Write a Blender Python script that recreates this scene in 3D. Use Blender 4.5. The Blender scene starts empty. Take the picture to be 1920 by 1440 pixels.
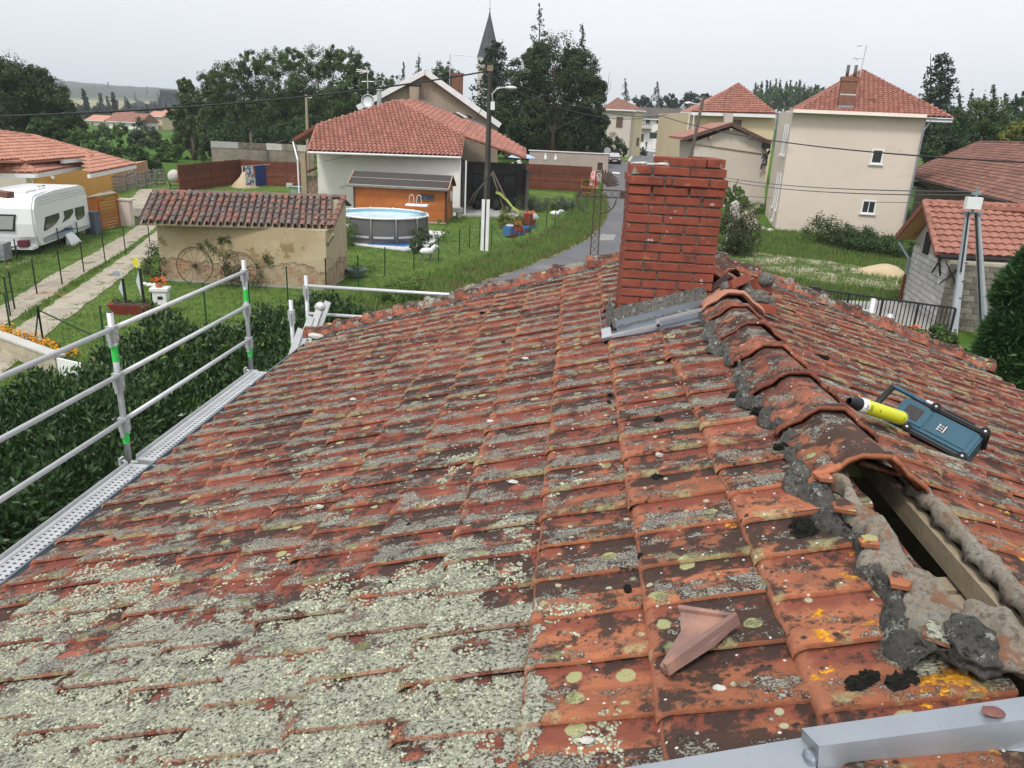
import bpy, bmesh, math, random
import numpy as np
from mathutils import Matrix, Vector
random.seed(7); RNG = np.random.default_rng(11)
R = math.radians
sc = bpy.context.scene
COL = sc.collection

# ------------------------------------------------------------------ camera, world, sun, exposure
H = 5.8                                   # eye height above the village ground
YAW, PITCH, ROLL, FPX = R(3.8), R(18.9), R(2.7), 1420.0
_f = Vector((-math.sin(YAW)*math.cos(PITCH), math.cos(YAW)*math.cos(PITCH), -math.sin(PITCH)))
_r = Vector((math.cos(YAW), math.sin(YAW), 0)); _u = _r.cross(_f)
_r2 = _r*math.cos(ROLL)+_u*math.sin(ROLL); _u2 = -_r*math.sin(ROLL)+_u*math.cos(ROLL)
cd = bpy.data.cameras.new('camera'); cam = bpy.data.objects.new('camera', cd); COL.objects.link(cam)
cd.sensor_width = 36; cd.lens = FPX/1920*36; cd.clip_start = .05; cd.clip_end = 20000
m = Matrix((_r2, _u2, -_f)).transposed().to_4x4(); m.translation = (0, 0, H); cam.matrix_world = m
sc.camera = cam
w = bpy.data.worlds.new('World'); sc.world = w; w.use_nodes = True
nt = w.node_tree; nt.nodes.clear()
SUN_EL, SUN_AZ = R(56), R(200)            # azimuth clockwise from +Y
sky = nt.nodes.new('ShaderNodeTexSky'); sky.sky_type = 'NISHITA'; sky.sun_disc = False
sky.sun_elevation = SUN_EL; sky.sun_rotation = SUN_AZ; sky.dust_density = 6; sky.air_density = 1.5
hsv = nt.nodes.new('ShaderNodeHueSaturation'); hsv.inputs['Saturation'].default_value = .25
b1 = nt.nodes.new('ShaderNodeBackground'); b1.inputs[1].default_value = .05
b2 = nt.nodes.new('ShaderNodeBackground'); b2.inputs[1].default_value = .66
tc = nt.nodes.new('ShaderNodeTexCoord'); nz = nt.nodes.new('ShaderNodeTexNoise'); nz.inputs['Scale'].default_value = 1.6
nz.inputs['Detail'].default_value = 4
rp = nt.nodes.new('ShaderNodeValToRGB'); rp.color_ramp.elements[0].position = .3; rp.color_ramp.elements[1].position = .7
rp.color_ramp.elements[0].color = (.80, .845, .92, 1); rp.color_ramp.elements[1].color = (.93, .95, .985, 1)
ad = nt.nodes.new('ShaderNodeAddShader'); out = nt.nodes.new('ShaderNodeOutputWorld')
L = nt.links.new
L(sky.outputs[0], hsv.inputs['Color']); L(hsv.outputs[0], b1.inputs[0]); L(tc.outputs['Generated'], nz.inputs['Vector'])
L(nz.outputs[0], rp.inputs[0]); L(rp.outputs[0], b2.inputs[0]); L(b1.outputs[0], ad.inputs[0]); L(b2.outputs[0], ad.inputs[1]); L(ad.outputs[0], out.inputs[0])
sd = bpy.data.lights.new('sun', 'SUN'); sd.energy = 1.5; sd.angle = R(10); sd.color = (1, .965, .91)
so = bpy.data.objects.new('sun', sd); COL.objects.link(so)
sdir = Vector((math.sin(SUN_AZ)*math.cos(SUN_EL), math.cos(SUN_AZ)*math.cos(SUN_EL), math.sin(SUN_EL)))
so.rotation_euler = sdir.to_track_quat('Z', 'Y').to_euler(); so.location = (0, 0, 60)
vs = sc.view_settings; vs.view_transform = 'Standard'; vs.look = 'None'; vs.gamma = 1; vs.use_curve_mapping = False; vs.exposure = 0.42

# ------------------------------------------------------------------ surveying helpers (photo direction -> place in the world)
def ss(a, b, x):
    t = min(1, max(0, (x-a)/(b-a))); return t*t*(3-2*t)
def T(x, y):                              # height of the village ground
    z = 1.7*ss(50, 105, y)*ss(-45, -15, x)
    r = math.hypot(x, y)
    if r > 260:
        z += ss(600, 2600, r)*(58+6*math.sin(x*.0035+1)+4*math.sin(x*.011)) + 10*ss(260, 420, r)*ss(40, 160, x)
    return z
def ray(px, py):
    return _f + _r2*((px-960)/FPX) + _u2*((720-py)/FPX)
EYE = Vector((0, 0, H))
def gp(px, py, dz=0):
    z = 0; d = ray(px, py)
    for i in range(40):
        P = EYE + d*((z-H)/d.z); z = .5*z+.5*(T(P.x, P.y)+dz)
    return Vector((P.x, P.y, z))
def atY(px, py, Y):
    d = ray(px, py); return EYE + d*(Y/d.y)
def atZ(px, py, z):
    d = ray(px, py); return EYE + d*((z-H)/d.z)
def onwall(A, B, px, py):                 # vertical plane through A and B
    n = Vector((-(B.y-A.y), B.x-A.x, 0)); d = ray(px, py); return EYE + d*((A-EYE).dot(n)/d.dot(n))
class Plane:
    def __init__(s, P, n): s.P, s.n = Vector(P), Vector(n).normalized()
    def at(s, px, py): d = ray(px, py); return EYE + d*((s.P-EYE).dot(s.n)/d.dot(s.n))
def eave_plane(a, b, z, slope):           # roof plane whose eave runs through two sighted points at height z, rising away
    A, B = atZ(*a, z) if not isinstance(a, Vector) else a, atZ(*b, z) if not isinstance(b, Vector) else b
    ex = (B-A).normalized(); up = Vector((-ex.y, ex.x, 0)).normalized()
    if up.dot(A-EYE) < 0: up = -up
    eu = (up+Vector((0, 0, slope))).normalized()
    p = Plane(A, ex.cross(eu)); p.A, p.B, p.ex, p.eu = A, B, ex, eu
    if p.n.z < 0: p.n = -p.n
    return p
# ------------------------------------------------------------------ object helpers
def root(name, label, cat, loc=(0, 0, 0), group=None, kind=None):
    o = bpy.data.objects.new(name, None); COL.objects.link(o); o.location = loc; o.empty_display_size = .2
    o['label'] = label; o['category'] = cat
    if group: o['group'] = group
    if kind: o['kind'] = kind
    return o
def tag(o, label=None, cat=None, group=None, kind=None):
    for k, v in (('label', label), ('category', cat), ('group', group), ('kind', kind)):
        if v: o[k] = v
    return o
def wl(o):
    p = Vector(o.location)
    while o.parent: o = o.parent; p += Vector(o.location)
    return p
def mk(name, V, F, mt, parent=None, smooth=False, org=None):
    me = bpy.data.meshes.new(name)
    V = np.asarray([tuple(v) for v in V] if not isinstance(V, np.ndarray) else V, dtype=np.float64)
    o = bpy.data.objects.new(name, me)
    if parent is not None: V = V-np.array(wl(parent)); o.parent = parent
    if org is not None: V = V-np.array(org); o.location = org
    if isinstance(F, np.ndarray):
        k = F.shape[1]; me.vertices.add(len(V)); me.vertices.foreach_set('co', V.ravel())
        me.loops.add(F.size); me.loops.foreach_set('vertex_index', F.ravel().astype(np.int32))
        me.polygons.add(len(F)); me.polygons.foreach_set('loop_start', np.arange(0, F.size, k, dtype=np.int32))
        me.update(calc_edges=True); me.validate()
    else: me.from_pydata(V.tolist(), [], F)
    if smooth: me.polygons.foreach_set('use_smooth', [True]*len(me.polygons))
    if mt: me.materials.append(mt)
    me.update(); COL.objects.link(o); return o
class MB:
    def __init__(s, M=None): s.v, s.f, s.M = [], [], M
    def add(s, V, F):
        b = len(s.v)
        for p in V:
            p = Vector(p); s.v.append(s.M @ p if s.M else p)
        s.f += [tuple(i+b for i in f) for f in F]; return s
    def box(s, x0, x1, y0, y1, z0, z1, j=0):
        V = [(x, y, z) for z in (z0, z1) for x, y in ((x0, y0), (x1, y0), (x1, y1), (x0, y1))]
        if j: V = [tuple(c+random.uniform(-j, j) for c in p) for p in V]
        return s.add(V, [(3, 2, 1, 0), (4, 5, 6, 7), (0, 1, 5, 4), (1, 2, 6, 5), (2, 3, 7, 6), (3, 0, 4, 7)])
    def hexa(s, b, t):                     # four bottom, four top points
        return s.add(list(b)+list(t), [(3, 2, 1, 0), (4, 5, 6, 7), (0, 1, 5, 4), (1, 2, 6, 5), (2, 3, 7, 6), (3, 0, 4, 7)])
    def bar(s, a, b, w, h, up=Vector((0, 0, 1))):
        a, b = Vector(a), Vector(b); d = (b-a).normalized(); x = d.cross(up)
        if x.length < 1e-4: x = d.cross(Vector((0, 1, 0)))
        x.normalize(); y = x.cross(d); q = [x*(-w/2)+y*(-h/2), x*(w/2)+y*(-h/2), x*(w/2)+y*(h/2), x*(-w/2)+y*(h/2)]
        return s.hexa([a+i for i in q], [b+i for i in q])
    def tube(s, a, b, r, n=10, r2=None, cap=True):
        return s.path([a, b], r, n, r2, cap)
    def path(s, pts, r, n=8, r2=None, cap=True):
        pts = [Vector(p) for p in pts]; k = len(pts); V = []; F = []; ref = None
        for i, p in enumerate(pts):
            d = (pts[min(i+1, k-1)]-pts[max(i-1, 0)]).normalized()
            x = d.cross(Vector((0, 0, 1))) if ref is None else ref-d*ref.dot(d)
            if x.length < 1e-3: x = d.cross(Vector((0, 1, 0)))
            x.normalize(); ref = x; y = d.cross(x)
            rr = r if r2 is None else r+(r2-r)*i/(k-1)
            if isinstance(r, (list, tuple)): rr = r[i]
            V += [p+x*(rr*math.cos(2*math.pi*j/n))+y*(rr*math.sin(2*math.pi*j/n)) for j in range(n)]
        for i in range(k-1):
            F += [(i*n+j, i*n+(j+1) % n, (i+1)*n+(j+1) % n, (i+1)*n+j) for j in range(n)]
        if cap: F += [tuple(range(n))[::-1], tuple(range((k-1)*n, k*n))]
        return s.add(V, F)
    def prism(s, pts, d):                  # planar outline pushed along d
        n = len(pts); d = Vector(d); P = [Vector(p) for p in pts]
        return s.add(P+[p+d for p in P], [tuple(range(n))[::-1], tuple(range(n, 2*n))]+[(i, (i+1) % n, n+(i+1) % n, n+i) for i in range(n)])
    def lathe(s, prof, c=(0, 0, 0), n=24, a0=0, a1=2*math.pi):
        c = Vector(c); V = []; full = abs(a1-a0-2*math.pi) < 1e-6; m_ = n if full else n+1
        for r, z in prof: V += [c+Vector((r*math.cos(a0+(a1-a0)*j/n), r*math.sin(a0+(a1-a0)*j/n), z)) for j in range(m_)]
        F = [(i*m_+j, i*m_+(j+1) % m_, (i+1)*m_+(j+1) % m_, (i+1)*m_+j) for i in range(len(prof)-1) for j in range(m_ if full else m_-1)]
        return s.add(V, F)
    def blob(s, c, r, seed=0, sub=2, amp=.25, sq=(1, 1, 1), fr=1.6):
        bm = bmesh.new(); bmesh.ops.create_icosphere(bm, subdivisions=sub, radius=1); rs = np.random.default_rng(seed)
        ph = rs.uniform(0, 6.28, (4, 3)); V = []
        for v in bm.verts:
            p = v.co; k = 1+amp*sum(math.sin(p.x*fr*(i+1)+ph[i][0])*math.sin(p.y*fr*(i+1)+ph[i][1])+math.sin(p.z*fr*(i+1)+ph[i][2])*.6 for i in range(3))/3
            V.append(Vector(c)+Vector((p.x*sq[0], p.y*sq[1], p.z*sq[2]))*(r*k))
        F = [tuple(v.index for v in f.verts) for f in bm.faces]; bm.free(); return s.add(V, F)
    def build(s, name, mt, parent=None, smooth=False, org=None): return mk(name, s.v, s.f, mt, parent, smooth, org)
def frame(P, Q):                           # local x from P to Q, y away, z up
    x = (Q-P); x.z = 0; x.normalize(); y = Vector((-x.y, x.x, 0))
    M_ = Matrix((x, y, Vector((0, 0, 1)))).transposed().to_4x4(); M_.translation = P; return M_
def rotframe(P, az=0, tilt=(0, 0)):
    return Matrix.Translation(P) @ Matrix.Rotation(az, 4, 'Z') @ Matrix.Rotation(tilt[0], 4, 'X') @ Matrix.Rotation(tilt[1], 4, 'Y')
def copy_thing(o, loc, label=None, rotz=None, parent=None):
    c = o.copy(); COL.objects.link(c); c.parent = parent
    if parent is None:
        c.location = loc
        if rotz is not None: c.rotation_euler.z = rotz
        if label: c['label'] = label
    for ch in o.children: copy_thing(ch, None, parent=c)
    return c

# ------------------------------------------------------------------ materials
def newmat(name):
    mt = bpy.data.materials.new(name); mt.use_nodes = True; t = mt.node_tree; t.nodes.clear()
    o = t.nodes.new('ShaderNodeOutputMaterial'); p = t.nodes.new('ShaderNodeBsdfPrincipled'); t.links.new(p.outputs[0], o.inputs[0])
    return mt, t, p
class NB:                                  # tiny node builder
    def __init__(s, t): s.t = t; s.geo = t.nodes.new('ShaderNodeNewGeometry'); s.pos = s.geo.outputs['Position']
    def n(s, typ, **k):
        x = s.t.nodes.new(typ)
        for a, b in k.items(): setattr(x, a, b)
        return x
    def l(s, a, b): s.t.links.new(a, b)
    def val(s, sock, v):
        if hasattr(v, 'node'): s.l(v, sock)
        else: sock.default_value = v
    def math(s, op, a, b=0, c=None, clamp=False):
        x = s.n('ShaderNodeMath', operation=op, use_clamp=clamp); s.val(x.inputs[0], a); s.val(x.inputs[1], b)
        if c is not None: s.val(x.inputs[2], c)
        return x.outputs[0]
    def scale(s, vec, k, off=(0, 0, 0)):
        x = s.n('ShaderNodeMapping'); s.l(vec, x.inputs[0]); x.inputs['Scale'].default_value = k if isinstance(k, (tuple, list)) else (k, k, k)
        x.inputs['Location'].default_value = off; return x.outputs[0]
    def noise(s, sc_, off=(0, 0, 0), detail=5, rough=.6, dist=0, vec=None):
        x = s.n('ShaderNodeTexNoise'); s.l(s.scale(vec or s.pos, sc_, off), x.inputs['Vector']); x.inputs['Scale'].default_value = 1
        x.inputs['Detail'].default_value = detail; x.inputs['Roughness'].default_value = rough; x.inputs['Distortion'].default_value = dist
        return x.outputs[0]
    def vor(s, sc_, off=(0, 0, 0), rnd=1, feat='F1'):
        x = s.n('ShaderNodeTexVoronoi', feature=feat); s.l(s.scale(s.pos, sc_, off), x.inputs['Vector']); x.inputs['Scale'].default_value = 1
        x.inputs['Randomness'].default_value = rnd; return x
    def sm(s, v, a, b):
        x = s.n('ShaderNodeMapRange', interpolation_type='SMOOTHSTEP'); s.val(x.inputs[0], v)
        x.inputs[1].default_value = a; x.inputs[2].default_value = b; return x.outputs[0]
    def mix(s, f, a, b):
        x = s.n('ShaderNodeMix', data_type='RGBA'); s.val(x.inputs[0], f)
        for so_, v in ((x.inputs[6], a), (x.inputs[7], b)):
            if hasattr(v, 'node'): s.l(v, so_)
            else: so_.default_value = (*v, 1)
        return x.outputs[2]
    def hsvv(s, col, v):
        x = s.n('ShaderNodeHueSaturation'); s.val(x.inputs['Value'], v); s.l(col, x.inputs['Color']); return x.outputs[0]
    def bump(s, p, h, st, d=.01):
        x = s.n('ShaderNodeBump'); x.inputs['Strength'].default_value = st; x.inputs['Distance'].default_value = d
        s.l(h, x.inputs['Height']); s.l(x.outputs[0], p.inputs['Normal'])
def pm(name, c1, c2=None, sc_=2.0, rough=.8, bump=.25, bs=None, bd=.01, metal=0, spots=(), rnd=0, isl=0, spec=.35, alpha=None, stripe=None, detail=6):
    """noise-mixed paint/plaster/metal; spots = (colour, scale, lo, hi[, squash]); rnd / isl = brightness spread per object / per piece"""
    mt, t, p = newmat(name); b = NB(t); c2 = c2 or tuple(x*.75 for x in c1)
    col = b.mix(b.sm(b.noise(sc_, detail=detail), .3, .7), c1, c2)
    for i, sp in enumerate(spots):
        k = sp[1] if len(sp) < 5 else tuple(sp[1]*q for q in sp[4])
        col = b.mix(b.sm(b.noise(k, (i*7.3+3, i*3.1, i*5.7), detail=7, rough=.65), sp[2], sp[3]), col, sp[0])
    if rnd:
        oi = b.n('ShaderNodeObjectInfo'); col = b.hsvv(col, b.math('MULTIPLY_ADD', oi.outputs['Random'], 2*rnd, 1-rnd))
    if isl: col = b.hsvv(col, b.math('MULTIPLY_ADD', b.geo.outputs['Random Per Island'], 2*isl, 1-isl))
    b.l(col, p.inputs['Base Color']); p.inputs['Roughness'].default_value = rough; p.inputs['Metallic'].default_value = metal
    p.inputs['Specular IOR Level'].default_value = spec
    if bump: b.bump(p, b.noise(bs or sc_*8, detail=5), bump, bd)
    return mt
def leafmat(name, c1, c2, c3, sc_=.5, rough=.55, tr=.25, isl=.35):
    mt, t, p = newmat(name); b = NB(t)
    col = b.mix(b.sm(b.noise(sc_, detail=4), .35, .65), c1, c2)
    col = b.mix(b.sm(b.geo.outputs['Random Per Island'], .72, 1), col, c3)
    r2 = b.n('ShaderNodeMath', operation='FRACT'); b.l(b.math('MULTIPLY', b.geo.outputs['Random Per Island'], 7.77), r2.inputs[0])
    col = b.hsvv(col, b.math('MULTIPLY_ADD', r2.outputs[0], 2*isl, 1-isl))
    b.l(col, p.inputs['Base Color']); p.inputs['Roughness'].default_value = rough; p.inputs['Specular IOR Level'].default_value = .3
    tl = b.n('ShaderNodeBsdfTranslucent'); b.l(col, tl.inputs[0]); mx = b.n('ShaderNodeMixShader'); mx.inputs[0].default_value = tr
    o = [x for x in t.nodes if x.type == 'OUTPUT_MATERIAL'][0]
    b.l(p.outputs[0], mx.inputs[1]); b.l(tl.outputs[0], mx.inputs[2]); b.l(mx.outputs[0], o.inputs[0]); return mt
def glassmat(name, c=(.03, .035, .04), rough=.08):
    mt, t, p = newmat(name); p.inputs['Base Color'].default_value = (*c, 1); p.inputs['Roughness'].default_value = rough
    p.inputs['Specular IOR Level'].default_value = .7; return mt

CLAY = pm('terracotta', (.42, .16, .09), (.33, .10, .06), 6, isl=.25, bump=.3, bs=60, spots=(((.10, .06, .05), 3, .55, .7),))
CLAYP = pm('pink terracotta', (.36, .160, .118), (.28, .118, .088), 3, isl=.16, bump=.2, bs=60, spots=(((.2, .10, .08), 1.2, .58, .75),))
CLAYN = pm('new orange terracotta', (.46, .225, .155), (.39, .18, .125), 3, isl=.14, bump=.2, bs=60)
CLAYB = pm('brown old terracotta', (.215, .10, .07), (.155, .072, .055), 1.2, isl=.3, bump=.3, bs=30, spots=(((.34, .15, .09), .9, .55, .68), ((.09, .05, .04), 2.5, .58, .7)))
WHITE = pm('white render', (.80, .78, .75), (.74, .72, .69), .8, bump=.15, bs=40, spots=(((.45, .43, .40), .5, .6, .85),))
CREAM = pm('cream render', (.64, .55, .475), (.60, .515, .44), .35, bump=.15, bs=50, spots=(((.44, .37, .30), .25, .58, .8, (1, 1, 2)),))
CREAM2 = pm('yellowish render', (.60, .50, .33), (.55, .45, .29), .5, bump=.15, bs=50)
CREAM3 = pm('pale grey pink render', (.55, .49, .43), (.50, .44, .385), .6, bump=.15, bs=40, spots=(((.36, .31, .27), .8, .62, .8, (1, 1, .4)),))
BEIGE = pm('old beige cement render', (.33, .27, .20), (.27, .215, .16), .7, bump=.25, bs=20, spots=(((.16, .13, .105), .6, .5, .75, (1, 1, .35)),))
ORANGE = pm('ochre render', (.66, .35, .10), (.60, .31, .09), .6, bump=.15, bs=50)
SALMON = pm('salmon render', (.52, .28, .17), (.47, .25, .15), .6, bump=.15, bs=50)
PVC = pm('white pvc', (.75, .75, .74), (.68, .68, .68), 2, rough=.4, bump=0)
ZINC = pm('weathered zinc', (.30, .33, .37), (.24, .27, .31), 5, rough=.42, metal=.55, bump=.06, bs=30, spots=(((.42, .45, .48), 4, .55, .8), ((.16, .17, .19), 9, .62, .75)))
ALU = pm('galvanised steel', (.55, .56, .57), (.46, .47, .49), 9, rough=.45, metal=.5, bump=.05, spots=(((.32, .33, .35), 14, .6, .75),))
ALUW = pm('bright aluminium', (.66, .665, .67), (.58, .585, .59), 6, rough=.4, metal=.4, bump=.03)
GREENT = pm('green marking tape', (.05, .62, .10), (.05, .52, .09), 20, rough=.4, bump=0)
WOODG = pm('grey old wood', (.36, .29, .20), (.25, .20, .14), 8, bump=.4, bs=40, spots=(((.30, .25, .17), 12, .5, .7, (1, .1, 1)),))
WOODB = pm('brown fence wood', (.155, .05, .028), (.115, .038, .022), 2, bump=.3, bs=20, isl=.22)
WOODO = pm('orange stained wood', (.42, .135, .03), (.33, .10, .022), 1.4, bump=.25, bs=14, isl=.10, rough=.6, spots=(((.25, .07, .015), 3, .6, .72, (1, 1, 3)),))
WOODL = pm('light soffit wood', (.48, .27, .12), (.40, .22, .10), 2, bump=.2, bs=14)
DARK = pm('painted interior shade', (.012, .011, .010), (.018, .016, .014), 1, bump=0)  # near-black colour stands in for the shade inside openings and hollows
DGREY = pm('dark grey with painted veranda shade', (.07, .065, .06), (.045, .042, .04), .8, bump=.1)  # dark grey; on the veranda walls it paints in their shade
BLACK = pm('black plastic', (.014, .014, .016), (.02, .02, .022), 12, rough=.5, bump=.05)
BLKM = pm('black painted iron', (.012, .013, .015), (.02, .021, .024), 12, rough=.5, bump=.05)
RUST = pm('rusty brown iron', (.075, .045, .032), (.05, .032, .025), 9, rough=.75, bump=.3, spots=(((.13, .06, .03), 12, .6, .75),))
CONC = pm('grey concrete', (.36, .36, .345), (.30, .30, .285), 1.5, bump=.25, bs=30, spots=(((.20, .195, .185), 1.2, .58, .75),))
CONCL = pm('pale concrete', (.50, .485, .45), (.44, .425, .39), 1.5, bump=.25, bs=30, spots=(((.30, .28, .25), 1.5, .6, .78),))
FELT = pm('dark roofing felt', (.062, .056, .052), (.05, .046, .043), 6, rough=.95, bump=.4, bs=90)
ASPH = pm('asphalt', (.135, .135, .14), (.105, .105, .112), .35, bump=.3, bs=90, bd=.01, spots=(((.20, .195, .19), .22, .55, .72), ((.08, .08, .085), .5, .62, .7)))
PATCH = pm('darker asphalt patch', (.075, .075, .08), (.06, .06, .065), .9, bump=.3, bs=90)
GRAVEL = pm('pale gravel', (.42, .37, .29), (.33, .285, .22), 1.6, bump=.6, bs=40, bd=.03, spots=(((.10, .14, .04), 1.6, .57, .64), ((.55, .50, .42), 6, .58, .7)))
SANDM = pm('beige sand', (.50, .39, .25), (.43, .33, .21), .9, bump=.3, bs=30, spots=(((.33, .25, .17), 2.5, .6, .75),))
PAINTW = pm('white road paint', (.7, .7, .68), (.55, .55, .54), 4, bump=.1)
GLASS = glassmat('dark window glass'); GLASSL = glassmat('pale curtained glass', (.30, .31, .31), .3)
BRICKO = pm('old brown brick', (.19, .085, .055), (.14, .065, .045), 6, bump=.4, bs=30, spots=(((.30, .25, .2), 9, .58, .7),))
BARK = pm('bark', (.10, .075, .055), (.065, .05, .038), 3, bump=.6, bs=14, bd=.05)
BARKR = pm('reddish bark', (.16, .065, .042), (.10, .045, .032), 2, bump=.6, bs=10, bd=.05, spots=(((.26, .17, .12), 3, .6, .7, (1, 1, .2)),))
WIRE = pm('black cable', (.02, .02, .02), (.03, .03, .03), 3, bump=0, rough=.6)
WIREG = pm('grey cable', (.10, .10, .10), (.08, .08, .08), 3, bump=0, rough=.6)
MOSSB = pm('black moss', (.010, .010, .008), (.022, .022, .016), 60, rough=1, bump=1, bs=260, bd=.02)
def mortar_mat(name, a, c_, dk):
    mt, t, p = newmat(name); b = NB(t)
    col = b.mix(b.sm(b.noise(7, detail=8, rough=.7), .35, .65), a, c_)
    col = b.mix(b.sm(b.noise(55, (3, 1, 2), detail=8, rough=.8), .50, .60), col, dk)
    col = b.mix(b.sm(b.noise(22, (9, 1, 2), detail=12, rough=.8), .555, .60), col, (.50, .51, .47)); col = b.mix(b.sm(b.noise(9, (2, 5, 2), detail=9, rough=.75), .66, .69), col, (.50, .22, .02))
    if name[0] == 'p': col = b.mix(b.sm(b.noise(6, (2, 9, 2), detail=8, rough=.7), .56, .62), col, (.42, .22, .13))
    b.l(col, p.inputs['Base Color']); p.inputs['Roughness'].default_value = .95; b.bump(p, b.noise(60, detail=8, rough=.8), 1, .03); return mt
MORTD = mortar_mat('dark lichened mortar', (.19, .18, .16), (.09, .085, .075), (.022, .021, .019))
MORTL = mortar_mat('pale mortar', (.55, .49, .40), (.44, .37, .28), (.24, .20, .16))
MORTG = mortar_mat('grey granular mortar', (.24, .225, .20), (.18, .17, .155), (.06, .058, .052))
# ================================================================== THE TILED HOUSE WE STAND ON
SL, CO, SI = .325, math.cos(math.atan(.325)), math.sin(math.atan(.325))
AX, AZ = 1.03, 4.73                        # apex line of the roof planes
def LP(x, y, o=0): return Vector((x-SI*o, y, AZ-SL*(AX-x)+CO*o))
def RP(x, y, o=0): return Vector((x+SI*o, y, AZ-SL*(x-AX)+CO*o))
def yverge(x): return 7.43-.055*x
def roof_tile_mat():
    mt, t, p = newmat('lichened roof tile clay'); b = NB(t); P = b.pos
    sx = b.n('ShaderNodeSeparateXYZ'); b.l(P, sx.inputs[0]); X, Y = sx.outputs[0], sx.outputs[1]
    sn = b.n('ShaderNodeSeparateXYZ'); b.l(b.geo.outputs['Normal'], sn.inputs[0])
    top = b.sm(b.math('ADD', sn.outputs[2], b.math('MULTIPLY', b.math('SUBTRACT', b.noise(18, detail=4), .5), .5)), .55, .75)
    # one shade per tile
    cell = b.n('ShaderNodeCombineXYZ')
    b.l(b.math('FLOOR', b.math('MULTIPLY', b.math('SUBTRACT', X, .606), 1/.3214)), cell.inputs[0])
    b.l(b.math('FLOOR', b.math('MULTIPLY', b.math('SUBTRACT', Y, .13), 1/.206)), cell.inputs[1])
    wn = b.n('ShaderNodeTexWhiteNoise', noise_dimensions='2D'); b.l(cell.outputs[0], wn.inputs['Vector']); rnd = wn.outputs['Value']
    rnd2 = b.math('FRACT', b.math('MULTIPLY', rnd, 17.3))
    at = b.n('ShaderNodeAttribute', attribute_name='tuv'); sv = b.n('ShaderNodeSeparateXYZ'); b.l(at.outputs['Vector'], sv.inputs[0]); tu, tv, ok = sv.outputs
    wob = b.math('MULTIPLY', b.math('SUBTRACT', b.noise(11, (3, 7, 1), detail=6, rough=.7), .5), .7)
    band = b.math('MULTIPLY', b.sm(b.math('ADD', tv, wob), .60, .80), ok)
    edge = b.math('MULTIPLY', b.math('MULTIPLY', b.sm(b.math('ADD', tv, b.math('MULTIPLY', wob, .35)), .26, .14), b.sm(b.noise(7, (9, 3, 3), detail=8, rough=.65), .53, .60)), ok)
    nose = b.math('MULTIPLY', b.sm(b.math('ADD', tu, b.math('MULTIPLY', wob, .3)), .13, .05), ok)
    lu = b.math('MULTIPLY', b.math('SUBTRACT', tu, .58), 3.6); lv = b.math('MULTIPLY', b.math('SUBTRACT', tv, .58), 9); lens = b.math('MULTIPLY', b.sm(b.math('ADD', b.math('ADD', b.math('MULTIPLY', lu, lu), b.math('MULTIPLY', lv, lv)), b.math('MULTIPLY', wob, 2)), 1.1, .6), ok)
    bare = b.math('MAXIMUM', b.math('MAXIMUM', band, nose), lens)
    far = b.sm(Y, 2.0, 4.2)
    c = b.mix(b.sm(b.noise(8, detail=8), .35, .65), (.37, .135, .078), (.28, .085, .05))
    c = b.mix(b.math('MULTIPLY', b.sm(b.noise(5, (4, 9, 1), detail=6), .42, .58), .85), c, (.165, .050, .038))
    c = b.mix(b.math('MULTIPLY', b.sm(b.noise(30, (2, 3, 1), detail=6, rough=.7), .55, .66), .5), c, (.44, .22, .15))
    nf = b.math('MULTIPLY', b.sm(X, -.12, .05), b.sm(Y, 3.4, 2.0)); c = b.mix(b.math('MULTIPLY', nf, .6), c, b.mix(b.noise(12, detail=6), (.50, .205, .09), (.33, .11, .058)))
    c = b.hsvv(c, b.math('MULTIPLY_ADD', rnd, .36, .80))
    c = b.mix(b.math('MULTIPLY', band, .75), c, (.175, .048, .036)); c = b.mix(b.math('MULTIPLY', nose, .7), c, (.38, .15, .085))
    # soot and algae staining
    soot = b.math('MULTIPLY', b.sm(b.math('ADD', b.noise(9, (7, 2, 5), detail=12, rough=.72), b.math('MULTIPLY', b.math('SUBTRACT', rnd2, .5), .16)), .470, .55), .90)
    c = b.mix(b.math('MULTIPLY', soot, b.math('MULTIPLY_ADD', top, .8, .2)), c, (.038, .029, .025))
    v = b.vor(34, (3, 3, 3)); dots = b.math('MULTIPLY', b.sm(v.outputs['Distance'], .34, .22), b.sm(b.noise(6, (5, 5, 1)), .50, .60))
    c = b.mix(dots, c, (.035, .030, .026))
    # granular grey-green crust
    gn = b.noise(8.5, (1, 8, 3), detail=14, rough=.78); g0 = b.math('ADD', gn, b.math('MULTIPLY', b.math('SUBTRACT', b.math('FRACT', b.math('MULTIPLY', rnd, 5.1)), .5), .10))
    grain = b.noise(150, (0, 0, 2), detail=3, rough=.7)
    g0 = b.math('SUBTRACT', g0, b.math('ADD', b.math('MULTIPLY', bare, .13), b.math('ADD', b.math('MULTIPLY', nf, .05), b.math('MULTIPLY', b.math('SUBTRACT', 1, ok), .06))))
    gm = b.math('MULTIPLY', b.sm(b.math('ADD', g0, b.math('MULTIPLY', b.math('SUBTRACT', grain, .5), .32)), .455, .50), top)
    gc = b.mix(b.sm(grain, .40, .60), (.11, .095, .08), (.50, .485, .41))
    c = b.mix(b.math('MULTIPLY', gm, .85), c, gc)
    # thick pale crust at the lower left of the slope, and round colonies elsewhere
    wv = b.math('ADD', Y, b.math('MULTIPLY', b.math('SUBTRACT', b.noise(2.2, (3, 0, 0), detail=8, rough=.6), .5), 2.6))
    wv = b.math('ADD', wv, b.math('MULTIPLY', b.math('MAXIMUM', b.math('ADD', X, b.math('MULTIPLY_ADD', b.noise(6, detail=6), .5, -.20)), 0), 9))
    W = b.sm(wv, 2.35, 2.25)
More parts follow.
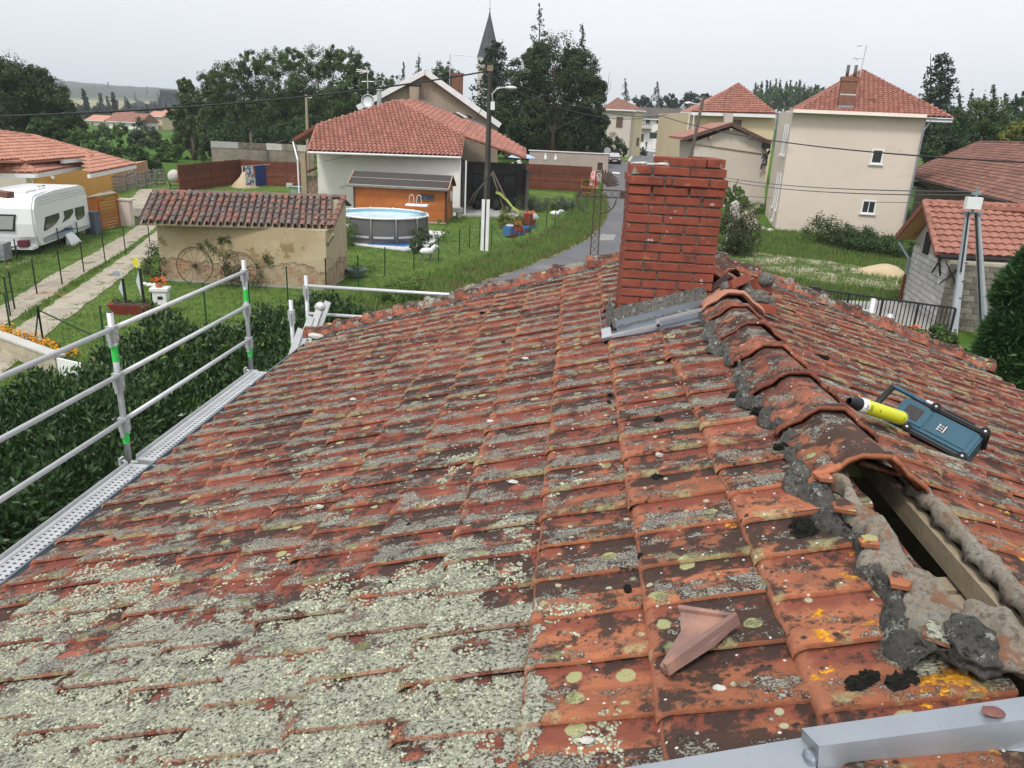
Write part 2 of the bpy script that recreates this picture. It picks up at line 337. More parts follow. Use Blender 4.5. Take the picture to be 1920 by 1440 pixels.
    vc = b.vor(2.6, (1.5, 4, 0)); vcc = b.n('ShaderNodeSeparateXYZ'); b.l(vc.outputs['Color'], vcc.inputs[0])
    dd = b.math('ADD', vc.outputs['Distance'], b.math('MULTIPLY', b.math('SUBTRACT', b.noise(12, detail=8, rough=.7), .5), .45))
    W2 = b.math('MULTIPLY', b.sm(dd, .27, .20), b.sm(vcc.outputs[0], .62, .64))
    WW = b.math('MULTIPLY', b.math('MAXIMUM', W, W2), b.sm(b.math('SUBTRACT', b.noise(10, (6, 1, 8), detail=12, rough=.72), b.math('MULTIPLY', bare, .045)), .405, .43))
    WW = b.math('MULTIPLY', WW, b.math('MULTIPLY_ADD', top, .8, .2))
    fine = b.noise(85, (5, 5, 5), detail=4, rough=.65)
    hc = b.mix(b.sm(fine, .40, .49), (.12, .11, .075), (.60, .60, .475)); hc = b.mix(b.sm(fine, .53, .64), hc, (.74, .74, .60))  # shade of the crevices between grains is put into the colour
    c = b.mix(b.math('MULTIPLY', edge, .6), c, b.mix(b.sm(b.noise(60, (1, 1, 1), detail=4), .4, .6), (.27, .25, .12), (.40, .40, .21)))
    c = b.mix(WW, c, hc)
    # yellow-green flat discs
    vd = b.vor(9, (2, 6, 0)); vs_ = b.n('ShaderNodeSeparateXYZ'); b.l(vd.outputs['Color'], vs_.inputs[0])
    d2 = b.math('ADD', vd.outputs['Distance'], b.math('MULTIPLY', b.math('SUBTRACT', b.noise(40, detail=4), .5), .16))
    disc = b.math('MULTIPLY', b.math('MULTIPLY', b.sm(d2, .25, .21), b.sm(vs_.outputs[0], .76, .78)), top)
    c = b.mix(b.math('MULTIPLY', disc, .9), c, (.36, .37, .18))
    vd = b.vor(26, (2, 1, 0)); vs_ = b.n('ShaderNodeSeparateXYZ'); b.l(vd.outputs['Color'], vs_.inputs[0])
    disc2 = b.math('MULTIPLY', b.math('MULTIPLY', b.sm(vd.outputs['Distance'], .30, .24), b.sm(vs_.outputs[0], .92, .93)), top)
    c = b.mix(b.math('MULTIPLY', disc2, .8), c, (.44, .46, .30))
    # orange colonies near the ridge
    ow = b.math('MULTIPLY', b.sm(X, .1, .75), b.sm(Y, 3.6, 1.7))
    on = b.noise(6.5, (8, 8, 2), detail=12, rough=.72)
    om = b.math('MULTIPLY', b.sm(b.math('SUBTRACT', on, b.math('MULTIPLY', b.math('SUBTRACT', 1, ow), .16)), .565, .595), top)
    c = b.mix(om, c, b.mix(b.sm(b.noise(90, detail=3), .4, .6), (.50, .20, .012), (.72, .36, .03)))
    v3 = b.vor(75, (1, 1, 1)); s3 = b.n('ShaderNodeSeparateXYZ'); b.l(v3.outputs['Color'], s3.inputs[0])
    wd = b.math('MULTIPLY', b.sm(v3.outputs['Distance'], .36, .28), b.sm(s3.outputs[1], .975, .98))
    c = b.mix(wd, c, (.62, .60, .57))
    b.l(c, p.inputs['Base Color']); p.inputs['Roughness'].default_value = .88; p.inputs['Specular IOR Level'].default_value = .25
    hgt = b.math('ADD', b.math('MULTIPLY', b.noise(60, detail=6, rough=.7), .7), b.math('MULTIPLY', gm, b.math('MULTIPLY', grain, 1.4)))
    hgt = b.math('ADD', hgt, b.math('MULTIPLY', WW, b.math('MULTIPLY_ADD', fine, 4.0, .4)))
    b.bump(p, hgt, 1.0, .010); return mt
TILE = roof_tile_mat()
TL, TW = .405, .216
def tile_mesh(seed, mir, us=(0, .0025, .008, .016, .027, .042, .07, .13, .20, .28, TL), vs_=(0, .003, .010, .020, .034, .055, .085, .12, .16, .19, TW)):
    rs = np.random.default_rng(seed); a, b_ = rs.uniform(-.0025, .0025, 2); V = []; F = []
    def h(u, v):
        z = .030*(1-u/TL)+.004
        z += .021*math.exp(-(max(0, v-.012)/.062)**2)+.004*ss(.13, .21, v)
        if v < .010: z -= .004*(1-v/.010)**2
        if u < .042: q = 1-u/.042; z -= .031*(1-math.sqrt(max(0, 1-q*q)))
        z += .007*math.exp(-((u-.24)/.05)**2-((v-.125)/.016)**2)
        return z+a*math.sin(v*25+seed)+b_*math.sin(u*18+seed*2)+rs.uniform(-.0007, .0007)
    nu, nv = len(us), len(vs_)
    for u in us:
        for v in vs_: V.append((u, v, h(u, v)))
    for i in range(nu-1):
        for j in range(nv-1): F.append((i*nv+j, (i+1)*nv+j, (i+1)*nv+j+1, i*nv+j+1))
    ring = [j for j in range(nv)]+[i*nv+nv-1 for i in range(1, nu)]+[(nu-1)*nv+j for j in range(nv-2, -1, -1)]+[i*nv for i in range(nu-2, 0, -1)]
    o = len(V)
    for k in ring: x, y, z = V[k]; V.append((x, y, z-.0125))
    UV = [(u/TL, v/TW, 1) for u in us for v in vs_]; UV += [UV[k] for k in ring]
    n = len(ring); F += [(ring[i], ring[(i+1) % n], o+(i+1) % n, o+i) for i in range(n)]
    if mir: V = [(-x, y, z) for x, y, z in V]; F = [f[::-1] for f in F]
    return V, F, UV
def set_tuv(me, UV):
    a_ = me.attributes.new('tuv', 'FLOAT_VECTOR', 'POINT'); a_.data.foreach_set('vector', np.array(UV, dtype=np.float32).ravel())
house = root('tiled_roof_house', 'low house under the lichen covered red tile roof that fills the foreground', 'house', (AX, 4, 0))
HX = wl(house)
tmesh = {}
for mir in (0, 1):
    for k in range(6):
        V, F, UV = tile_mesh(k+10*mir, mir); me = bpy.data.meshes.new('roof_tile'); me.from_pydata(V, [], F); me.materials.append(TILE)
        me.polygons.foreach_set('use_smooth', [True]*len(F)); set_tuv(me, UV); tmesh[mir, k] = me, V, F, UV
ang = math.atan(SL); cand = []
for side in (0, 1):
    nose0 = .445
    for k in range(11 if side == 0 else 9):
        u = nose0+.338*k; off = {0: .0, 1: .066, 2: .10}.get(k, random.uniform(-.1, .1)) if side == 0 else random.uniform(-.1, .1)
        for j in range(-4, 36):
            x = AX-u*CO if side == 0 else AX+u*CO
            y = 1.363+off+.206*j
            if y < .55 or y+TW > yverge(x)+.05: continue
            if side == 1 and y < 1.2: continue
            if side == 0 and x > -.25 and y+TW < 1.31: continue
            if side == 0 and x > .25 and y+TW > 4.76 and y < 5.44: continue       # the chimney and its zinc tray stand here
            cand.append((side, u, x, y))
cand.sort(key=lambda c_: math.hypot(c_[2], c_[3]))
rest = {0: MB(), 1: MB()}; ruv = []; near_t = []
for i, (side, u, x, y) in enumerate(cand):
    base = (LP if side == 0 else RP)(x, y, 0)
    rot = Matrix.Rotation(-ang if side == 0 else ang, 4, 'Y')
    slip = random.uniform(-.006, .006); yaw = R(random.uniform(-.8, .8)); lift = random.uniform(0, .004)
    if random.random() < .025: slip -= .03; yaw = R(random.uniform(-3, 3))
    Mx = Matrix.Translation(base) @ rot @ Matrix.Translation((slip*(1 if side == 0 else -1), random.uniform(-.003, .003), lift)) @ Matrix.Rotation(yaw, 4, 'Z') @ Matrix.Rotation(R(random.uniform(-.6, .6)), 4, 'X')
    me, V, F, UV = tmesh[side, random.randrange(6)]
    if side == 1 and u < .5 and y < 2.38: Mx = Mx @ Matrix.Diagonal((.56, 1, 1, 1))
    if side == 0 and y < 3.5: near_t.append((V, F, Mx))
    if i < 300:
        o = bpy.data.objects.new('roof_tile', me); COL.objects.link(o); o.parent = house
        o.matrix_local = Matrix.Translation(-HX) @ Mx
    else: rest[0].M = Mx; rest[0].add(V, F); ruv += UV
rest[0].M = None; o = rest[0].build('far_roof_tiles', TILE, house, True); set_tuv(o.data, ruv); tag(o, kind='stuff')
# raised crust of pale lichen: thousands of small granules sitting on the lower left tiles
from mathutils.bvhtree import BVHTree
from mathutils import noise as mnoise
nb = MB()
for V_, F_, Mx in near_t: nb.M = Mx; nb.add(V_, F_)
bvh = BVHTree.FromPolygons(nb.v, nb.f); GV = []; GF = []; rg = random.Random(2)
for k in range(150000):
    y = 1.25+rg.random()*2.1; x = -2.75+rg.random()*2.95
    w_ = y+1.5*mnoise.fractal(Vector((x*1.7, y*1.7, 3)), 1.0, 2.0, 5)+max(0, x+.12+.2*mnoise.noise(Vector((x*5, y*5, 1))))*9
    col_ = mnoise.fractal(Vector((x*3.1, y*3.1, 9)), 1.0, 2.1, 6)
    if not ((w_ < 2.3 and mnoise.fractal(Vector((x*9, y*9, 4)), 1.0, 2.0, 4) > -.16) or col_ > .46) or mnoise.noise(Vector((x*60, y*60, 7))) < -.12: continue
    hit = bvh.ray_cast(Vector((x, y, 6)), Vector((0, 0, -1)))
    if hit[0] is None or hit[1].z < .55: continue
    p, n = hit[0], hit[1]; r_ = .0020+.0040*rg.random()**1.5; o_ = len(GV); a0 = rg.random()*6.28
    for q in range(5): a_ = a0+q*1.2566; rr = r_*rg.uniform(.7, 1.35); GV.append((p.x+rr*math.cos(a_), p.y+rr*math.sin(a_), p.z+r_*rg.uniform(-.1, .35)))
    GV.append((p.x+rg.uniform(-.4, .4)*r_, p.y+rg.uniform(-.4, .4)*r_, p.z+r_*rg.uniform(.5, 1.2))); GF += [(o_+q, o_+(q+1) % 5, o_+5) for q in range(5)]
LICH = pm('pale lichen granules', (.40, .41, .305), (.25, .26, .185), 22, rough=.95, bump=.5, bs=300, bd=.003, isl=.50)
o = mk('lichen_crust', np.array(GV), np.array(GF), LICH, house, True); tag(o, kind='stuff')
# body of the house: walls, attic floor, roof deck strips
b = MB(); xl, xr, yb, yf = -2.45, 3.85, -3.0, 7.0
for (x0, x1, y0, y1) in ((xl, xl+.25, yb, yf), (xr-.25, xr, yb, yf), (xl+.25, xr-.25, yf-.25, yf)):
    b.box(x0, x1, y0, y1, 0, 3.35)
b.prism([(xl, yf-.25, 3.35), (xr, yf-.25, 3.35), (AX, yf-.25, 4.60)], (0, .22, 0))
b.build('wall', CREAM3, house)
MB().box(xl+.25, xr-.25, yb, yf-.25, 3.2, 3.35).build('attic_floor', WOODG, house)
b = MB()
for (xa, xb_) in ((-2.62, .82),): b.hexa([LP(xa, -3, -.05), LP(xb_, -3, -.05), LP(xb_, 7.3, -.05), LP(xa, 7.3, -.05)], [LP(xa, -3, -.03), LP(xb_, -3, -.03), LP(xb_, 7.3, -.03), LP(xa, 7.3, -.03)])
b.hexa([RP(1.26, -3, -.05), RP(4.0, -3, -.05), RP(4.0, 7.1, -.05), RP(1.26, 7.1, -.05)], [RP(1.26, -3, -.03), RP(4.0, -3, -.03), RP(4.0, 7.1, -.03), RP(1.26, 7.1, -.03)])
b.build('roof_boarding', WOODG, house)
# ridge timbers seen in the gap
b = MB(); b.bar((1.205, -1, 4.625), (1.205, 7, 4.625), .035, .07); b.build('ridge_beam', WOODG, house)
b = MB(); b.bar((1.285, -1, 4.62), (1.285, 7, 4.62), .03, .04); b.build('batten', WOODG, house)
for y in (2.02, 1.93, 1.30, 2.9):
    MB().bar((.80, y, 4.50), (1.23, y+.01, 4.55), .07, .06).build('rafter_stub', WOODG, house)
MB().bar((.7, 1.75, 4.30), (1.30, 1.55, 4.30), .30, .02).build('attic_plank', WOODG, house)
from mathutils import noise as mnoise
# wavy white mortar and tile heads along the right side of the gap
b = MB(); n = 150; V = []; F = []
for i in range(n+1):
    y = 1.15+1.35*i/n; fr = .020*mnoise.fractal(Vector((0, y*16, 0)), 1.0, 2.0, 4); fr2 = .026*mnoise.fractal(Vector((3, y*14, 0)), 1.0, 2.0, 4); wv = .012*abs(math.sin((y-.05)*math.pi/.103))+.004*math.sin(y*31)
    V += [RP(1.195+.3*wv, y, .050+wv*.3), RP(1.208+fr*.4, y, .056+fr*.6), RP(1.235+fr2, y, .050+fr2*.6), RP(1.262+fr2*1.4, y, .030+fr*.6), RP(1.193, y, -.005+wv*2.2), RP(1.23, y, .005)]
for i in range(n):
    o = i*6
    for a_, c_ in ((4, 0), (0, 1), (1, 2), (2, 3), (5, 4)): F.append((o+a_, o+c_, o+6+c_, o+6+a_))
b.add(V, F); b.build('mortar_bed', MORTL, house, True)
# rough mortar strips on both sides of the ridge
from mathutils import noise as mnoise
def rough_strip(fn, x0, x1, y0, y1, h, name, mt, nx=10, seed=0, amp=.012, den=110):
    rs = np.random.default_rng(seed); ny = int((y1-y0)*den); V = []; F = []
    for i in range(ny+1):
        y = y0+(y1-y0)*i/ny; e0 = .03*math.sin(y*7+seed)+.02*math.sin(y*23); e1 = .012*math.sin(y*17+seed)+.012*math.sin(y*5)
        for j in range(nx+1):
            q = j/nx; x = (x0+e0)*(1-q)+(x1+e1)*q
            w4 = 1-(2*q-1)**4; z = h*w4+(amp*3.4*mnoise.fractal(Vector((x*13, y*13, seed)), 1.0, 2.0, 5)+amp*1.6*abs(mnoise.noise(Vector((x*30, y*30, seed+5)))))*(.35+.65*w4)-.006
            V.append(fn(x, y, z+.03))
    for i in range(ny):
        for j in range(nx): a_ = i*(nx+1)+j; F.append((a_, a_+1, a_+nx+2, a_+nx+1))
    return mk(name, V, F, mt, house, True)
rough_strip(LP, .83, .91, 1.45, 4.75, .030, 'dark_mortar', MORTD, 14, 1)
rough_strip(LP, .885, .985, 1.42, 2.36, .046, 'mortar_bed', MORTL, 16, 5, .009)
# broken clay pieces bedded in the mortar
for k in range(9):
    y = 1.5+.1*k; V = []; c0 = LP(.90, y, .075); q = [c0+Vector((random.uniform(.02, .05)*math.cos(t_), random.uniform(.025, .055)*math.sin(t_), random.uniform(-.004, .004))) for t_ in (0.3, 1.3, 2.6, 3.7, 5.1)]
    if k % 2 == 0: MB().prism(q, (-.004, 0, .012)).build('clay_shard', TILE, house)
# ridge caps: angular with flared lips
def ridge_cap(y0, y1, seed, fx=AX, z0=AZ, open_end=False):
    rs = np.random.default_rng(seed); prof = [(-.175, -.02), (-.16, .005), (-.13, .026), (-.10, .042), (-.075, .070), (-.042, .092), (.042, .094), (.075, .07), (.10, .042), (.13, .026), (.16, .005), (.175, -.02)]
    ys = [(0, 1.08, .006), (.02, 1.11, .012), (.05, 1.10, .012), (.075, 1.03, .003), (.12, 1.0, 0), (.35, .99, 0), (.7, .97, -.003), (1.0, .95, -.006)]
    V = []; F = []; n = len(prof); dx = rs.uniform(-.008, .008)
    for q, s, dz in ys:
        y = y0+(y1-y0)*q; 
        for (x, z) in prof: V.append((fx+dx+x*s, y+rs.uniform(-.003, .003), z0+z*s+dz+.012+rs.uniform(-.002, .002)))
    m_ = len(ys)
    for i in range(m_-1):
        for j in range(n-1): F.append((i*n+j, i*n+j+1, (i+1)*n+j+1, (i+1)*n+j))
    o = len(V); V += [(x*1, y, z-.016) for x, y, z in V]
    for i in range(m_-1):
        for j in range(n-1): F.append((o+i*n+j, o+(i+1)*n+j, o+(i+1)*n+j+1, o+i*n+j+1))
    for j in range(n-1): F.append((j, o+j, o+j+1, j+1)); e = (m_-1)*n; F.append((e+j, e+j+1, o+e+j+1, o+e+j))
    for i in range(m_-1): F.append((i*n, (i+1)*n, o+(i+1)*n, o+i*n)); F.append((i*n+n-1, o+i*n+n-1, o+(i+1)*n+n-1, (i+1)*n+n-1))
    return V, F
ys_ = [2.32, 2.76, 3.20, 3.64, 4.08, 4.50]
for i, y in enumerate(ys_):
    V, F = ridge_cap(y, y+.47, i); o = mk('ridge_tile', V, F, TILE, house, True)
    if i == 0: o['label'] = 'ridge tile whose open end faces the gap'
V, F = ridge_cap(5.55, 6.05, 11); mk('ridge_tile', V, F, TILE, house, True); V, F = ridge_cap(6.0, 6.5, 12); mk('ridge_tile', V, F, TILE, house, True)
V, F = ridge_cap(6.45, 6.95, 13); mk('ridge_tile', V, F, TILE, house, True); V, F = ridge_cap(6.9, 7.42, 14); mk('ridge_tile', V, F, TILE, house, True)
# verge tiles along the far gable
def barrel(A, B, r, seed, up=Vector((0, 0, 1)), th=.014, n=9, arc=math.pi, flare=1.15, rough=.004):
    rs = np.random.default_rng(seed); d = (B-A); ln = d.length; d.normalize(); sx_ = d.cross(up).normalized(); uz = sx_.cross(d).normalized(); V = []; F = []
    st = [(0, flare), (.12, flare*.99), (.16, 1.0), (.6, .96), (1, .9)]
    for q, s in st:
        for j in range(n):
            a_ = -arc/2+arc*j/(n-1); rr = r*s+rs.uniform(-rough, rough)
            V.append(A+d*(ln*q)+sx_*(rr*math.sin(a_))+uz*(rr*math.cos(a_)))
    o = len(V)
    for q, s in st:
        for j in range(n):
            a_ = -arc/2+arc*j/(n-1); rr = r*s-th; V.append(A+d*(ln*q)+sx_*(rr*math.sin(a_))+uz*(rr*math.cos(a_)))
    for i in range(len(st)-1):
        for j in range(n-1): F.append((i*n+j, i*n+j+1, (i+1)*n+j+1, (i+1)*n+j)); F.append((o+i*n+j, o+(i+1)*n+j, o+(i+1)*n+j+1, o+i*n+j+1))
    for j in range(n-1): F.append((j, o+j, o+j+1, j+1))
    return V, F
for side in (0, 1):
    fn = LP if side == 0 else RP; N = 11 if side == 0 else 9
    for k in range(N):
        u0 = 3.90-.338*k if side == 0 else 3.16-.338*k; u1 = u0-.40; s_ = -1 if side == 0 else 1
        x0, x1 = AX+s_*u0*CO, AX+s_*u1*CO
        A = fn(x0, yverge(x0)+random.uniform(-.012, .012), .030); B_ = fn(x1, yverge(x1)+random.uniform(-.012, .012), .012)
        V, F = barrel(A, B_, .112, k+side*20, up=Vector((0, .25, 1)), rough=.007); mk('verge_tile', V, F, TILE, house, True)
def rough_verge(fn, xa, xb_, seed):
    rs = np.random.default_rng(seed); n = 90; V = []; F = []
    for i in range(n+1):
        x = xa+(xb_-xa)*i/n
        for j, (dy, o_) in enumerate(((-.135, .02), (-.11, .05), (-.07, .07), (0, .06), (.07, .04), (.085, -.08))):
            V.append(fn(x+rs.uniform(-.008, .008), yverge(x)+dy+rs.uniform(-.012, .012), o_+rs.uniform(-.010, .012)-(.012 if j == 0 else 0)))
    for i in range(n):
        for j in range(5): a_ = i*6+j; F.append((a_, a_+1, a_+7, a_+6))
    return mk('dark_mortar', V, F, MORTD, house, True)
rough_verge(LP, -2.6, .95, 3); rough_verge(RP, 1.1, 3.95, 4)
for k in range(34):                        # crumbling crust and clods sitting along the verge
    side = k % 2; x = random.uniform(-2.5, .3) if side == 0 else random.uniform(1.5, 3.9)
    MB().blob((LP if side == 0 else RP)(x, yverge(x)+random.uniform(.0, .06), .10), random.uniform(.022, .05), k, 2, .5, (1.5, 1, .7), 3).build('verge_crust', TILE if k % 6 else MORTD, house)
MB().hexa([(-2.66, yverge(-2.66)-.02, 3.30), (-2.66, yverge(-2.6)+.06, 3.30), (AX, yverge(AX)+.06, 4.55), (AX, yverge(AX)-.02, 4.55)], [(-2.66, yverge(-2.66)-.02, 3.50), (-2.66, yverge(-2.66)+.06, 3.50), (AX, yverge(AX)+.06, 4.72), (AX, yverge(AX)-.02, 4.72)]).build('verge_board', WOODG, house)
# black moss cushions growing on the tiles
rs = random.Random(5)
for (px, py, r_, q) in ((1622, 1278, .042, 1), (1695, 1272, .036, 1), (1510, 990, .040, 1), (1470, 838, .035, 1), (1585, 985, .02, 1), (1208, 1040, .018, 1), (1175, 1100, .016, 1), (1238, 785, .020, 1), (1142, 738, .014, 1), (1143, 752, .012, 1),
                        (943, 640, .018, 1), (720, 632, .014, 1), (625, 675, .020, 1), (632, 683, .014, 1), (735, 1092, .018, 1), (770, 985, .018, 1), (700, 700, .012, 1), (1235, 890, .02, 1), (1405, 748, .05, 1), (1440, 775, .05, 1), (1380, 742, .04, 1), (855, 612, .02, 1), (815, 622, .018, 1), (905, 585, .02, 1), (1495, 645, .02, 0), (1541, 668, .03, 0)):
    best = None
    for yy in np.linspace(.9, 7.3, 900):   # where this direction meets the slope
        p = atY(px, py, yy); o_ = (p-(LP if q else RP)(p.x, yy, 0)).z
        if best is None or abs(o_-.035) < best[0]: best = (abs(o_-.035), p)
    P = best[1]; b = MB(); k_ = rs.randrange(99)
    for i in range(5): b.blob(P+Vector((rs.uniform(-1, 1)*r_*.7, rs.uniform(-1, 1)*r_*.7, -.006)), r_*rs.uniform(.4, .62), k_+i, 3, .7, (1.1, 1.1, .85), 7)
    b.build('moss_cushion', MOSSB, house)
# zinc gutters
def gutter(xc, zc, y0, y1, r, name, lip):
    b = MB(); prof = [(math.cos(t_)*r, math.sin(t_)*r) for t_ in np.linspace(math.pi, 2*math.pi, 11)]; V = []; F = []; n = len(prof)
    for y in (y0, y1): V += [(xc+x, y, zc+z) for x, z in prof]
    for y in (y0, y1): V += [(xc+x*.96, y, zc+z*.96) for x, z in prof]
    F += [(j, j+1, n+j+1, n+j) for j in range(n-1)]+[(2*n+j, 3*n+j, 3*n+j+1, 2*n+j+1) for j in range(n-1)]
    F += [(j, 2*n+j, 2*n+j+1, j+1) for j in range(n-1)]; F += [(n+j, n+j+1, 3*n+j+1, 3*n+j) for j in range(n-1)]
    b.add(V, F); b.path([(xc+lip*r, y0, zc+.004), (xc+lip*r, y1, zc+.004)], .009, 8); b.prism([(xc+x, y1, zc+z) for x, z in prof], (0, .004, 0))
    g = b.build(name, ZINC, house, True)
    y = y0+.3
    while y < y1:
        MB().box(xc-r*.9 if lip < 0 else xc-r*1.1, xc+r*1.1 if lip < 0 else xc+r*.9, y, y+.022, zc-.004, zc+.003).bar((xc+lip*r*1.06, y+.011, zc+.008), (xc+lip*r*1.0, y+.011, zc-.035), .024, .005).build('gutter_bracket', ZINC, g); y += .52
gutter(-2.72, 3.455, -2.5, yverge(-2.7)+.09, .062, 'gutter', -1); gutter(4.075, 3.70, -1, yverge(4)+.05, .075, 'gutter', 1)
MB().blob(LP(-2.52, 7.38, .07), .06, 4, 2, .3, (1.4, .8, .5)).build('white_mortar_lump', CONCL, house)
# ------------------------------------------------------------------ chimney
BRICK = pm('red chimney brick', (.27, .068, .040), (.19, .048, .032), 9, rnd=.13, bump=.35, bs=70, rough=.85, spots=(((.13, .04, .028), 7, .52, .68), ((.42, .16, .09), 12, .60, .72), ((.45, .40, .34), 16, .64, .70), ((.55, .25, .05), 5, .70, .74)))
CHX, CHY, CHW, CHD = .362, 5.0, .59, .47
chim = MB()
chim.box(CHX+.012, CHX+CHW-.012, CHY+.012, CHY+CHD-.012, 4.2, 5.44); chim.box(CHX+.0, CHX+CHW, CHY+.0, CHY+CHD, 5.475, 5.53); chim.box(CHX+.015, CHX+CHW-.015, CHY+.015, CHY+CHD-.015, 5.44, 5.592)
chim = chim.build('chimney', MORTG, house)
chim['label'] = 'tall red brick chimney stack with broken top'
_bm = {}
def brick(x, y, z, lx, ly, lz=.050, p=None):
    key = (round(lx, 3), round(ly, 3), round(lz, 3), random.randrange(3))
    if key not in _bm:
        bm = bmesh.new(); bmesh.ops.create_cube(bm, size=1)
        for v in bm.verts: v.co.x *= lx; v.co.y *= ly; v.co.z *= lz
        bmesh.ops.bevel(bm, geom=bm.edges[:], offset=.0028, segments=1, affect='EDGES')
        for v in bm.verts: v.co += Vector([random.uniform(-.0012, .0012) for _ in range(3)])
        me = bpy.data.meshes.new('brick'); bm.to_mesh(me); bm.free(); me.materials.append(BRICK); _bm[key] = me
    o = bpy.data.objects.new('brick', _bm[key]); COL.objects.link(o); o.parent = p or chim
    o.location = Vector((x+lx/2, y+ly/2, z+lz/2))+Vector([random.uniform(-.0025, .0025) for _ in range(3)])-wl(p or chim); o.rotation_euler.z = R(random.uniform(-.5, .5)); return o
J = .0125; BL = .22; HB = (CHW-2*BL-2*J)
z = 4.52; k = 0
while z < 5.59:
    out_ = .018 if abs(z-5.48) < .029 else (.006 if abs(z-5.42) < .029 else 0); x0, x1, y0, y1 = CHX-out_, CHX+CHW+out_, CHY-out_, CHY+CHD+out_
    lens = [BL, BL, HB+2*out_] if k % 2 == 0 else [HB+2*out_, BL, BL]
    if out_ > .01: lens = [BL, .036, BL, .11]
    if z > 5.53: lens = [HB, BL, BL]
    x = x0
    for l_ in lens: brick(x, y0, z, l_, .105); x += l_+J
    x = x0
    if z > 4.7 or True:
        y = y0+.105+J; ls = [.105, .22] if k % 2 == 0 else [.22, .105]
        for l_ in ls:
            if y+l_ < y1+.03: brick(x0, y, z, .105, l_); brick(x1-.105, y, z, .105, l_)
            y += l_+J
    z += .0600; k += 1
brick(CHX+.235, CHY+.004, 5.600, .22, .105); brick(CHX+.235+.2325, CHY+.004, 5.600, .11, .105); brick(CHX+.475, CHY+.13, 5.600, .105, .22)
brick(CHX+.17, CHY+.34, 5.600, .22, .105, .04); brick(CHX+.40, CHY+.33, 5.61, .16, .105, .04)
for k in range(7): MB().blob((CHX+.02+.033*k, CHY+random.uniform(.02, .25), 5.600), random.uniform(.018, .03), k, 2, .35, (1.3, 1, .3)).build('mortar_lump', CONCL, chim)
MB().prism([(CHX-.005, CHY-.005, 5.54), (CHX+.045, CHY-.005, 5.54), (CHX+.015, CHY-.01, 5.585)], (0, .06, 0)).build('mortar_lump', MORTL, chim)
# mortar skirt and zinc flashing at the foot
b = MB(); n = 26; V = []; F = []
for i in range(n+1):
    x = CHX-.02+(CHW+.02)*i/n
    for dy, o_ in ((-.002, .16), (-.012, .125), (-.03, .08), (-.055, .035)): V.append(LP(x, CHY+dy+random.uniform(-.004, .004), o_+random.uniform(-.006, .006)))
for i in range(n):
    for j in range(3): a_ = i*4+j; F.append((a_, a_+4, a_+5, a_+1))
b.add(V, F); V = []; F = []
for i in range(n+1):
    y = CHY-.03+(CHD+.03)*i/n
    for dx, o_ in ((.002, .17), (-.010, .12), (-.03, .07), (-.06, .02)): V.append(LP(CHX+dx+random.uniform(-.004, .004), y, o_+random.uniform(-.004, .004)))
for i in range(n):
    for j in range(3): a_ = i*4+j; F.append((a_, a_+1, a_+5, a_+4))
b.add(V, F); b.build('mortar_skirt', MORTG, chim, True)
zf = MB()
x0, x1, yA, yB = CHX-.095, 1.0, CHY-.275, CHY-.045
zf.hexa([LP(x0, yA, .008), LP(x1, yA, .008), LP(x1, yB, .008), LP(x0, yB, .008)], [LP(x0, yA, .012), LP(x1, yA, .012), LP(x1, yB, .012), LP(x0, yB, .012)])
zf.hexa([LP(x0+.10, yB-.004, .008), LP(x1, yB-.004, .008), LP(x1, yB, .008), LP(x0+.10, yB, .008)], [LP(x0+.10, yB-.004, .085), LP(x1, yB-.004, .085), LP(x1, yB, .085), LP(x0+.10, yB, .085)])
zf.hexa([LP(x0, yB-.004, .008), LP(x0+.10, yB-.004, .008), LP(x0+.1, yB+.55, .008), LP(x0, yB+.55, .008)], [LP(x0, yB-.004, .014), LP(x0+.10, yB-.004, .014), LP(x0+.1, yB+.55, .014), LP(x0, yB+.55, .014)])
zf.hexa([LP(x0+.095, yB-.01, .008), LP(x0+.10, yB-.01, .008), LP(x0+.1, yB+.55, .008), LP(x0+.095, yB+.55, .008)], [LP(x0+.095, yB-.01, .10), LP(x0+.10, yB-.01, .10), LP(x0+.1, yB+.55, .10), LP(x0+.095, yB+.55, .10)])
zf.hexa([LP(x0, yA-.02, -.05), LP(x0+.004, yA-.02, -.05), LP(x0+.004, yB+.55, -.03), LP(x0, yB+.55, -.03)], [LP(x0, yA-.02, .05), LP(x0+.004, yA-.02, .05), LP(x0+.004, yB+.55, .05), LP(x0, yB+.55, .05)])
zf.build('zinc_flashing', ZINC, chim)
z2 = MB()                                  # bright folded front strip, stepping up over the second course
def zstrip(xa, xb_, y0, y1, o0, o1): z2.hexa([LP(xa, y0, o0), LP(xb_, y0, o0), LP(xb_, y1, o0), LP(xa, y1, o0)], [LP(xa, y0, o1), LP(xb_, y0, o1), LP(xb_, y1, o1), LP(xa, y1, o1)])
zstrip(x0, .62, yA-.03, yA, .044, .062); zstrip(.60, x1, yA+.03, yA+.065, .060, .074); zstrip(.60, .625, yA-.03, yA+.065, .046, .074); zstrip(x0, x0+.06, yA-.03, yB+.0, .040, .052)
z2.build('zinc_edge_strip', pm('bright zinc edge', (.50, .52, .55), (.42, .44, .47), 8, rough=.35, metal=.4, bump=0), chim)
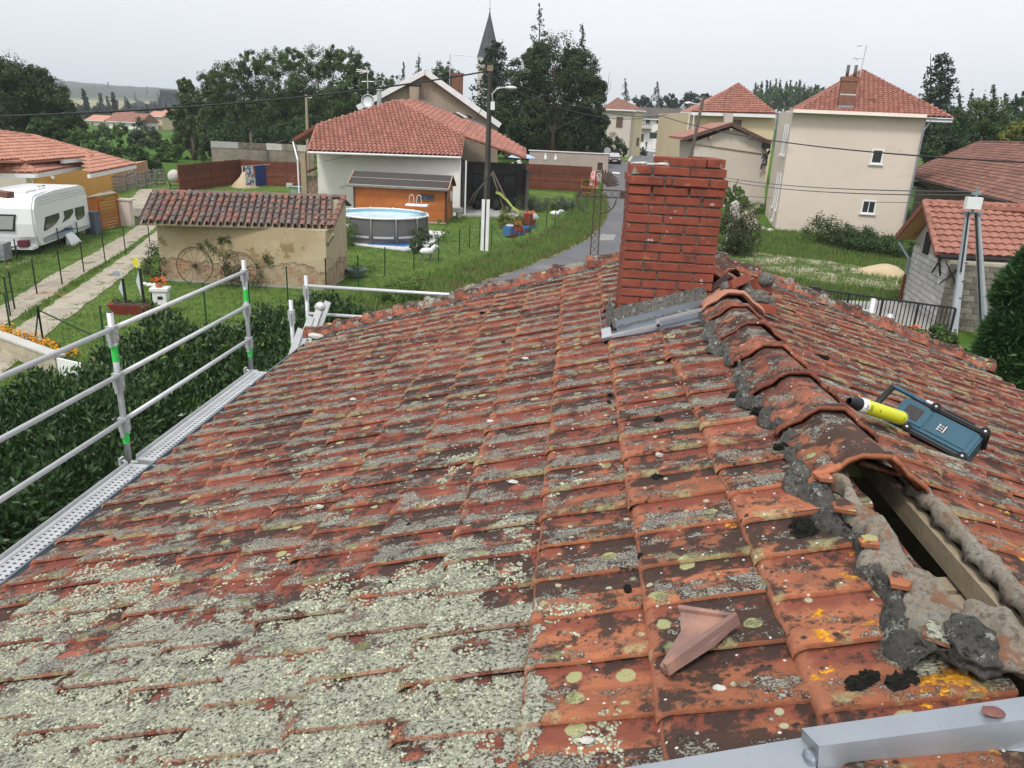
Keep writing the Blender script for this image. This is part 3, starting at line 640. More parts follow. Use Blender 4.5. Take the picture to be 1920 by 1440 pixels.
# ------------------------------------------------------------------ zinc flashing of the dormer beside the photographer
def zb(xa, xb_, y0, y1, o0, o1, b): b.hexa([LP(xa, y0, o0), LP(xb_, y0, o0), LP(xb_, y1, o0), LP(xa, y1, o0)], [LP(xa, y0, o1), LP(xb_, y0, o1), LP(xb_, y1, o1), LP(xa, y1, o1)])
ZB = pm('blue grey zinc sheet', (.36, .385, .41), (.29, .315, .345), 3.5, rough=.38, metal=.5, bump=.08, bs=12, bd=.01, spots=(((.36, .40, .44), 5, .55, .7), ((.12, .13, .15), 26, .68, .74)))
fl = root('zinc_flashing', 'blue grey folded zinc flashing along the lower right corner of the roof', 'flashing', LP(.6, 1.3))
b = MB(); V = []
b.hexa([LP(.565, 1.222, .0), LP(1.35, 1.205, .0), LP(1.35, 1.285, .0), LP(.555, 1.292, .0)], [LP(.585, 1.230, .088), LP(1.35, 1.212, .088), LP(1.35, 1.270, .090), LP(.566, 1.279, .090)])
b.build('capping', ZB, fl)
b = MB(); b.hexa([LP(.10, 1.19, .0), LP(.57, 1.20, .0), LP(.57, 1.295, .0), LP(.10, 1.285, .0)], [LP(.10, 1.20, .055), LP(.57, 1.21, .055), LP(.57, 1.288, .058), LP(.10, 1.275, .058)]).build('lower_strip', ZB, fl)
b = MB(); b.hexa([LP(-.3, .3, .0), LP(1.6, .3, .0), LP(1.6, 1.225, .0), LP(-.3, 1.2, .0)], [LP(-.3, .3, .035), LP(1.6, .3, .035), LP(1.6, 1.225, .030), LP(-.3, 1.2, .026)]).build('zinc_sheet', ZB, fl)
b = MB(); b.blob(LP(.565, 1.235, .06), .018, 3, 2, .4, (.8, 1.2, .7)).build('solder_blob', ZINC, fl)
o = MB().blob(LP(.90, 1.245, .095), .017, 5, 2, .3, (1.3, .9, .25)).build('clay_chip', pm('brown clay chip', (.22, .10, .08), (.16, .07, .06), 30), None)
tag(o, 'small flat brown clay chip lying on the zinc capping', 'clay chip')
o = MB().prism([RP(1.19, 1.40, .11), RP(1.33, 1.30, .10), RP(1.45, 1.44, .10), RP(1.30, 1.56, .11)], (0, 0, .02)).build('broken_tile', pm('red broken tile', (.30, .085, .05), (.25, .07, .045), 12, bump=.3, bs=70, spots=(((.55, .5, .48), 30, .7, .74),)))
tag(o, 'dark red broken tile corner leaning over the open gap at the right edge', 'tile fragment')
# big mortar boulder at the end of the gap
mb = root('mortar_boulder', 'large lump of grey and pale mortar resting at the near end of the ridge gap', 'mortar lump', LP(.95, 1.42, .05))
MB().blob(Vector((.935, 1.45, 4.775)), .075, 21, 4, .3, (.75, 1.15, .62), 2.5).build('lichened_side', MORTD, mb, True)
MB().blob(Vector((1.0, 1.47, 4.785)), .085, 8, 4, .3, (.65, 1.25, .68), 2.2).build('pale_side', MORTL, mb, True)
# rolled lead strip at the right of the gap
o = MB().path([(1.21, 1.50, 4.70), (1.235, 1.35, 4.69), (1.27, 1.1, 4.68)], .032, 12).build('metal_tube', ZINC, None, True); tag(o, 'short dented grey metal tube lying along the beam of the ridge gap', 'tube')
# ------------------------------------------------------------------ broken tile fragment lying on the slope
cf = pm('mauve brown broken tile', (.25, .15, .125), (.19, .11, .095), 7, bump=.4, bs=120, bd=.004, spots=(((.34, .19, .14), 5, .5, .65), ((.55, .50, .48), 70, .72, .76)))
Mf = Matrix.Translation(LP(.41, 1.63, .052)) @ Matrix.Rotation(-ang, 4, 'Y') @ Matrix.Rotation(R(38), 4, 'Z') @ Matrix.Rotation(R(-10), 4, 'X')
b = MB(Mf)
b.prism([(-.125, -.022, 0), (.02, -.040, .0), (.115, -.035, .004), (.035, .075, .048), (-.005, .045, .02), (-.12, .012, .0)], (0, 0, .014))
b.prism([(-.125, -.024, 0), (.115, -.040, .004), (.120, -.026, .006), (-.12, -.006, .002)], (0, -.002, .030)); b.prism([(.115, -.035, .004), (.125, -.022, .004), (.045, .082, .050), (.032, .075, .048)], (-.004, -.002, .026))
o = b.build('broken_tile', cf, None); tag(o, 'mauve brown angular piece of broken ridge tile lying on the near tiles', 'tile fragment')
# pale crumbs scattered on the tiles
rs = random.Random(3)
for i, (px, py, q, what) in enumerate(((1392, 1282, 1, 'cream pebble beside the broken tile fragment'), (985, 672, 1, 'flat pale chip on the bare orange tiles left of the chimney flashing'), (1236, 853, 1, 'flat grey mortar chip in the middle of the slope'),
        (838, 893, 1, 'white chip high on the left part of the slope'), (920, 790, 1, 'tiny white pebble in the upper middle of the slope'), (662, 748, 1, 'small white pebble near the left gutter side'), (828, 973, 1, 'small white crumb below the lighter chip'), (600, 950, 1, 'white crumb on the lower left tiles'),
        (962, 903, 1, 'tiny grey crumb left of the lichen ring'), (1010, 1317, 1, 'round grey pebble on the near dark tile'), (1100, 1388, 1, 'small white stone near the lower edge of the photo'), (1350, 1290, 1, 'small pale crumb under the broken tile fragment'), (700, 868, 1, 'whitish chip in the middle left tiles'))):
    best = None
    for yy in np.linspace(.9, 7.3, 1200):
        p = atY(px, py, yy); o_ = abs((p-LP(p.x, yy, 0)).z-.036)
        if best is None or o_ < best[0]: best = (o_, p)
    P = best[1]; r_ = .010*(1+P.y*.16)
    o = MB().blob(P, r_, i, 2, .45, (1.3, .9, .5), 2.4).build('mortar_crumb', CONCL if i % 3 else MORTL, None, org=P); tag(o, what, 'pebble', 'mortar crumbs on the tiles')
# ------------------------------------------------------------------ rubble heap on the ridge beside the chimney
GB = 'rubble on the ridge beside the chimney'
def rubble_brick(c, lab, rz, rx, ry, l_=.20, w_=.105, h_=.055, lump=None, m_=None):
    M_ = Matrix.Translation(c) @ Matrix.Rotation(R(rz), 4, 'Z') @ Matrix.Rotation(R(rx), 4, 'X') @ Matrix.Rotation(R(ry), 4, 'Y')
    if lump is None:
        o = MB(M_).box(-l_/2, l_/2, -w_/2, w_/2, -h_/2, h_/2, .004).build('loose_brick', m_ or BRICK, None, org=c); tag(o, lab, 'brick', GB); return o
    e = root('loose_brick', lab, 'brick', c, GB); MB(M_).box(-l_/2, l_/2, -w_/2, w_/2, -h_/2, h_/2, .004).build('brick_body', m_ or BRICK, e)
    b = MB(M_); b.blob((lump[0], lump[1], lump[2]), lump[3], 3, 3, .3, (1.4, 1, .8), 3); b.build('stuck_mortar', MORTG, e, True); return e
rubble_brick(atY(1378, 531, 5.0), 'orange brick on top of the rubble heap beside the chimney', 35, -28, -12, .17, .11, .06, (-.085, -.0, 0, .035))
rubble_brick(atY(1427, 540, 5.12), 'brick standing on end with a white mortar cap, at the right of the heap', 20, 60, 20, .15, .10, .06, (.0, .045, .045, .05))
rubble_brick(atY(1421, 576, 4.92), 'brick half buried under grey mortar, lowest of the rubble heap', 8, -8, 6, .20, .11, .06, (.0, .02, .055, .058))
rubble_brick(atY(1346, 537, 5.08), 'dark sooty brick leaning between the chimney and the heap', 40, 10, -28, .22, .05, .05, None, pm('sooty brick', (.07, .03, .025), (.03, .02, .02), 8))
o = MB().blob(atY(1397, 550, 5.05), .066, 31, 3, .45, (.9, 1, 1), 2.6).build('mortar_chunk', MORTG, None, True); tag(o, 'grey brown mortar chunk wedged in the middle of the rubble heap', 'mortar chunk')
o = MB().blob(atY(1444, 574, 4.95), .050, 33, 3, .4, (.7, 1, 1.1), 2.6).build('mortar_chunk', MORTG, None, True); tag(o, 'rounded mortar chunk at the right foot of the rubble heap', 'mortar chunk')
V, F = ridge_cap(4.74, 5.02, 40, AX+.02, AZ+.03); o = mk('orange_ridge_tile', V, F, CLAYN, None, True); tag(o, 'clean orange ridge tile end lying loose against the chimney foot', 'ridge tile')
V, F = barrel(atY(1336, 500, 6.6), atY(1372, 522, 6.3), .09, 5); o = mk('loose_verge_tile', V, F, TILE, None, True); tag(o, 'curved old tile lying behind the rubble, right of the chimney', 'tile')
# ------------------------------------------------------------------ teal site radio / lamp and foam can
TEAL = pm('teal moulded plastic', (.005, .070, .110), (.0045, .060, .095), 5, rough=.38, bump=.12, bs=200, bd=.002, spec=.5)
BL_, BR_, TR_, TL_ = Vector((1.455, 3.283, 4.637)), Vector((1.712, 3.04, 4.558)), Vector((1.816, 3.117, 4.659)), Vector((1.56, 3.36, 4.737))
ex = (BR_-BL_).normalized(); n_ = ex.cross(TL_-BL_).normalized()
if n_.dot(EYE-BL_) < 0: n_ = -n_
ey = n_.cross(ex).normalized(); LW, LH = (BR_-BL_).length, (TL_-BL_).dot(ey)
if LH < 0: ey = -ey; LH = -LH
MR = Matrix((ex, ey, n_)).transposed().to_4x4(); MR.translation = BL_
rad = root('site_radio', 'teal and black jobsite radio with folding handle lying on its side on the right slope', 'radio', BL_)
def rbox(x0, x1, y0, y1, z0, z1, name, mt, bev=.006, par=None, ch=None):
    bm = bmesh.new(); bmesh.ops.create_cube(bm, size=1)
    for v in bm.verts: v.co = Vector(((x0+x1)/2+v.co.x*(x1-x0), (y0+y1)/2+v.co.y*(y1-y0), (z0+z1)/2+v.co.z*(z1-z0)))
    bmesh.ops.bevel(bm, geom=bm.edges[:], offset=bev, segments=2, affect='EDGES')
    V = [MR @ v.co for v in bm.verts]; F = [tuple(v.index for v in f.verts) for f in bm.faces]; bm.free(); return mk(name, V, F, mt, par or rad, False)
rbox(.01, LW-.004, .014, LH-.014, -.14, -.004, 'body', TEAL, .008)
rbox(.155, LW-.03, .035, LH-.035, -.01, .0015, 'front_panel', TEAL, .004); rbox(.02, .15, .03, LH-.03, -.01, .004, 'battery_cover', TEAL, .006)
rbox(.045, .115, .05, LH-.045, -.002, .0065, 'speaker_grille', pm('grey grille', (.06, .055, .055), (.045, .042, .042), 60, bump=.6, bs=260), .002)
for (x0, x1, y) in ((.12, LW+.012, LH-.008), (.08, LW-.0, .0)):
    rail = rbox(x0, x1, y-.008, y+.012, -.13, .006, 'bumper_rail', BLACK, .006)
for (x, y) in ((.14, LH-.004), (LW-.01, LH-.006), (.10, .006), (LW-.02, .004)):
    b = MB(MR); b.tube((x, y, -.03), (x, y, .012), .020, 14); kn = b.build('corner_bumper', BLACK, rad, True); MB(MR).tube((x, y, .012), (x, y, .014), .005, 8).build('screw', ALU, kn)
rbox(.17, LW-.06, LH+.010, LH+.022, -.05, -.01, 'side_grip', BLACK, .004); rbox(.175, LW-.065, LH+.020, LH+.026, -.045, -.035, 'silver_trim', ALU, .002)
rbox(.09, .13, LH+.0, LH+.014, -.03, .004, 'latch', ALU, .003)
b = MB(MR); hz = -.035
b.path([(.12, LH+.012, hz), (.03, LH+.018, hz), (-.06, LH+.02, hz), (-.072, LH+.012, hz)], .011, 10); b.path([(.10, -.0, hz), (.0, -.006, hz), (-.06, -.008, hz), (-.072, .0, hz)], .011, 10); b.build('handle', TEAL, rad, True)
MB(MR).path([(-.070, LH+.012, hz), (-.074, LH/2, hz), (-.070, -.002, hz)], .0145, 12).build('handle_grip', BLACK, rad, True)
lo = MB(MR); lo.box(.195, .232, .062, .100, .0015, .0025); lo = lo.build('logo_plate', BLACK, rad)
lm = MB(MR)
for k in range(3): lm.box(.199+.0, .2035, .066+k*.012, .072+k*.012, .0025, .0031); lm.box(.207, .219, .066+k*.012, .0685+k*.012, .0025, .0031)
lm.box(.223, .2265, .062, .100, .0025, .0031); lm.box(.196, .1975, .062, .100, .0025, .0031); lm.build('logo_marks', ALUW, lo)
def text_mesh(s, size, mt, M_, parent, name='lettering', ext=.0):
    c = bpy.data.curves.new(name, 'FONT'); c.body = s; c.size = size; c.align_x = 'CENTER'; c.align_y = 'CENTER'; c.extrude = ext; c.resolution_u = 3
    t_ = bpy.data.objects.new(name, c); COL.objects.link(t_); bpy.context.view_layer.update()
    me = bpy.data.meshes.new_from_object(t_); COL.objects.unlink(t_); bpy.data.objects.remove(t_)
    V = [M_ @ v.co for v in me.vertices]; F = [tuple(p.vertices) for p in me.polygons]; bpy.data.meshes.remove(me); return V, F
cA, cB = atY(1592, 752, 2.98), atY(1690, 784, 3.10); ax = (cB-cA).normalized(); cl = (cB-cA).length
can = root('foam_can', 'yellow and white spray can with black cap lying beside the teal radio', 'spray can', cA)
yy_ = (EYE-cA).cross(ax).normalized(); zz = ax.cross(yy_).normalized()
if zz.dot(EYE-cA) < 0: zz = -zz; yy_ = -yy_
MC = Matrix((ax, yy_, zz)).transposed().to_4x4(); MC.translation = cA
if MC.to_3x3().determinant() < 0: MC = Matrix((ax, -yy_, zz)).transposed().to_4x4(); MC.translation = cA
def cyl(prof, name, mt, par=can):
    V = []; F = []; n = 28
    for x, r_ in prof: V += [MC @ Vector((x, r_*math.cos(2*math.pi*j/n), r_*math.sin(2*math.pi*j/n))) for j in range(n)]
    F = [(i*n+j, i*n+(j+1) % n, (i+1)*n+(j+1) % n, (i+1)*n+j) for i in range(len(prof)-1) for j in range(n)]; return mk(name, V, F, mt, par, True)
CR = .030
cyl([(.0, .0135), (.0, .016), (.006, .0165), (.05, CR-.003), (.056, CR-.002), (.056, .0)], 'nozzle_cap', BLACK)
cyl([(.056, CR-.004), (.060, CR), (.088, CR)], 'white_band', PVC); cyl([(.088, CR), (cl-.006, CR), (cl, CR-.002)], 'yellow_body', pm('yellow can paint', (.66, .66, .03), (.58, .6, .03), 9, rough=.35, bump=0, spots=(((.12, .11, .06), 28, .72, .76),)))
cyl([(cl, CR+.001), (cl+.004, CR+.001), (cl+.004, CR-.004), (cl-.002, .0)], 'bottom_rim', ALU)
def wraptext(s, size, x, mt, up=1):
    V, F = text_mesh(s, size, mt, Matrix.Identity(4), None); W = []
    for v in V:
        a_ = v.x/CR+R(4); W.append(MC @ Vector((x-v.y*up, -CR*1.012*math.sin(a_)*up*-1, CR*1.012*math.cos(a_))))
    return mk('lettering', W, F, mt, can)
wraptext('Jar', .026, .075, BLACK)
for q, (x, ww) in enumerate(((.095, .030), (.103, .026), (.150, .012), (cl-.02, .016))):
    V = []; F = []
    for k in range(7):
        a0 = -ww/2/CR+ww/CR*k/7; a1 = a0+ww/CR/7*.7
        for a_ in (a0, a1): V += [MC @ Vector((x, CR*1.01*math.sin(a_), CR*1.01*math.cos(a_))), MC @ Vector((x+.005, CR*1.01*math.sin(a_), CR*1.01*math.cos(a_)))]
        F.append((4*k, 4*k+2, 4*k+3, 4*k+1))
    mk('print', V, F, BLACK, can)
# ================================================================== SCAFFOLD along the left eave
SX, SZ = -3.47, 3.05
sg = 'scaffold along the left eave'
def deck(y0, y1, lab, x0=SX+.03, x1=SX+.66, zd=SZ):
    e = root('scaffold_deck', lab, 'scaffold deck', ((x0+x1)/2, y0, zd), 'scaffold decks below the gutter'); b = MB()
    b.box(x0, x0+.035, y0, y1, zd-.07, zd+.006); b.box(x1-.035, x1, y0, y1, zd-.07, zd+.006); b.box(x0+.035, x1-.035, y0, y0+.05, zd-.06, zd+.004); b.box(x0+.035, x1-.035, y1-.05, y1, zd-.06, zd+.004)
    b.build('frame', ALUW, e)
    # perforated plate: real holes
    nx, ny = 12, int((y1-y0-.1)/.044); px = (x1-x0-.07)/nx; V = []; F = []; py_ = (y1-y0-.1)/ny
    for i in range(nx):
        for j in range(ny):
            cx = x0+.035+px*(i+.5); cy = y0+.05+py_*(j+.5); o_ = len(V); r_ = min(px, py_)*.25
            if i in (0, nx-1) and False:
                V += [(cx-px/2, cy-py_/2, zd), (cx+px/2, cy-py_/2, zd), (cx+px/2, cy+py_/2, zd), (cx-px/2, cy+py_/2, zd)]; F.append((o_, o_+1, o_+2, o_+3)); continue
            for k in range(8):
                a_ = math.pi/8+k*math.pi/4; V.append((cx+r_*math.cos(a_), cy+r_*math.sin(a_), zd+.002))
            V += [(cx+px/2, cy+py_/2, zd), (cx-px/2, cy+py_/2, zd), (cx-px/2, cy-py_/2, zd), (cx+px/2, cy-py_/2, zd)]
            F += [(o_+8, o_+1, o_+0), (o_+8, o_+9, o_+2, o_+1), (o_+9, o_+3, o_+2), (o_+9, o_+10, o_+4, o_+3), (o_+10, o_+5, o_+4), (o_+10, o_+11, o_+6, o_+5), (o_+11, o_+7, o_+6), (o_+11, o_+8, o_+0, o_+7)]
    mk('perforated_plate', V, F, ALUW, e)
    MB().box(x0-.006, x0-.002, y0+.02, y1-.02, zd-.02, zd+.035).build('edge_lip', ALUW, e)
    return e
deck(.2, 5.36, 'nearer perforated aluminium scaffold deck, cut off by the left edge of the photo'); deck(5.44, 7.84, 'farther perforated scaffold deck ending beside the roof corner')
def post(x, y, z0, z1, lab, tapes, rails_z):
    e = root('scaffold_post', lab, 'scaffold post', (x, y, z0), 'guard rail posts of the scaffold'); MB().tube((x, y, z0), (x, y, z1), .0242, 14).build('tube', ALU, e, True)
    MB().tube((x, y, z1), (x, y, z1+.001), .018, 12).build('open_top_shade', DARK, e)
    for t_ in tapes: MB().tube((x, y, t_), (x, y, t_+.13), .0262, 14, cap=False).build('green_tape', GREENT, e, True)
    for z_ in rails_z:
        b = MB(); b.box(x-.034, x+.034, y-.030, y+.030, z_-.10, z_+.02); b.box(x-.012, x+.012, y-.05, y+.05, z_-.14, z_-.01); c = b.build('clamp', ALU, e)
        MB().tube((x+.034, y, z_-.02), (x+.040, y, z_-.02), .009, 8).tube((x+.034, y, z_-.07), (x+.040, y, z_-.07), .009, 8).build('bolt', ALUW, c)
    b = MB(); b.tube((x-.06, y, z0+.03), (x+.08, y, z0+.03), .014, 8); b.box(x-.075, x-.055, y-.03, y+.03, z0+.0, z0+.06); b.build('base_coupler', ALU, e)
    return e
ZR = [SZ+.37, SZ+.745, SZ+1.125]
post(SX, 5.40, SZ-.03, SZ+1.25, 'scaffold post with two green tapes, nearest and leftmost of the posts', (SZ+.17, SZ+.86), ZR)
post(SX, 7.86, SZ-.03, SZ+1.25, 'second scaffold post with green tapes, at the far end of the decks', (SZ+.17, SZ+.80), ZR)
for k, zr in enumerate(ZR):
    nm = ('lowest', 'middle', 'top')[k]
    for (y0, y1, wh) in ((.0, 5.38, 'near'), (5.42, 7.84, 'far')):
        o = MB().tube((SX+.01, y0, zr), (SX+.01, y1, zr), .0195, 12).build('guard_rail', ALUW, None, True, org=(SX, y0, zr)); tag(o, '%s guard rail tube of the %s scaffold bay' % (nm, wh), 'guard rail', 'guard rails of the scaffold')
o = MB().tube((SX+.42, 6.05, SZ), (SX+.42, 6.05, SZ+.17), .019, 12).build('spigot', ALU, None, True); tag(o, 'short grey tube stub standing upright on the far scaffold deck', 'tube stub')
o = MB().tube((SX+.50, 3.25, SZ), (SX+.50, 3.25, SZ+.14), .022, 12).build('spigot', ALU, None, True); tag(o, 'short grey tube stub at the far left edge of the photo beside the gutter', 'tube stub')
# gable side of the scaffold
for (px, Y, zt, zb_, lab, tp) in ((547, 8.25, 3.80, 2.2, 'short scaffold post with one green tape, left of the ladder', (3.16,)), (577, 8.75, 3.99, 2.2, 'scaffold post behind the ladder carrying the gable rails', (3.35,))):
    P = atY(px, 600, Y); post(P.x, Y, zb_, zt, lab, tp, [zt-.14, 2.75])
xp = atY(577, 600, 8.75).x
for z_, nm in ((3.86, 'upper'), (3.52, 'lower')):
    o = MB().tube((xp, 8.75, z_), (xp+3.6, 8.75, z_), .0215, 12).build('guard_rail', ALUW, None, True, org=(xp, 8.75, z_)); tag(o, '%s horizontal white rail behind the far edge of the roof' % nm, 'guard rail', 'guard rails of the scaffold')
for (y_, x0, x1, zz_) in ((8.4, -3.4, 4.6, 2.2),):
    pass
# standards down to the ground
for i, (x, y, zt) in enumerate(((SX, .6, SZ), (SX, 5.40, SZ-.04), (SX, 7.86, SZ-.04), (SX+.66, 5.40, SZ-.08), (SX+.66, 7.86, SZ-.08), (xp, 8.75, 2.19))):
    o = MB().tube((x, y, T(x, y)), (x, y, zt), .0242, 10).build('scaffold_standard', ALU, None, True, org=(x, y, 0)); tag(o, ['upright under the near deck, out of the left edge', 'upright under the first scaffold post', 'upright under the second scaffold post', 'inner upright near the first post', 'inner upright near the deck end', 'upright under the post behind the ladder'][i], 'scaffold tube', 'uprights of the scaffold')
# folded aluminium ladder leaning at the corner
ld = root('folding_ladder', 'folded aluminium ladder standing behind the gutter corner', 'ladder', (-2.95, 8.2, 2.4))
Pt = atY(600, 576, 8.35); Pb = Vector((-3.30, 8.0, 2.2))
for k, (dx, dy, ln) in enumerate(((0, 0, 1.0), (-.075, -.02, .93), (-.15, -.05, .84))):
    A = Pb+Vector((dx*.8, dy, 0)); B = A+(Pt-Pb)*ln
    for s_ in (0, .30): MB().bar(A+Vector((.0, s_, 0)), B+Vector((0, s_, 0)), .075, .024, Vector((0, 1, 0))).build('side_rail', ALUW, ld)
    for q in np.arange(.15, .95, .2): 
        C_ = A.lerp(B, q); MB().tube(C_+Vector((0, -.013, 0)), C_+Vector((0, .31, 0)), .014, 8).build('rung', ALU, ld)
        MB().tube(C_+Vector((0, -.0145, 0)), C_+Vector((0, -.0125, 0)), .010, 8).build('rung_end', DARK, ld)
MB().tube(Pt+Vector((0, -.02, .0)), Pt+Vector((0, .02, .0)), .06, 16).build('hinge', ALUW, ld, True)
# scaffold heads beyond the right verge
P = atY(1633, 586, 7.6)
e = root('scaffold_post', 'white scaffold post head with a side rail beyond the right edge of the roof', 'scaffold post', (P.x, 7.6, P.z-.6)); MB().tube((P.x, 7.6, 2), (P.x, 7.6, P.z+.14), .024, 12).build('tube', ALUW, e, True)
MB().box(P.x-.05, P.x+.05, 7.55, 7.65, P.z-.10, P.z-.02).build('clamp', ALU, e); MB().tube((P.x-.55, 7.6, P.z+.005), (P.x, 7.6, P.z+.005), .021, 10).build('side_rail', ALUW, e, True)
P = atY(1666, 604, 7.6); o = MB().tube((P.x, 7.6, 2), (P.x, 7.6, P.z+.08), .024, 12).build('scaffold_post', ALUW, None, True, org=(P.x, 7.6, 2)); tag(o, 'bare short scaffold tube right of the clamped post head', 'scaffold post')
# ================================================================== GROUND
def grass_mat(name, a, c_, d, dirt=None, sc_=.25):
    mt, t, p = newmat(name); b = NB(t)
    col = b.mix(b.sm(b.noise(sc_, detail=6), .35, .65), a, c_); col = b.mix(b.sm(b.noise(sc_*7, (4, 4, 4), detail=7, rough=.7), .45, .68), col, d)
    col = b.mix(b.math('MULTIPLY', b.sm(b.noise(14, (1, 4, 4), detail=5, rough=.7), .5, .66), .5), col, tuple(x*.55 for x in c_))
    if dirt: col = b.mix(b.sm(b.noise(.32, (9, 9, 9), detail=9, rough=.7), .60, .68), col, dirt)
    b.l(col, p.inputs['Base Color']); p.inputs['Roughness'].default_value = .95; p.inputs['Specular IOR Level'].default_value = .1
    b.bump(p, b.noise(25, detail=6, rough=.8), .9, .05); return mt
GRASS = grass_mat('lawn grass ground', (.115, .185, .038), (.082, .145, .03), (.165, .215, .06))
def terrain_mat():
    mt, t, p = newmat('village ground'); b = NB(t)
    near = b.mix(b.sm(b.noise(.05, detail=6), .35, .65), (.075, .145, .025), (.055, .11, .02)); near = b.mix(b.sm(b.noise(1.1, detail=8, rough=.7), .5, .68), near, (.11, .165, .035))
    f1 = b.vor((.0035, .0022, .003), (3, 1, 0)); s1 = b.n('ShaderNodeSeparateXYZ'); b.l(f1.outputs['Color'], s1.inputs[0])
    field = b.mix(b.sm(s1.outputs[0], .45, .5), (.05, .085, .028), (.27, .24, .13)); field = b.mix(b.sm(s1.outputs[1], .62, .66), field, (.11, .15, .045))
    wood = b.mix(b.sm(b.noise(.05, detail=8, rough=.7), .4, .6), (.018, .034, .014), (.035, .055, .02))
    sx = b.n('ShaderNodeSeparateXYZ'); b.l(b.pos, sx.inputs[0])
    up = b.sm(b.math('ADD', sx.outputs[2], b.math('MULTIPLY', b.noise(.006, detail=6), 30)), 26, 34)
    far_ = b.mix(b.math('MAXIMUM', up, b.sm(b.noise(.007, (5, 5, 5), detail=7), .56, .60)), field, wood)
    rr = b.n('ShaderNodeVectorMath', operation='LENGTH'); b.l(b.pos, rr.inputs[0])
    col = b.mix(b.sm(rr.outputs['Value'], 260, 420), near, far_)
    b.l(col, p.inputs['Base Color']); p.inputs['Roughness'].default_value = 1; p.inputs['Specular IOR Level'].default_value = .05; b.bump(p, b.noise(9, detail=7, rough=.8), .6, .06); return mt
rad_ = [0, 6]+list(np.arange(9, 150, 2.2))+list(np.geomspace(155, 4500, 64)); na = 240
V = [(0, 0, 0)]; F = []
for r_ in rad_[1:]:
    for k in range(na): a_ = 2*math.pi*k/na; x, y = r_*math.cos(a_), r_*math.sin(a_); V.append((x, y, T(x, y)+(ss(700, 2500, r_)*5*math.sin(k*1.7+r_*.01)*math.sin(k*.6) if r_ < 5000 else 0)))
for k in range(na): F.append((0, 1+k, 1+(k+1) % na))
for i in range(len(rad_)-2):
    for k in range(na): a_ = 1+i*na+k; b_ = 1+i*na+(k+1) % na; F.append((a_, a_+na, b_+na, b_))
tag(mk('ground', V, F, terrain_mat(), None, True), kind='structure')
def drape(name, pts, dz, mt, kind='structure', cut=1.2, jag=0):
    bm = bmesh.new(); P = [Vector((p[0], p[1], 0)) for p in pts]
    if jag:
        Q = []
        for i in range(len(P)):
            a_, c_ = P[i], P[(i+1) % len(P)]; n = max(1, int((c_-a_).length/.5))
            for k in range(n): q = a_.lerp(c_, k/n); Q.append(q+Vector((random.uniform(-jag, jag), random.uniform(-jag, jag), 0)))
        P = Q
    f = bm.faces.new([bm.verts.new(p) for p in P]); bmesh.ops.triangulate(bm, faces=[f])
    for _ in range(4):
        es = [e for e in bm.edges if e.calc_length() > cut*3]
        if not es: break
        bmesh.ops.subdivide_edges(bm, edges=es, cuts=1); bmesh.ops.triangulate(bm, faces=bm.faces[:])
    for v in bm.verts: v.co.z = T(v.co.x, v.co.y)+dz
    bmesh.ops.recalc_face_normals(bm, faces=bm.faces[:])
    if bm.faces[0].normal.z < 0: bmesh.ops.reverse_faces(bm, faces=bm.faces[:])
    me = bpy.data.meshes.new(name); bm.to_mesh(me); bm.free(); me.materials.append(mt)
    o = bpy.data.objects.new(name, me); COL.objects.link(o); return tag(o, kind=kind)
def strip(name, px, wd, dz, mt, side=0, jag=0):
    C_ = [gp(*p) for p in px]; Lf, Rt = [], []
    for i, c_ in enumerate(C_):
        d = (C_[min(i+1, len(C_)-1)]-C_[max(i-1, 0)]).normalized(); n = Vector((d.y, -d.x, 0))
        a_, b_ = (0, wd) if side else (-wd/2, wd/2); Lf.append(c_+n*a_); Rt.append(c_+n*b_)
    return drape(name, Lf+Rt[::-1], dz, mt, jag=jag)
drape('lawn', [(-60, 8), (-2, 8), (.2, 30), (1, 47), (3.2, 66), (-5, 68.5), (-28, 62), (-30, 45), (-60, 60)], .015, GRASS)
ROADL = [(600, 660), (822, 560), (970, 509), (1050, 477), (1104, 450), (1130, 423), (1141, 399), (1138, 368)]
strip('road', ROADL, 5.2, .035, ASPH, 1)
drape('road_verge', [gp(*p)+Vector((-.0, 0, 0)) for p in ROADL]+[gp(*p)+Vector((-.35, .05, 0)) for p in ROADL[::-1]], .030, pm('dry dirt edge', (.36, .29, .2), (.25, .2, .13), 3, bump=.4))
LE = ((1129, 372), (1133, 345), (1150, 325), (1172, 306), (1190, 288), (1207, 279), (1238, 266)); RE = ((1195, 372), (1215, 345), (1240, 325), (1262, 308), (1280, 295), (1288, 280), (1292, 264))
for k in range(6): drape('village_road', [gp(*LE[k]), gp(*RE[k]), gp(*RE[k+1]), gp(*LE[k+1])], .045, ASPH)
drape('side_street', [gp(*p) for p in ((1040, 300), (1178, 303), (1150, 327), (1040, 318))], .040, ASPH)
drape('asphalt_patch', [gp(*p) for p in ((998, 527), (1035, 512), (1062, 517), (1030, 531))], .041, PATCH); drape('pale_road_patch', [gp(*p) for p in ((1128, 440), (1155, 441), (1150, 452), (1122, 452))], .041, pm('pale road patch', (.27, .265, .25), (.22, .215, .2), 3))
for q in (((1148, 323), (1162, 324), (1162, 327), (1148, 326)), ((1119, 296), (1130, 297), (1130, 299), (1119, 298)), ((1178, 303), (1190, 285), (1191.5, 285), (1181, 303)), ((1225, 291), (1262, 292), (1262, 294), (1225, 293))):
    drape('road_marking', [gp(*p) for p in q], .052, PAINTW)
drape('grass_verge', [gp(*p) for p in ((1170, 302), (1178, 302), (1190, 285), (1178, 287))], .06, GRASS)
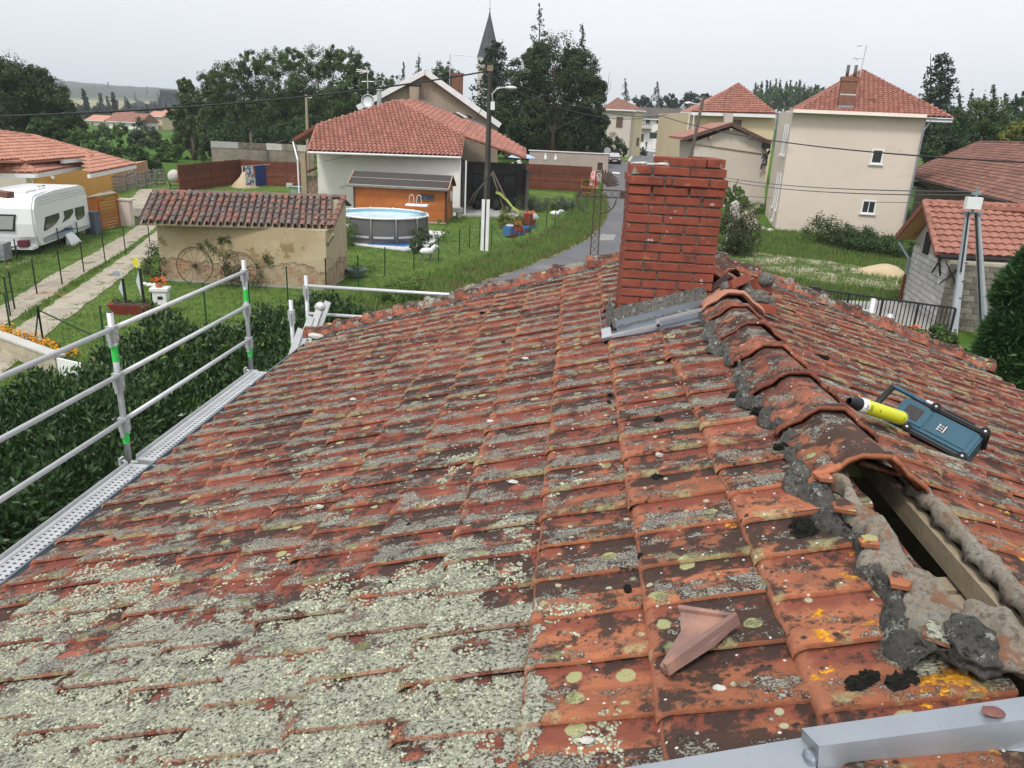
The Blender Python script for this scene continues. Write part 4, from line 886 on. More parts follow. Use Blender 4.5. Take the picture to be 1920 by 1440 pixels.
# kerb of the corner
k_ = [gp(*p) for p in ((1178, 303), (1186, 290), (1207, 279), (1238, 266))]
b = MB(); [b.bar(k_[i]+Vector((0, 0, .08)), k_[i+1]+Vector((0, 0, .08)), .15, .14) for i in range(3)]; tag(b.build('kerb', CONCL), kind='structure')
strip('gravel_track', ((-60, 625), (0, 597), (60, 560), (125, 517), (200, 476), (262, 436), (300, 405)), .95, .03, GRAVEL, jag=.05)
strip('gravel_track', ((-60, 720), (0, 672), (60, 622), (130, 572), (200, 522), (262, 478), (300, 446), (330, 415)), .95, .03, GRAVEL, jag=.05)
strip('gravel_track', ((-60, 500), (0, 505), (60, 482), (130, 452), (200, 425), (245, 395)), .7, .028, pm('worn track', (.20, .19, .12), (.12, .15, .05), 1.5, bump=.4), jag=.15)
drape('gravel_yard', [gp(*p) for p in ((240, 400), (330, 440), (360, 400), (420, 372), (300, 355), (262, 355), (236, 385))], .033, GRAVEL, jag=.15)
drape('dirt_lot', [gp(*p) for p in ((1335, 478), (1420, 505), (1520, 530), (1690, 548), (1690, 512), (1560, 492), (1450, 478), (1400, 470), (1330, 452))], .03, pm('weedy pale dirt lot', (.42, .37, .28), (.20, .20, .10), .9, bump=.4, bs=14, bd=.05, spots=(((.065, .115, .022), .55, .50, .57), ((.085, .14, .03), 2.2, .53, .60))), jag=.3)
drape('dirt_path', [gp(*p) for p in ((1370, 372), (1405, 365), (1425, 425), (1455, 436), (1400, 432), (1375, 420))], .03, GRAVEL, jag=.1)
drape('gravel_forecourt', [gp(*p) for p in ((1505, 566), (1690, 566), (1770, 575), (1770, 700), (1520, 680))], .03, pm('grey gravel forecourt', (.36, .345, .32), (.27, .26, .24), .9, bump=.6, bs=16, bd=.04, spots=(((.5, .48, .45), 5, .55, .7), ((.08, .11, .04), 1.2, .62, .7))), jag=.15)
o = MB().lathe([(1.25, -.05), (1.0, .18), (.62, .38), (.28, .48), (0, .50)], gp(1662, 517)+Vector((0, .6, -.02)), 30).build('sand_heap', SANDM, None, True)
for v in o.data.vertices: v.co.z += .06*math.sin(v.co.x*3)+.05*math.sin(v.co.y*2.3+v.co.x); v.co.y = v.co.y if False else v.co.y
tag(o, 'low heap of beige sand beside the block garage', 'sand heap')

# ================================================================== ROOFS AND WALLS
def tiles(poly, pl, cp, rp, mt, name, parent, lift=.03, arc=.045, kind='stuff', seg=5, parts=False, mats=None, base=True, label=None):
    """rows of curved tiles covering polygon (points on plane pl)"""
    ex, eu, n, O = pl.ex, pl.eu, pl.n, pl.A; U = [((p-O).dot(ex), (p-O).dot(eu)) for p in poly]
    def span(t_):
        xs = []
        for i in range(len(U)):
            (s0, t0), (s1, t1) = U[i], U[(i+1) % len(U)]
            if (t0-t_)*(t1-t_) <= 0 and abs(t0-t1) > 1e-6: xs.append(s0+(s1-s0)*(t_-t0)/(t1-t0))
        return (min(xs), max(xs)) if len(xs) >= 2 else None
    tmin, tmax = min(u[1] for u in U), max(u[1] for u in U); V = []; F = []; t_ = tmin; j = 0; smin = min(u[0] for u in U)
    if base:
        b = MB(); b.prism([p-n*.005 for p in poly], -n*.10); b.build('roof_deck', mt, parent)
    while t_ < tmax-.02:
        sp = span(t_+rp*.35)
        if sp:
            i0 = int(math.floor((sp[0]-smin)/cp)); i1 = int(math.ceil((sp[1]-smin)/cp))
            for i in range(i0, i1):
                s0 = smin+i*cp; s1 = s0+cp
                if s0+cp*.5 < sp[0]-cp*.3 or s0+cp*.5 > sp[1]+cp*.3: continue
                s0 = max(s0, sp[0]-.02); s1 = min(s1, sp[1]+.02)
                if s1-s0 < .03: continue
                te = min(t_+rp*1.15, tmax); o_ = len(V); tv = t_+random.uniform(-.008, .008); lf = lift+random.uniform(-.006, .008)
                for (tt, h0) in ((tv, lf), (te, .002)):
                    for k in range(seg+1):
                        q = k/seg; z = arc*math.sin(math.pi*q)**.8*(1 if True else 1)
                        V.append(O+ex*(s0+(s1-s0)*q)+eu*tt+n*(h0+z))
                for k in range(seg+1): V.append(V[o_+k]-n*(.02+lift*.5)-eu*(-.004))
                g = [(o_+k, o_+k+1, o_+seg+2+k, o_+seg+1+k) for k in range(seg)]+[(o_+2*(seg+1)+k, o_+2*(seg+1)+k+1, o_+k+1, o_+k) for k in range(seg)]
                if parts:
                    VV = V[o_:]; FF = [tuple(a_-o_ for a_ in f) for f in g]; V = V[:o_]
                    c = sum(VV, Vector())/len(VV); mk('tile', VV, FF, random.choice(mats) if mats else mt, parent, False)
                else: F += g
        t_ += rp; j += 1
    if F: tag(mk(name, V, F, mt, parent), kind=kind if len(F) > 300 else None)
def hips(pts, r_, mt, parent, name='ridge_cap', seg=.38):
    for a_, c_ in pts:
        n = max(1, int((c_-a_).length/seg)); b = MB()
        for i in range(n): p, q = a_.lerp(c_, i/n), a_.lerp(c_, (i+1.12)/n); b.tube(p+Vector((0, 0, .03)), q+Vector((0, 0, .02)), r_, 7, r_*.82)
        b.build(name, mt, parent)
def wallquad(A, B, z0, z1, th, mt, parent, name='wall'):
    M_ = frame(Vector((A.x, A.y, 0)), Vector((B.x, B.y, 0))); MB(M_).box(0, (B-A).xy.length, 0, th, z0, z1).build(name, mt, parent); return M_
def window_on(A, B, x0, y0, x1, y1, parent, fm, gm, sill=True, nb=1, dep=.02, name='window', label=None, thick=.06):
    """window whose photo rectangle is x0..x1 / y0..y1 on the vertical wall A-B"""
    a_, c_ = onwall(A, B, x0, (y0+y1)/2), onwall(A, B, x1, (y0+y1)/2); zt, zb_ = onwall(A, B, (x0+x1)/2, y0).z, onwall(A, B, (x0+x1)/2, y1).z
    M_ = frame(Vector((A.x, A.y, 0)), Vector((B.x, B.y, 0))); Mi = M_.inverted(); xa, xb_ = (Mi @ a_).x, (Mi @ c_).x
    b = MB(M_); f = thick
    b.box(xa, xa+f, -.045, .03, zb_, zt).box(xb_-f, xb_, -.045, .03, zb_, zt).box(xa+f, xb_-f, -.045, .03, zt-f, zt).box(xa+f, xb_-f, -.045, .03, zb_, zb_+f)
    fr = b.build('window', fm, parent)
    if label: fr['label'] = label
    MB(M_).box(xa+f, xb_-f, -.018, .0, zb_+f, zt-f).build('pane', gm, fr)
    if nb > 1:
        for k in range(1, nb): MB(M_).box(xa+(xb_-xa)*k/nb-.025, xa+(xb_-xa)*k/nb+.025, -.04, -.018, zb_+f, zt-f).build('mullion', fm, fr)
    if sill: MB(M_).box(xa-.08, xb_+.08, -.12, -.046, zb_-.06, zb_).build('sill', fm, fr)
    return fr
XY = lambda p: Vector((p.x, p.y, 0))
def gutterline(a_, c_, r_, mt, parent):
    MB().tube(a_, c_, r_, 8).build('gutter', mt, parent)

# ---- white house with the tiled hip end
A0, A1 = gp(598, 395), gp(862, 405); hA = root('white_house', 'long white house with a pink tiled hip roof and side veranda, behind the pool', 'house', XY(A0).to_tuple())
fx = (XY(A1)-XY(A0)).normalized(); fy = Vector((-fx.y, fx.x, 0)); W_ = (XY(A1)-XY(A0)).length
P0 = XY(A0); P1 = XY(A1)
pl = eave_plane((577, 284), (864, 294), 3.72, .42)
fp = [pl.at(*p) for p in ((577, 284), (864, 294), (870, 255), (742, 190), (594, 236))]
tiles(fp, pl, .28, .38, CLAYP, 'roof_tiles', hA, lift=.06, arc=.12); hips(((fp[1], fp[2]), (fp[2], fp[3]), (fp[4], fp[3]), (fp[0], fp[4])), .09, CLAYP, hA)
b = MB(); b.box(0, W_, 0, .3, 0, 3.60); b.M = frame(P0, P1); bb = MB(frame(P0, P1)); bb.box(0, W_, 0, .3, 0, 3.62).box(0, .3, .3, 12, 0, 3.6).box(W_-.3, W_, .3, 12, 0, 3.6); bb.build('wall', WHITE, hA)
gutterline(pl.A-Vector((0, 0, .05))-fy*.03, pl.B-Vector((0, 0, .05))-fy*.03, .07, PVC, hA)
MB().tube(P1+Vector((-.02, -.10, .1)), P1+Vector((-.02, -.10, 3.5)), .05, 8).tube(P1+fx*.35+Vector((0, -.10, .1)), P1+fx*.35+Vector((0, -.10, 3.5)), .05, 8).build('downpipe', PVC, hA)
MB(frame(P0, P1)).box(1.35, 1.65, -.10, -.01, 1.55, 1.72).build('vent_box', PVC, hA)
# right slope: plane through the hip and the front verge
Ym = fp[2]
apex, hipR = fp[3], fp[2]; vergeE = onwall(P0-fy*.4+fy*(hipR-P0).dot(fy)*1.0, P1-fy*.4+fy*(hipR-P0).dot(fy)*1.0, 982, 296)
n_ = (hipR-apex).cross(vergeE-hipR).normalized(); n_ = n_ if n_.z > 0 else -n_
pr = Plane(hipR, n_); pr.ex = (vergeE-hipR).normalized(); pr.A = hipR
up_ = n_.cross(pr.ex); pr.eu = up_.normalized() if up_.dot(fy) > 0 else -up_.normalized()
rp_ = [pr.at(*p) for p in ((870, 255), (984, 296), (984, 279), (930, 247), (783, 187), (742, 190))]
prt = Plane(hipR, n_); dn = (vergeE-hipR).normalized(); prt.eu = -dn; prt.ex = prt.eu.cross(n_); prt.A = vergeE
tiles(rp_, prt, .24, .36, CLAYP, 'roof_tiles', hA, lift=.04, arc=.05); hips(((rp_[0], rp_[1]), (rp_[1], rp_[2])), .12, CLAYP, hA, 'verge_cap')
for k in range(4):                         # row of pale roof lights
    q = pr.at(850+k*7, 214-k*1.2); q2 = pr.at(868+k*7, 224-k*1.2); MB().bar(q+n_*.08, q2+n_*.08, .22, .05, n_).build('roof_light', PVC if k % 2 else DARK, hA)
# veranda under it
vz = 3.2; b = MB(frame(P1, P1+fx)); b.box(.0, 4.6, 5.2, 5.4, 0, vz).box(4.5, 4.7, 3.0, 5.4, 0, vz-.3); b.build('veranda_wall', DGREY, hA)
MB(frame(P1, P1+fx)).box(.0, 5.2, -.2, 5.4, -.3, .12).build('veranda_floor', CONC, hA); MB(frame(P1, P1+fx)).box(.05, .25, 0.2, 5.2, .0, 3.3).build('painted_shade_side', DGREY, hA)  # dark panel over the white side wall paints in the veranda shade
for x_ in (.8, 1.9, 3.0): 
    f_ = MB(frame(P1, P1+fx)).box(x_, x_+.07, 5.12, 5.19, .1, 2.4).box(x_+.9, x_+.97, 5.12, 5.19, .1, 2.4).box(x_, x_+.97, 5.12, 5.19, 2.35, 2.42).build('veranda_window', DARK, hA)
    MB(frame(P1, P1+fx)).box(x_+.07, x_+.9, 5.14, 5.17, .15, 2.34).build('pane', GLASS, f_)
pc = gp(963, 372); MB().box(pc.x-.16, pc.x+.16, pc.y-.16, pc.y+.16, pc.z, pc.z+.7).build('column_base', PVC, hA); MB().box(pc.x-.1, pc.x+.1, pc.y-.1, pc.y+.1, pc.z+.7, 3.1).build('column', DGREY, hA)
for k in range(6): MB().box(pc.x+.2, pc.x+.5, pc.y-.15, pc.y+.15, pc.z+.55+k*.42, pc.z+.75+k*.42).build('flower_box', PVC, hA)
MB().path([pc+Vector((-.5, 0, .2)), pc+Vector((-.5, 0, 2.6)), pc+Vector((.4, .1, 2.95))], .05, 6).build('downpipe', PVC, hA)
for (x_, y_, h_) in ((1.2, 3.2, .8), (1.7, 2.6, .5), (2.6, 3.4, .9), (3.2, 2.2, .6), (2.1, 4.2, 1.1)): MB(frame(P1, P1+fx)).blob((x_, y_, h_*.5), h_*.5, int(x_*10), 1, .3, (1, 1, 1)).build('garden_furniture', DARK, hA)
# left wing eave with post
e0 = atY(549, 266, P0.y+1.0); e1 = atY(597, 238, P0.y+1.4); MB().hexa([e0, e0+fy*4, e1+fy*4, e1], [e0+Vector((0, 0, .22)), e0+fy*4+Vector((0, 0, .22)), e1+fy*4+Vector((0, 0, .25)), e1+Vector((0, 0, .25))]).build('side_eave', pm('brown red eave', (.22, .07, .045), (.17, .055, .04), 3), hA)
gq = gp(573, 400); MB().box(gq.x-.16, gq.x+.16, gq.y-.1, gq.y+.2, 0, 3.6).build('grey_post', WOODG, hA); MB().path([e0+Vector((.05, -.1, 0)), Vector((gq.x-.3, gq.y-.15, 3.2)), Vector((gq.x-.3, gq.y-.15, .3))], .05, 6).build('downpipe', PVC, hA)
BRW = pm('old brick and rubble', (.30, .21, .14), (.18, .11, .075), 9, bump=.6, bs=30, bd=.03, spots=(((.36, .30, .23), 7, .5, .6),))
MB(frame(P0-fx*.95, P0)).box(0, .93, .1, .4, 0, 2.1).build('brick_return', BRW, hA)
MB().hexa([P0-fx*1.5+Vector((0, -.3, 1.95)), P0+Vector((-.05, -.3, 2.65)), P0+Vector((-.05, .8, 2.65)), P0-fx*1.5+Vector((0, .8, 1.95))], [P0-fx*1.5+Vector((0, -.3, 2.03)), P0+Vector((-.05, -.3, 2.73)), P0+Vector((-.05, .8, 2.73)), P0-fx*1.5+Vector((0, .8, 2.03))]).build('lean_to_roof', CLAYB, hA)
# satellite dish, flue and aerial on it
q = atY(690, 196, fp[3].y-.5); MB().tube((q.x, q.y, q.z-1), (q.x, q.y, atY(690, 125, q.y).z), .035, 8).build('aerial_mast', ALU, hA)
for k, (px, py) in enumerate(((668, 130), (668, 134), (674, 138))): MB().tube(atY(px, py, q.y), atY(693, 134, q.y), .03, 5).build('aerial_arm', ALU, hA)
MB().tube(atY(678, 153, q.y), atY(702, 153, q.y), .03, 5).tube(atY(684, 124, q.y), atY(692, 138, q.y), .04, 5).build('aerial_arm', ALU, hA)
d0 = atY(690, 190, q.y-.4); b = MB(Matrix.Translation(d0) @ Matrix.Rotation(R(80), 4, 'X')); b.lathe([(0, .0), (.25, .02), (.45, .08), (.47, .08), (.25, .05), (0, .03)], (0, 0, 0), 20); b.build('satellite_dish', ALU, hA, True)
f0 = atY(711, 186, fp[3].y); MB().tube((f0.x, f0.y, f0.z-.8), (f0.x, f0.y, atY(711, 169, f0.y).z), .16, 10).tube((f0.x, f0.y, atY(711, 169, f0.y).z), (f0.x, f0.y, atY(711, 167, f0.y).z), .24, 10).build('flue', ALU, hA)

# ---- taller gabled house behind
ga, gb_ = rp_[4], rp_[3]; gA = XY(ga); yv0 = gA.normalized(); gB = gA+Vector((yv0.y, -yv0.x, 0))*8; ext = (gB-gA).normalized(); yv = Vector((-ext.y, ext.x, 0))
gA0, gB0 = gA-yv*.0, gB
hB = root('gabled_house', 'tall old house with stained beige gable and white verge boards, behind the pink roof', 'house', gA.to_tuple())
gw = [onwall(gA0, gB0, *p) for p in ((676, 204), (797, 140), (932, 232), (936, 330), (676, 330))]
for p in gw[3:]: p.z = 0
b = MB(); b.prism(gw, yv*9); b.build('wall', BEIGE, hB)
ap, el, er = [onwall(gA0-yv*.45, gB0-yv*.45, *p) for p in ((797, 135), (670, 203), (938, 236))]
for s_, e_ in ((0, el), (1, er)):
    MB().hexa([ap, e_, e_+yv*10, ap+yv*10], [ap+Vector((0, 0, .14)), e_+Vector((0, 0, .14)), e_+yv*10+Vector((0, 0, .14)), ap+yv*10+Vector((0, 0, .14))]).build('roof_slope', CLAYB, hB)
    MB().bar(ap+Vector((0, 0, .02))-yv*.03, e_+Vector((0, 0, .02))-yv*.03, .06, .38, Vector((0, 0, 1))).build('verge_board', PVC, hB)
q = onwall(gA0, gB0, 779, 190); q2 = onwall(gA0, gB0, 779, 163); MB().box(q.x-.35, q.x+.35, q.y-.5, q.y-.02, q.z, q2.z).build('wall_flue', BEIGE, hB); MB().box(q.x-.45, q.x+.45, q.y-.55, q.y-.0, q2.z+.1, q2.z+.2).box(q.x-.4, q.x-.3, q.y-.5, q.y-.4, q2.z, q2.z+.1).box(q.x+.3, q.x+.4, q.y-.5, q.y-.4, q2.z, q2.z+.1).build('flue_cap', DGREY, hB)
q = atY(857, 170, gA.y+4); q2 = atY(857, 137, gA.y+4); b = MB(); b.box(q.x-.42, q.x+.42, q.y-.3, q.y+.3, q.z-1.5, q2.z-.2).box(q.x-.5, q.x+.5, q.y-.36, q.y+.36, q2.z-.2, q2.z); b.build('brick_chimney', BRICKO, hB)
MB().tube((q.x-.6, q.y, q2.z-1), (q.x-.6, q.y, atY(851, 101, q.y).z), .035, 6).tube(atY(851, 103, q.y), atY(885, 105, q.y), .03, 5).tube(atY(829, 121, q.y), atY(850, 122, q.y), .03, 5).build('aerial', ALU, hB)
MB().bar(onwall(gA0-yv*.05, gB0-yv*.05, 783, 186), onwall(gA0-yv*.05, gB0-yv*.05, 918, 240), .12, .16).build('lead_flashing', ZINC, hB)

# ---- orange wooden shed
S0, S1 = gp(664, 412), gp(836, 421); S0, S1 = XY(S0), XY(S1); sh = root('garden_shed', 'orange stained wooden shed with dark felt roof standing against the white house', 'shed', S0.to_tuple())
MS = frame(S0, S1); SW = (S1-S0).length; SD = 2.7; SHH = 2.02
b = MB(MS); hh = .145; z = .12
while z < SHH:
    zt = min(z+hh-.012, SHH); b.box(0, SW, 0, .04, z, zt); b.box(SW-.04, SW, .04, SD, z, zt); z += hh
b.box(.01, SW-.01, .01, .03, .1, SHH); b.box(SW-.03, SW-.01, .03, SD, .1, SHH+.3); b.build('board_wall', WOODO, sh)
b = MB(MS); [b.box(x, x+.10, -.03, .06, .1, SHH) for x in (-.01, SW-.09)]; b.box(SW-.02, SW+.03, .05, .15, .1, SHH).box(SW-.02, SW+.03, SD-.1, SD, .1, SHH); b.build('corner_post', pm('dark shed corner', (.10, .035, .02), (.08, .03, .018), 2), sh)
MB(MS).box(3.0, SW, -.06, .0, .04, .10).build('base_beam', CONCL, sh)
zr = SHH+.72
MB(MS).prism([(SW-.02, 0.04, SHH), (SW-.02, SD, SHH), (SW-.02, SD/2, zr-.1)], (.04, 0, 0)).build('gable_board', WOODO, sh)
b = MB(MS); x0, x1 = -.28, SW+.18
b.hexa([(x0, -.28, SHH-.02), (x1, -.28, SHH-.02), (x1, SD/2, zr-.06), (x0, SD/2, zr-.06)], [(x0, -.28, SHH+.04), (x1, -.28, SHH+.04), (x1, SD/2, zr), (x0, SD/2, zr)])
b.hexa([(x0, SD/2, zr-.06), (x1, SD/2, zr-.06), (x1, SD+.28, SHH-.02), (x0, SD+.28, SHH-.02)], [(x0, SD/2, zr), (x1, SD/2, zr), (x1, SD+.28, SHH+.04), (x0, SD+.28, SHH+.04)]); b.build('felt_roof', FELT, sh)
LT = pm('pale weathered batten', (.50, .46, .42), (.36, .33, .30), 6)
def onr(x, q): return (x, -.28+(SD/2+.28)*q, SHH+.04+(zr-SHH-.04)*q+.02)
b = MB(MS); b.bar(onr(x0, .52), onr(x1, .52), .045, .03); b.build('batten', LT, sh); b = MB(MS); b.bar(onr(x0, .0), onr(x1, .0), .05, .05); b.build('batten', LT, sh)
for x in (x0, x1): MB(MS).bar(onr(x, 0), onr(x, 1), .06, .08).bar((x, SD/2, zr+.02), (x, SD+.28, SHH+.06), .06, .08).build('verge_board', pm('pinkish verge board', (.42, .27, .20), (.35, .22, .16), 5), sh)
MB(MS).tube((x0-.02, -.33, SHH-.03), (x1, -.33, SHH-.03), .05, 8).build('gutter', pm('dull gutter', (.17, .17, .15), (.12, .12, .10), 6), sh)
window_on(S0, S1, 784, 364, 815, 377, sh, pm('brown window frame', (.20, .08, .03), (.16, .06, .03), 6), pm('curtain behind glass', (.10, .12, .15), (.04, .05, .07), 9, rough=.2, bump=0), False, 1)
MB(MS).tube((SW+.03, SD*.6, 1.5), (SW+.12, SD*.6, 1.5), .32, 14).build('hose_reel', PVC, sh)

# ---- barn with barrel tiles
B0, B1 = XY(gp(304, 527)), XY(gp(612, 545)); B1 = B0+(B1-B0).normalized()*5.95; MBn = frame(B0, B1); bw = 5.95
barn = root('small_barn', 'small old rammed earth barn with barrel tile roof and cracked ochre plaster', 'barn', B0.to_tuple())
def barn_wall_mat():
    mt, t, p = newmat('cracked ochre plaster over brick'); b = NB(t); P = b.pos; sx = b.n('ShaderNodeSeparateXYZ'); b.l(P, sx.inputs[0]); Z = sx.outputs[2]
    pla = b.mix(b.sm(b.noise(.8, detail=7), .4, .6), (.47, .385, .255), (.40, .31, .19)); pla = b.mix(b.sm(b.noise(1.3, (3, 3, 3), detail=7, rough=.65), .56, .62), pla, (.27, .185, .095))
    pla = b.mix(b.sm(b.noise((4, 4, 1.2), (1, 2, 3), detail=5), .64, .70), pla, (.20, .15, .09))
    bt = b.n('ShaderNodeTexBrick'); cv = b.n('ShaderNodeCombineXYZ'); b.l(b.math('ADD', sx.outputs[0], sx.outputs[1]), cv.inputs[0]); b.l(Z, cv.inputs[1]); b.l(cv.outputs[0], bt.inputs['Vector'])
    bt.inputs['Scale'].default_value = 1; bt.inputs['Brick Width'].default_value = .3; bt.inputs['Row Height'].default_value = .075; bt.inputs['Mortar Size'].default_value = .012
    bt.inputs['Color1'].default_value = (.30, .115, .06, 1); bt.inputs['Color2'].default_value = (.36, .22, .13, 1); bt.inputs['Mortar'].default_value = (.38, .31, .22, 1)
    brk = b.mix(b.sm(b.noise(3, (8, 8, 1), detail=6), .45, .6), bt.outputs[0], (.40, .32, .21))
    h = b.math('ADD', Z, b.math('MULTIPLY', b.math('SUBTRACT', b.noise(.9, (7, 1, 1), detail=9, rough=.7), .5), 1.5)); k = b.sm(h, .78, .70)
    hb = b.sm(Z, .14, .06); col = b.mix(k, pla, brk); col = b.mix(hb, col, (.36, .35, .31))
    b.l(col, p.inputs['Base Color']); p.inputs['Roughness'].default_value = .95
    b.bump(p, b.math('ADD', b.math('MULTIPLY', b.math('SUBTRACT', 1, k), .8), b.math('MULTIPLY', b.noise(22, detail=7, rough=.7), .5)), .8, .05); return mt
BW = barn_wall_mat()
pb = eave_plane((262, 418), (621, 428), 2.12, .38)
bp = [pb.at(*p) for p in ((262, 418), (622, 429), (645, 371), (287, 361))]
bd_ = (MBn.inverted() @ bp[2]).y; rz_ = bp[2].z; print('barn depth', bd_, 'ridge', rz_)
MB(MBn).box(0, bw, 0, .4, 0, 2.08).prism([(0, .4, 0), (0, bd_, 0), (0, bd_, rz_-.20), (0, .4, 2.12)], (.4, 0, 0)).prism([(bw-.4, .4, 0), (bw-.4, bd_, 0), (bw-.4, bd_, rz_-.20), (bw-.4, .4, 2.12)], (.4, 0, 0)).box(.4, bw-.4, bd_-.4, bd_, 0, rz_-.25).build('wall', BW, barn)
for q in (pb.A, pb.B): pass
MB().prism([p-pb.n*.03 for p in bp], -pb.n*.05).build('roof_boarding', WOODG, barn)
BT = [pm('barrel tile %d' % i, c1, c2, 9, bump=.5, bs=50, spots=(((.09, .08, .075), 6, .52, .64), ((.36, .34, .30), 9, .60, .70))) for i, (c1, c2) in enumerate((((.24, .12, .095), (.17, .085, .07)), ((.20, .145, .125), (.14, .10, .09)), ((.29, .135, .09), (.21, .10, .075)), ((.17, .13, .115), (.12, .095, .085))))]
L0, L1 = (bp[1]-bp[0]).length, (bp[3]-bp[0]).dot(pb.eu); ncol, nrow = 28, 6; _bt = {}
for i in range(ncol):
    for j in range(nrow):
        for kind_ in (0,):
            s0 = (bp[0]-pb.A).dot(pb.ex); skew = (bp[3]-bp[0]).dot(pb.ex)*j/nrow+(.0)
            rp__ = L1/nrow; c = pb.A+pb.ex*(s0+L0*(i+.5)/ncol+skew*.95)+pb.eu*(rp__*j-.02+random.uniform(-.03, .03))+pb.n*(.065+random.uniform(-.012, .012))
            key = (random.randrange(4), random.randrange(3))
            if key not in _bt:
                V, F = barrel(Vector((0, 0, 0)), Vector((0, rp__*1.35, 0)), .085, key[1]+key[0]*5, n=7, arc=2.6, flare=1.12, th=.012); me = bpy.data.meshes.new('barrel_tile'); me.from_pydata(V, [], F); me.materials.append(BT[key[0]]); me.polygons.foreach_set('use_smooth', [True]*len(F)); _bt[key] = me
            o = bpy.data.objects.new('barrel_tile', _bt[key]); COL.objects.link(o); o.parent = barn
            Mq = Matrix((pb.ex, pb.eu, pb.n)).transposed().to_4x4(); Mq.translation = c-wl(barn); o.matrix_local = Mq @ Matrix.Rotation(R(random.uniform(-3, 3)), 4, 'Z') @ Matrix.Rotation(R(-3), 4, 'X')
b = MB()
for i in range(ncol): 
    c = pb.A+pb.ex*((bp[0]-pb.A).dot(pb.ex)+L0*(i)/ncol); V, F = barrel(c+pb.n*.03, c+pb.eu*L1+pb.ex*(bp[3]-bp[0]).dot(pb.ex)+pb.n*.03, .08, i, up=-pb.n, n=5); b.add(V, F)
b.build('channel_tiles', BT[3], barn, True)
n_ = 16
for i in range(n_): a_, c_ = bp[3].lerp(bp[2], i/n_), bp[3].lerp(bp[2], (i+1.1)/n_); V, F = barrel(a_+Vector((0, 0, .02)), c_+Vector((0, 0, .02)), .10, i, n=7); mk('ridge_tile', V, F, BT[i % 4], barn, True)
for i in range(6): a_, c_ = bp[1].lerp(bp[2], i/6), bp[1].lerp(bp[2], (i+1.15)/6); V, F = barrel(a_+pb.n*.06, c_+pb.n*.05, .10, i, up=pb.n, n=7); mk('verge_tile', V, F, BT[i % 2*2], barn, True)
MB().bar(bp[1]-pb.n*.06, bp[2]-pb.n*.06, .06, .14).build('verge_board', WOODG, barn); MB(MBn).bar((bw-.02, .2, 1.55), (bw+.35, -.25, 2.02), .06, .08).build('eave_brace', WOODG, barn)
# back slope
MB().hexa([bp[3]-pb.n*.04, bp[2]-pb.n*.04, bp[2]+MBn.to_3x3() @ Vector((0, 1.0, -.4)), bp[3]+MBn.to_3x3() @ Vector((0, 1.0, -.4))], [bp[3]+Vector((0, 0, .03)), bp[2]+Vector((0, 0, .03)), bp[2]+MBn.to_3x3() @ Vector((0, 1.0, -.34)), bp[3]+MBn.to_3x3() @ Vector((0, 1.0, -.34))]).build('rear_slope', BT[1], barn)
# wagon wheels against it
def wheel(px, py, d_, lab):
    c = onwall(B0-Vector((0, .12, 0)), B1-Vector((0, .12, 0)), px, py); c.z = max(c.z, d_/2); e = root('wagon_wheel', lab, 'wheel', c, 'rusty wheels against the barn')
    xx = (B1-B0).normalized(); zz = (Vector((0, 0, 1))+Vector((0, .10, 0))).normalized(); pts = [c+xx*(d_/2*math.cos(t_))+zz*(d_/2*math.sin(t_)) for t_ in np.linspace(0, 2*math.pi, 41)]
    MB().path(pts, .015, 6, cap=False).build('rim', RUST, e, True)
    for k in range(14): t_ = 2*math.pi*k/14; MB().tube(c+xx*(.06*math.cos(t_))+zz*(.06*math.sin(t_)), pts[0]*0+c+xx*(d_/2*math.cos(t_))+zz*(d_/2*math.sin(t_)), .006, 5).build('spoke', RUST, e)
    MB().tube(c+Vector((0, -.09, 0)), c+Vector((0, .06, 0)), .065, 12).build('hub', RUST, e)
wheel(367, 522, 1.28, 'left of two large rusty spoked wheels leaning on the barn'); wheel(452, 524, 1.18, 'right rusty spoked wheel on the barn, half hidden by a climbing plant')
# ---- pool
pc_ = gp(718, 463); vdir = XY(pc_).normalized(); PR, PH = 2.22, 1.30; pcen = XY(pc_)+vdir*(PR+.12)
pool = root('above_ground_pool', 'round grey above ground pool on white legs beside the shed', 'swimming pool', pcen.to_tuple())
GP = pm('grey pool liner', (.135, .13, .135), (.12, .115, .12), 2, rough=.5, bump=.1, bs=6, bd=.02); BP = pm('pool light blue liner', (.25, .48, .58), (.22, .42, .52), 2, rough=.4, bump=0)
MB().lathe([(PR-.05, .02), (PR, .3), (PR+.03, .7), (PR, PH-.03)], pcen, 60).build('liner_wall', GP, pool, True); MB().lathe([(PR-.03, PH-.02), (PR-.04, .1), (0, .1)], pcen, 60).build('inner_liner', BP, pool, True)
mt, t, p = newmat('pool cover and water'); nb_ = NB(t); nb_.l(nb_.mix(nb_.sm(nb_.noise(1.2, detail=4, dist=1.5), .42, .60), (.56, .70, .71), (.70, .79, .79)), p.inputs['Base Color']); p.inputs['Roughness'].default_value = .18; nb_.bump(p, nb_.noise(1.6, detail=3, dist=1), .7, .1)
MB().lathe([(PR-.06, PH-.14), (0, PH-.16)], pcen, 60).build('water', mt, pool, True)
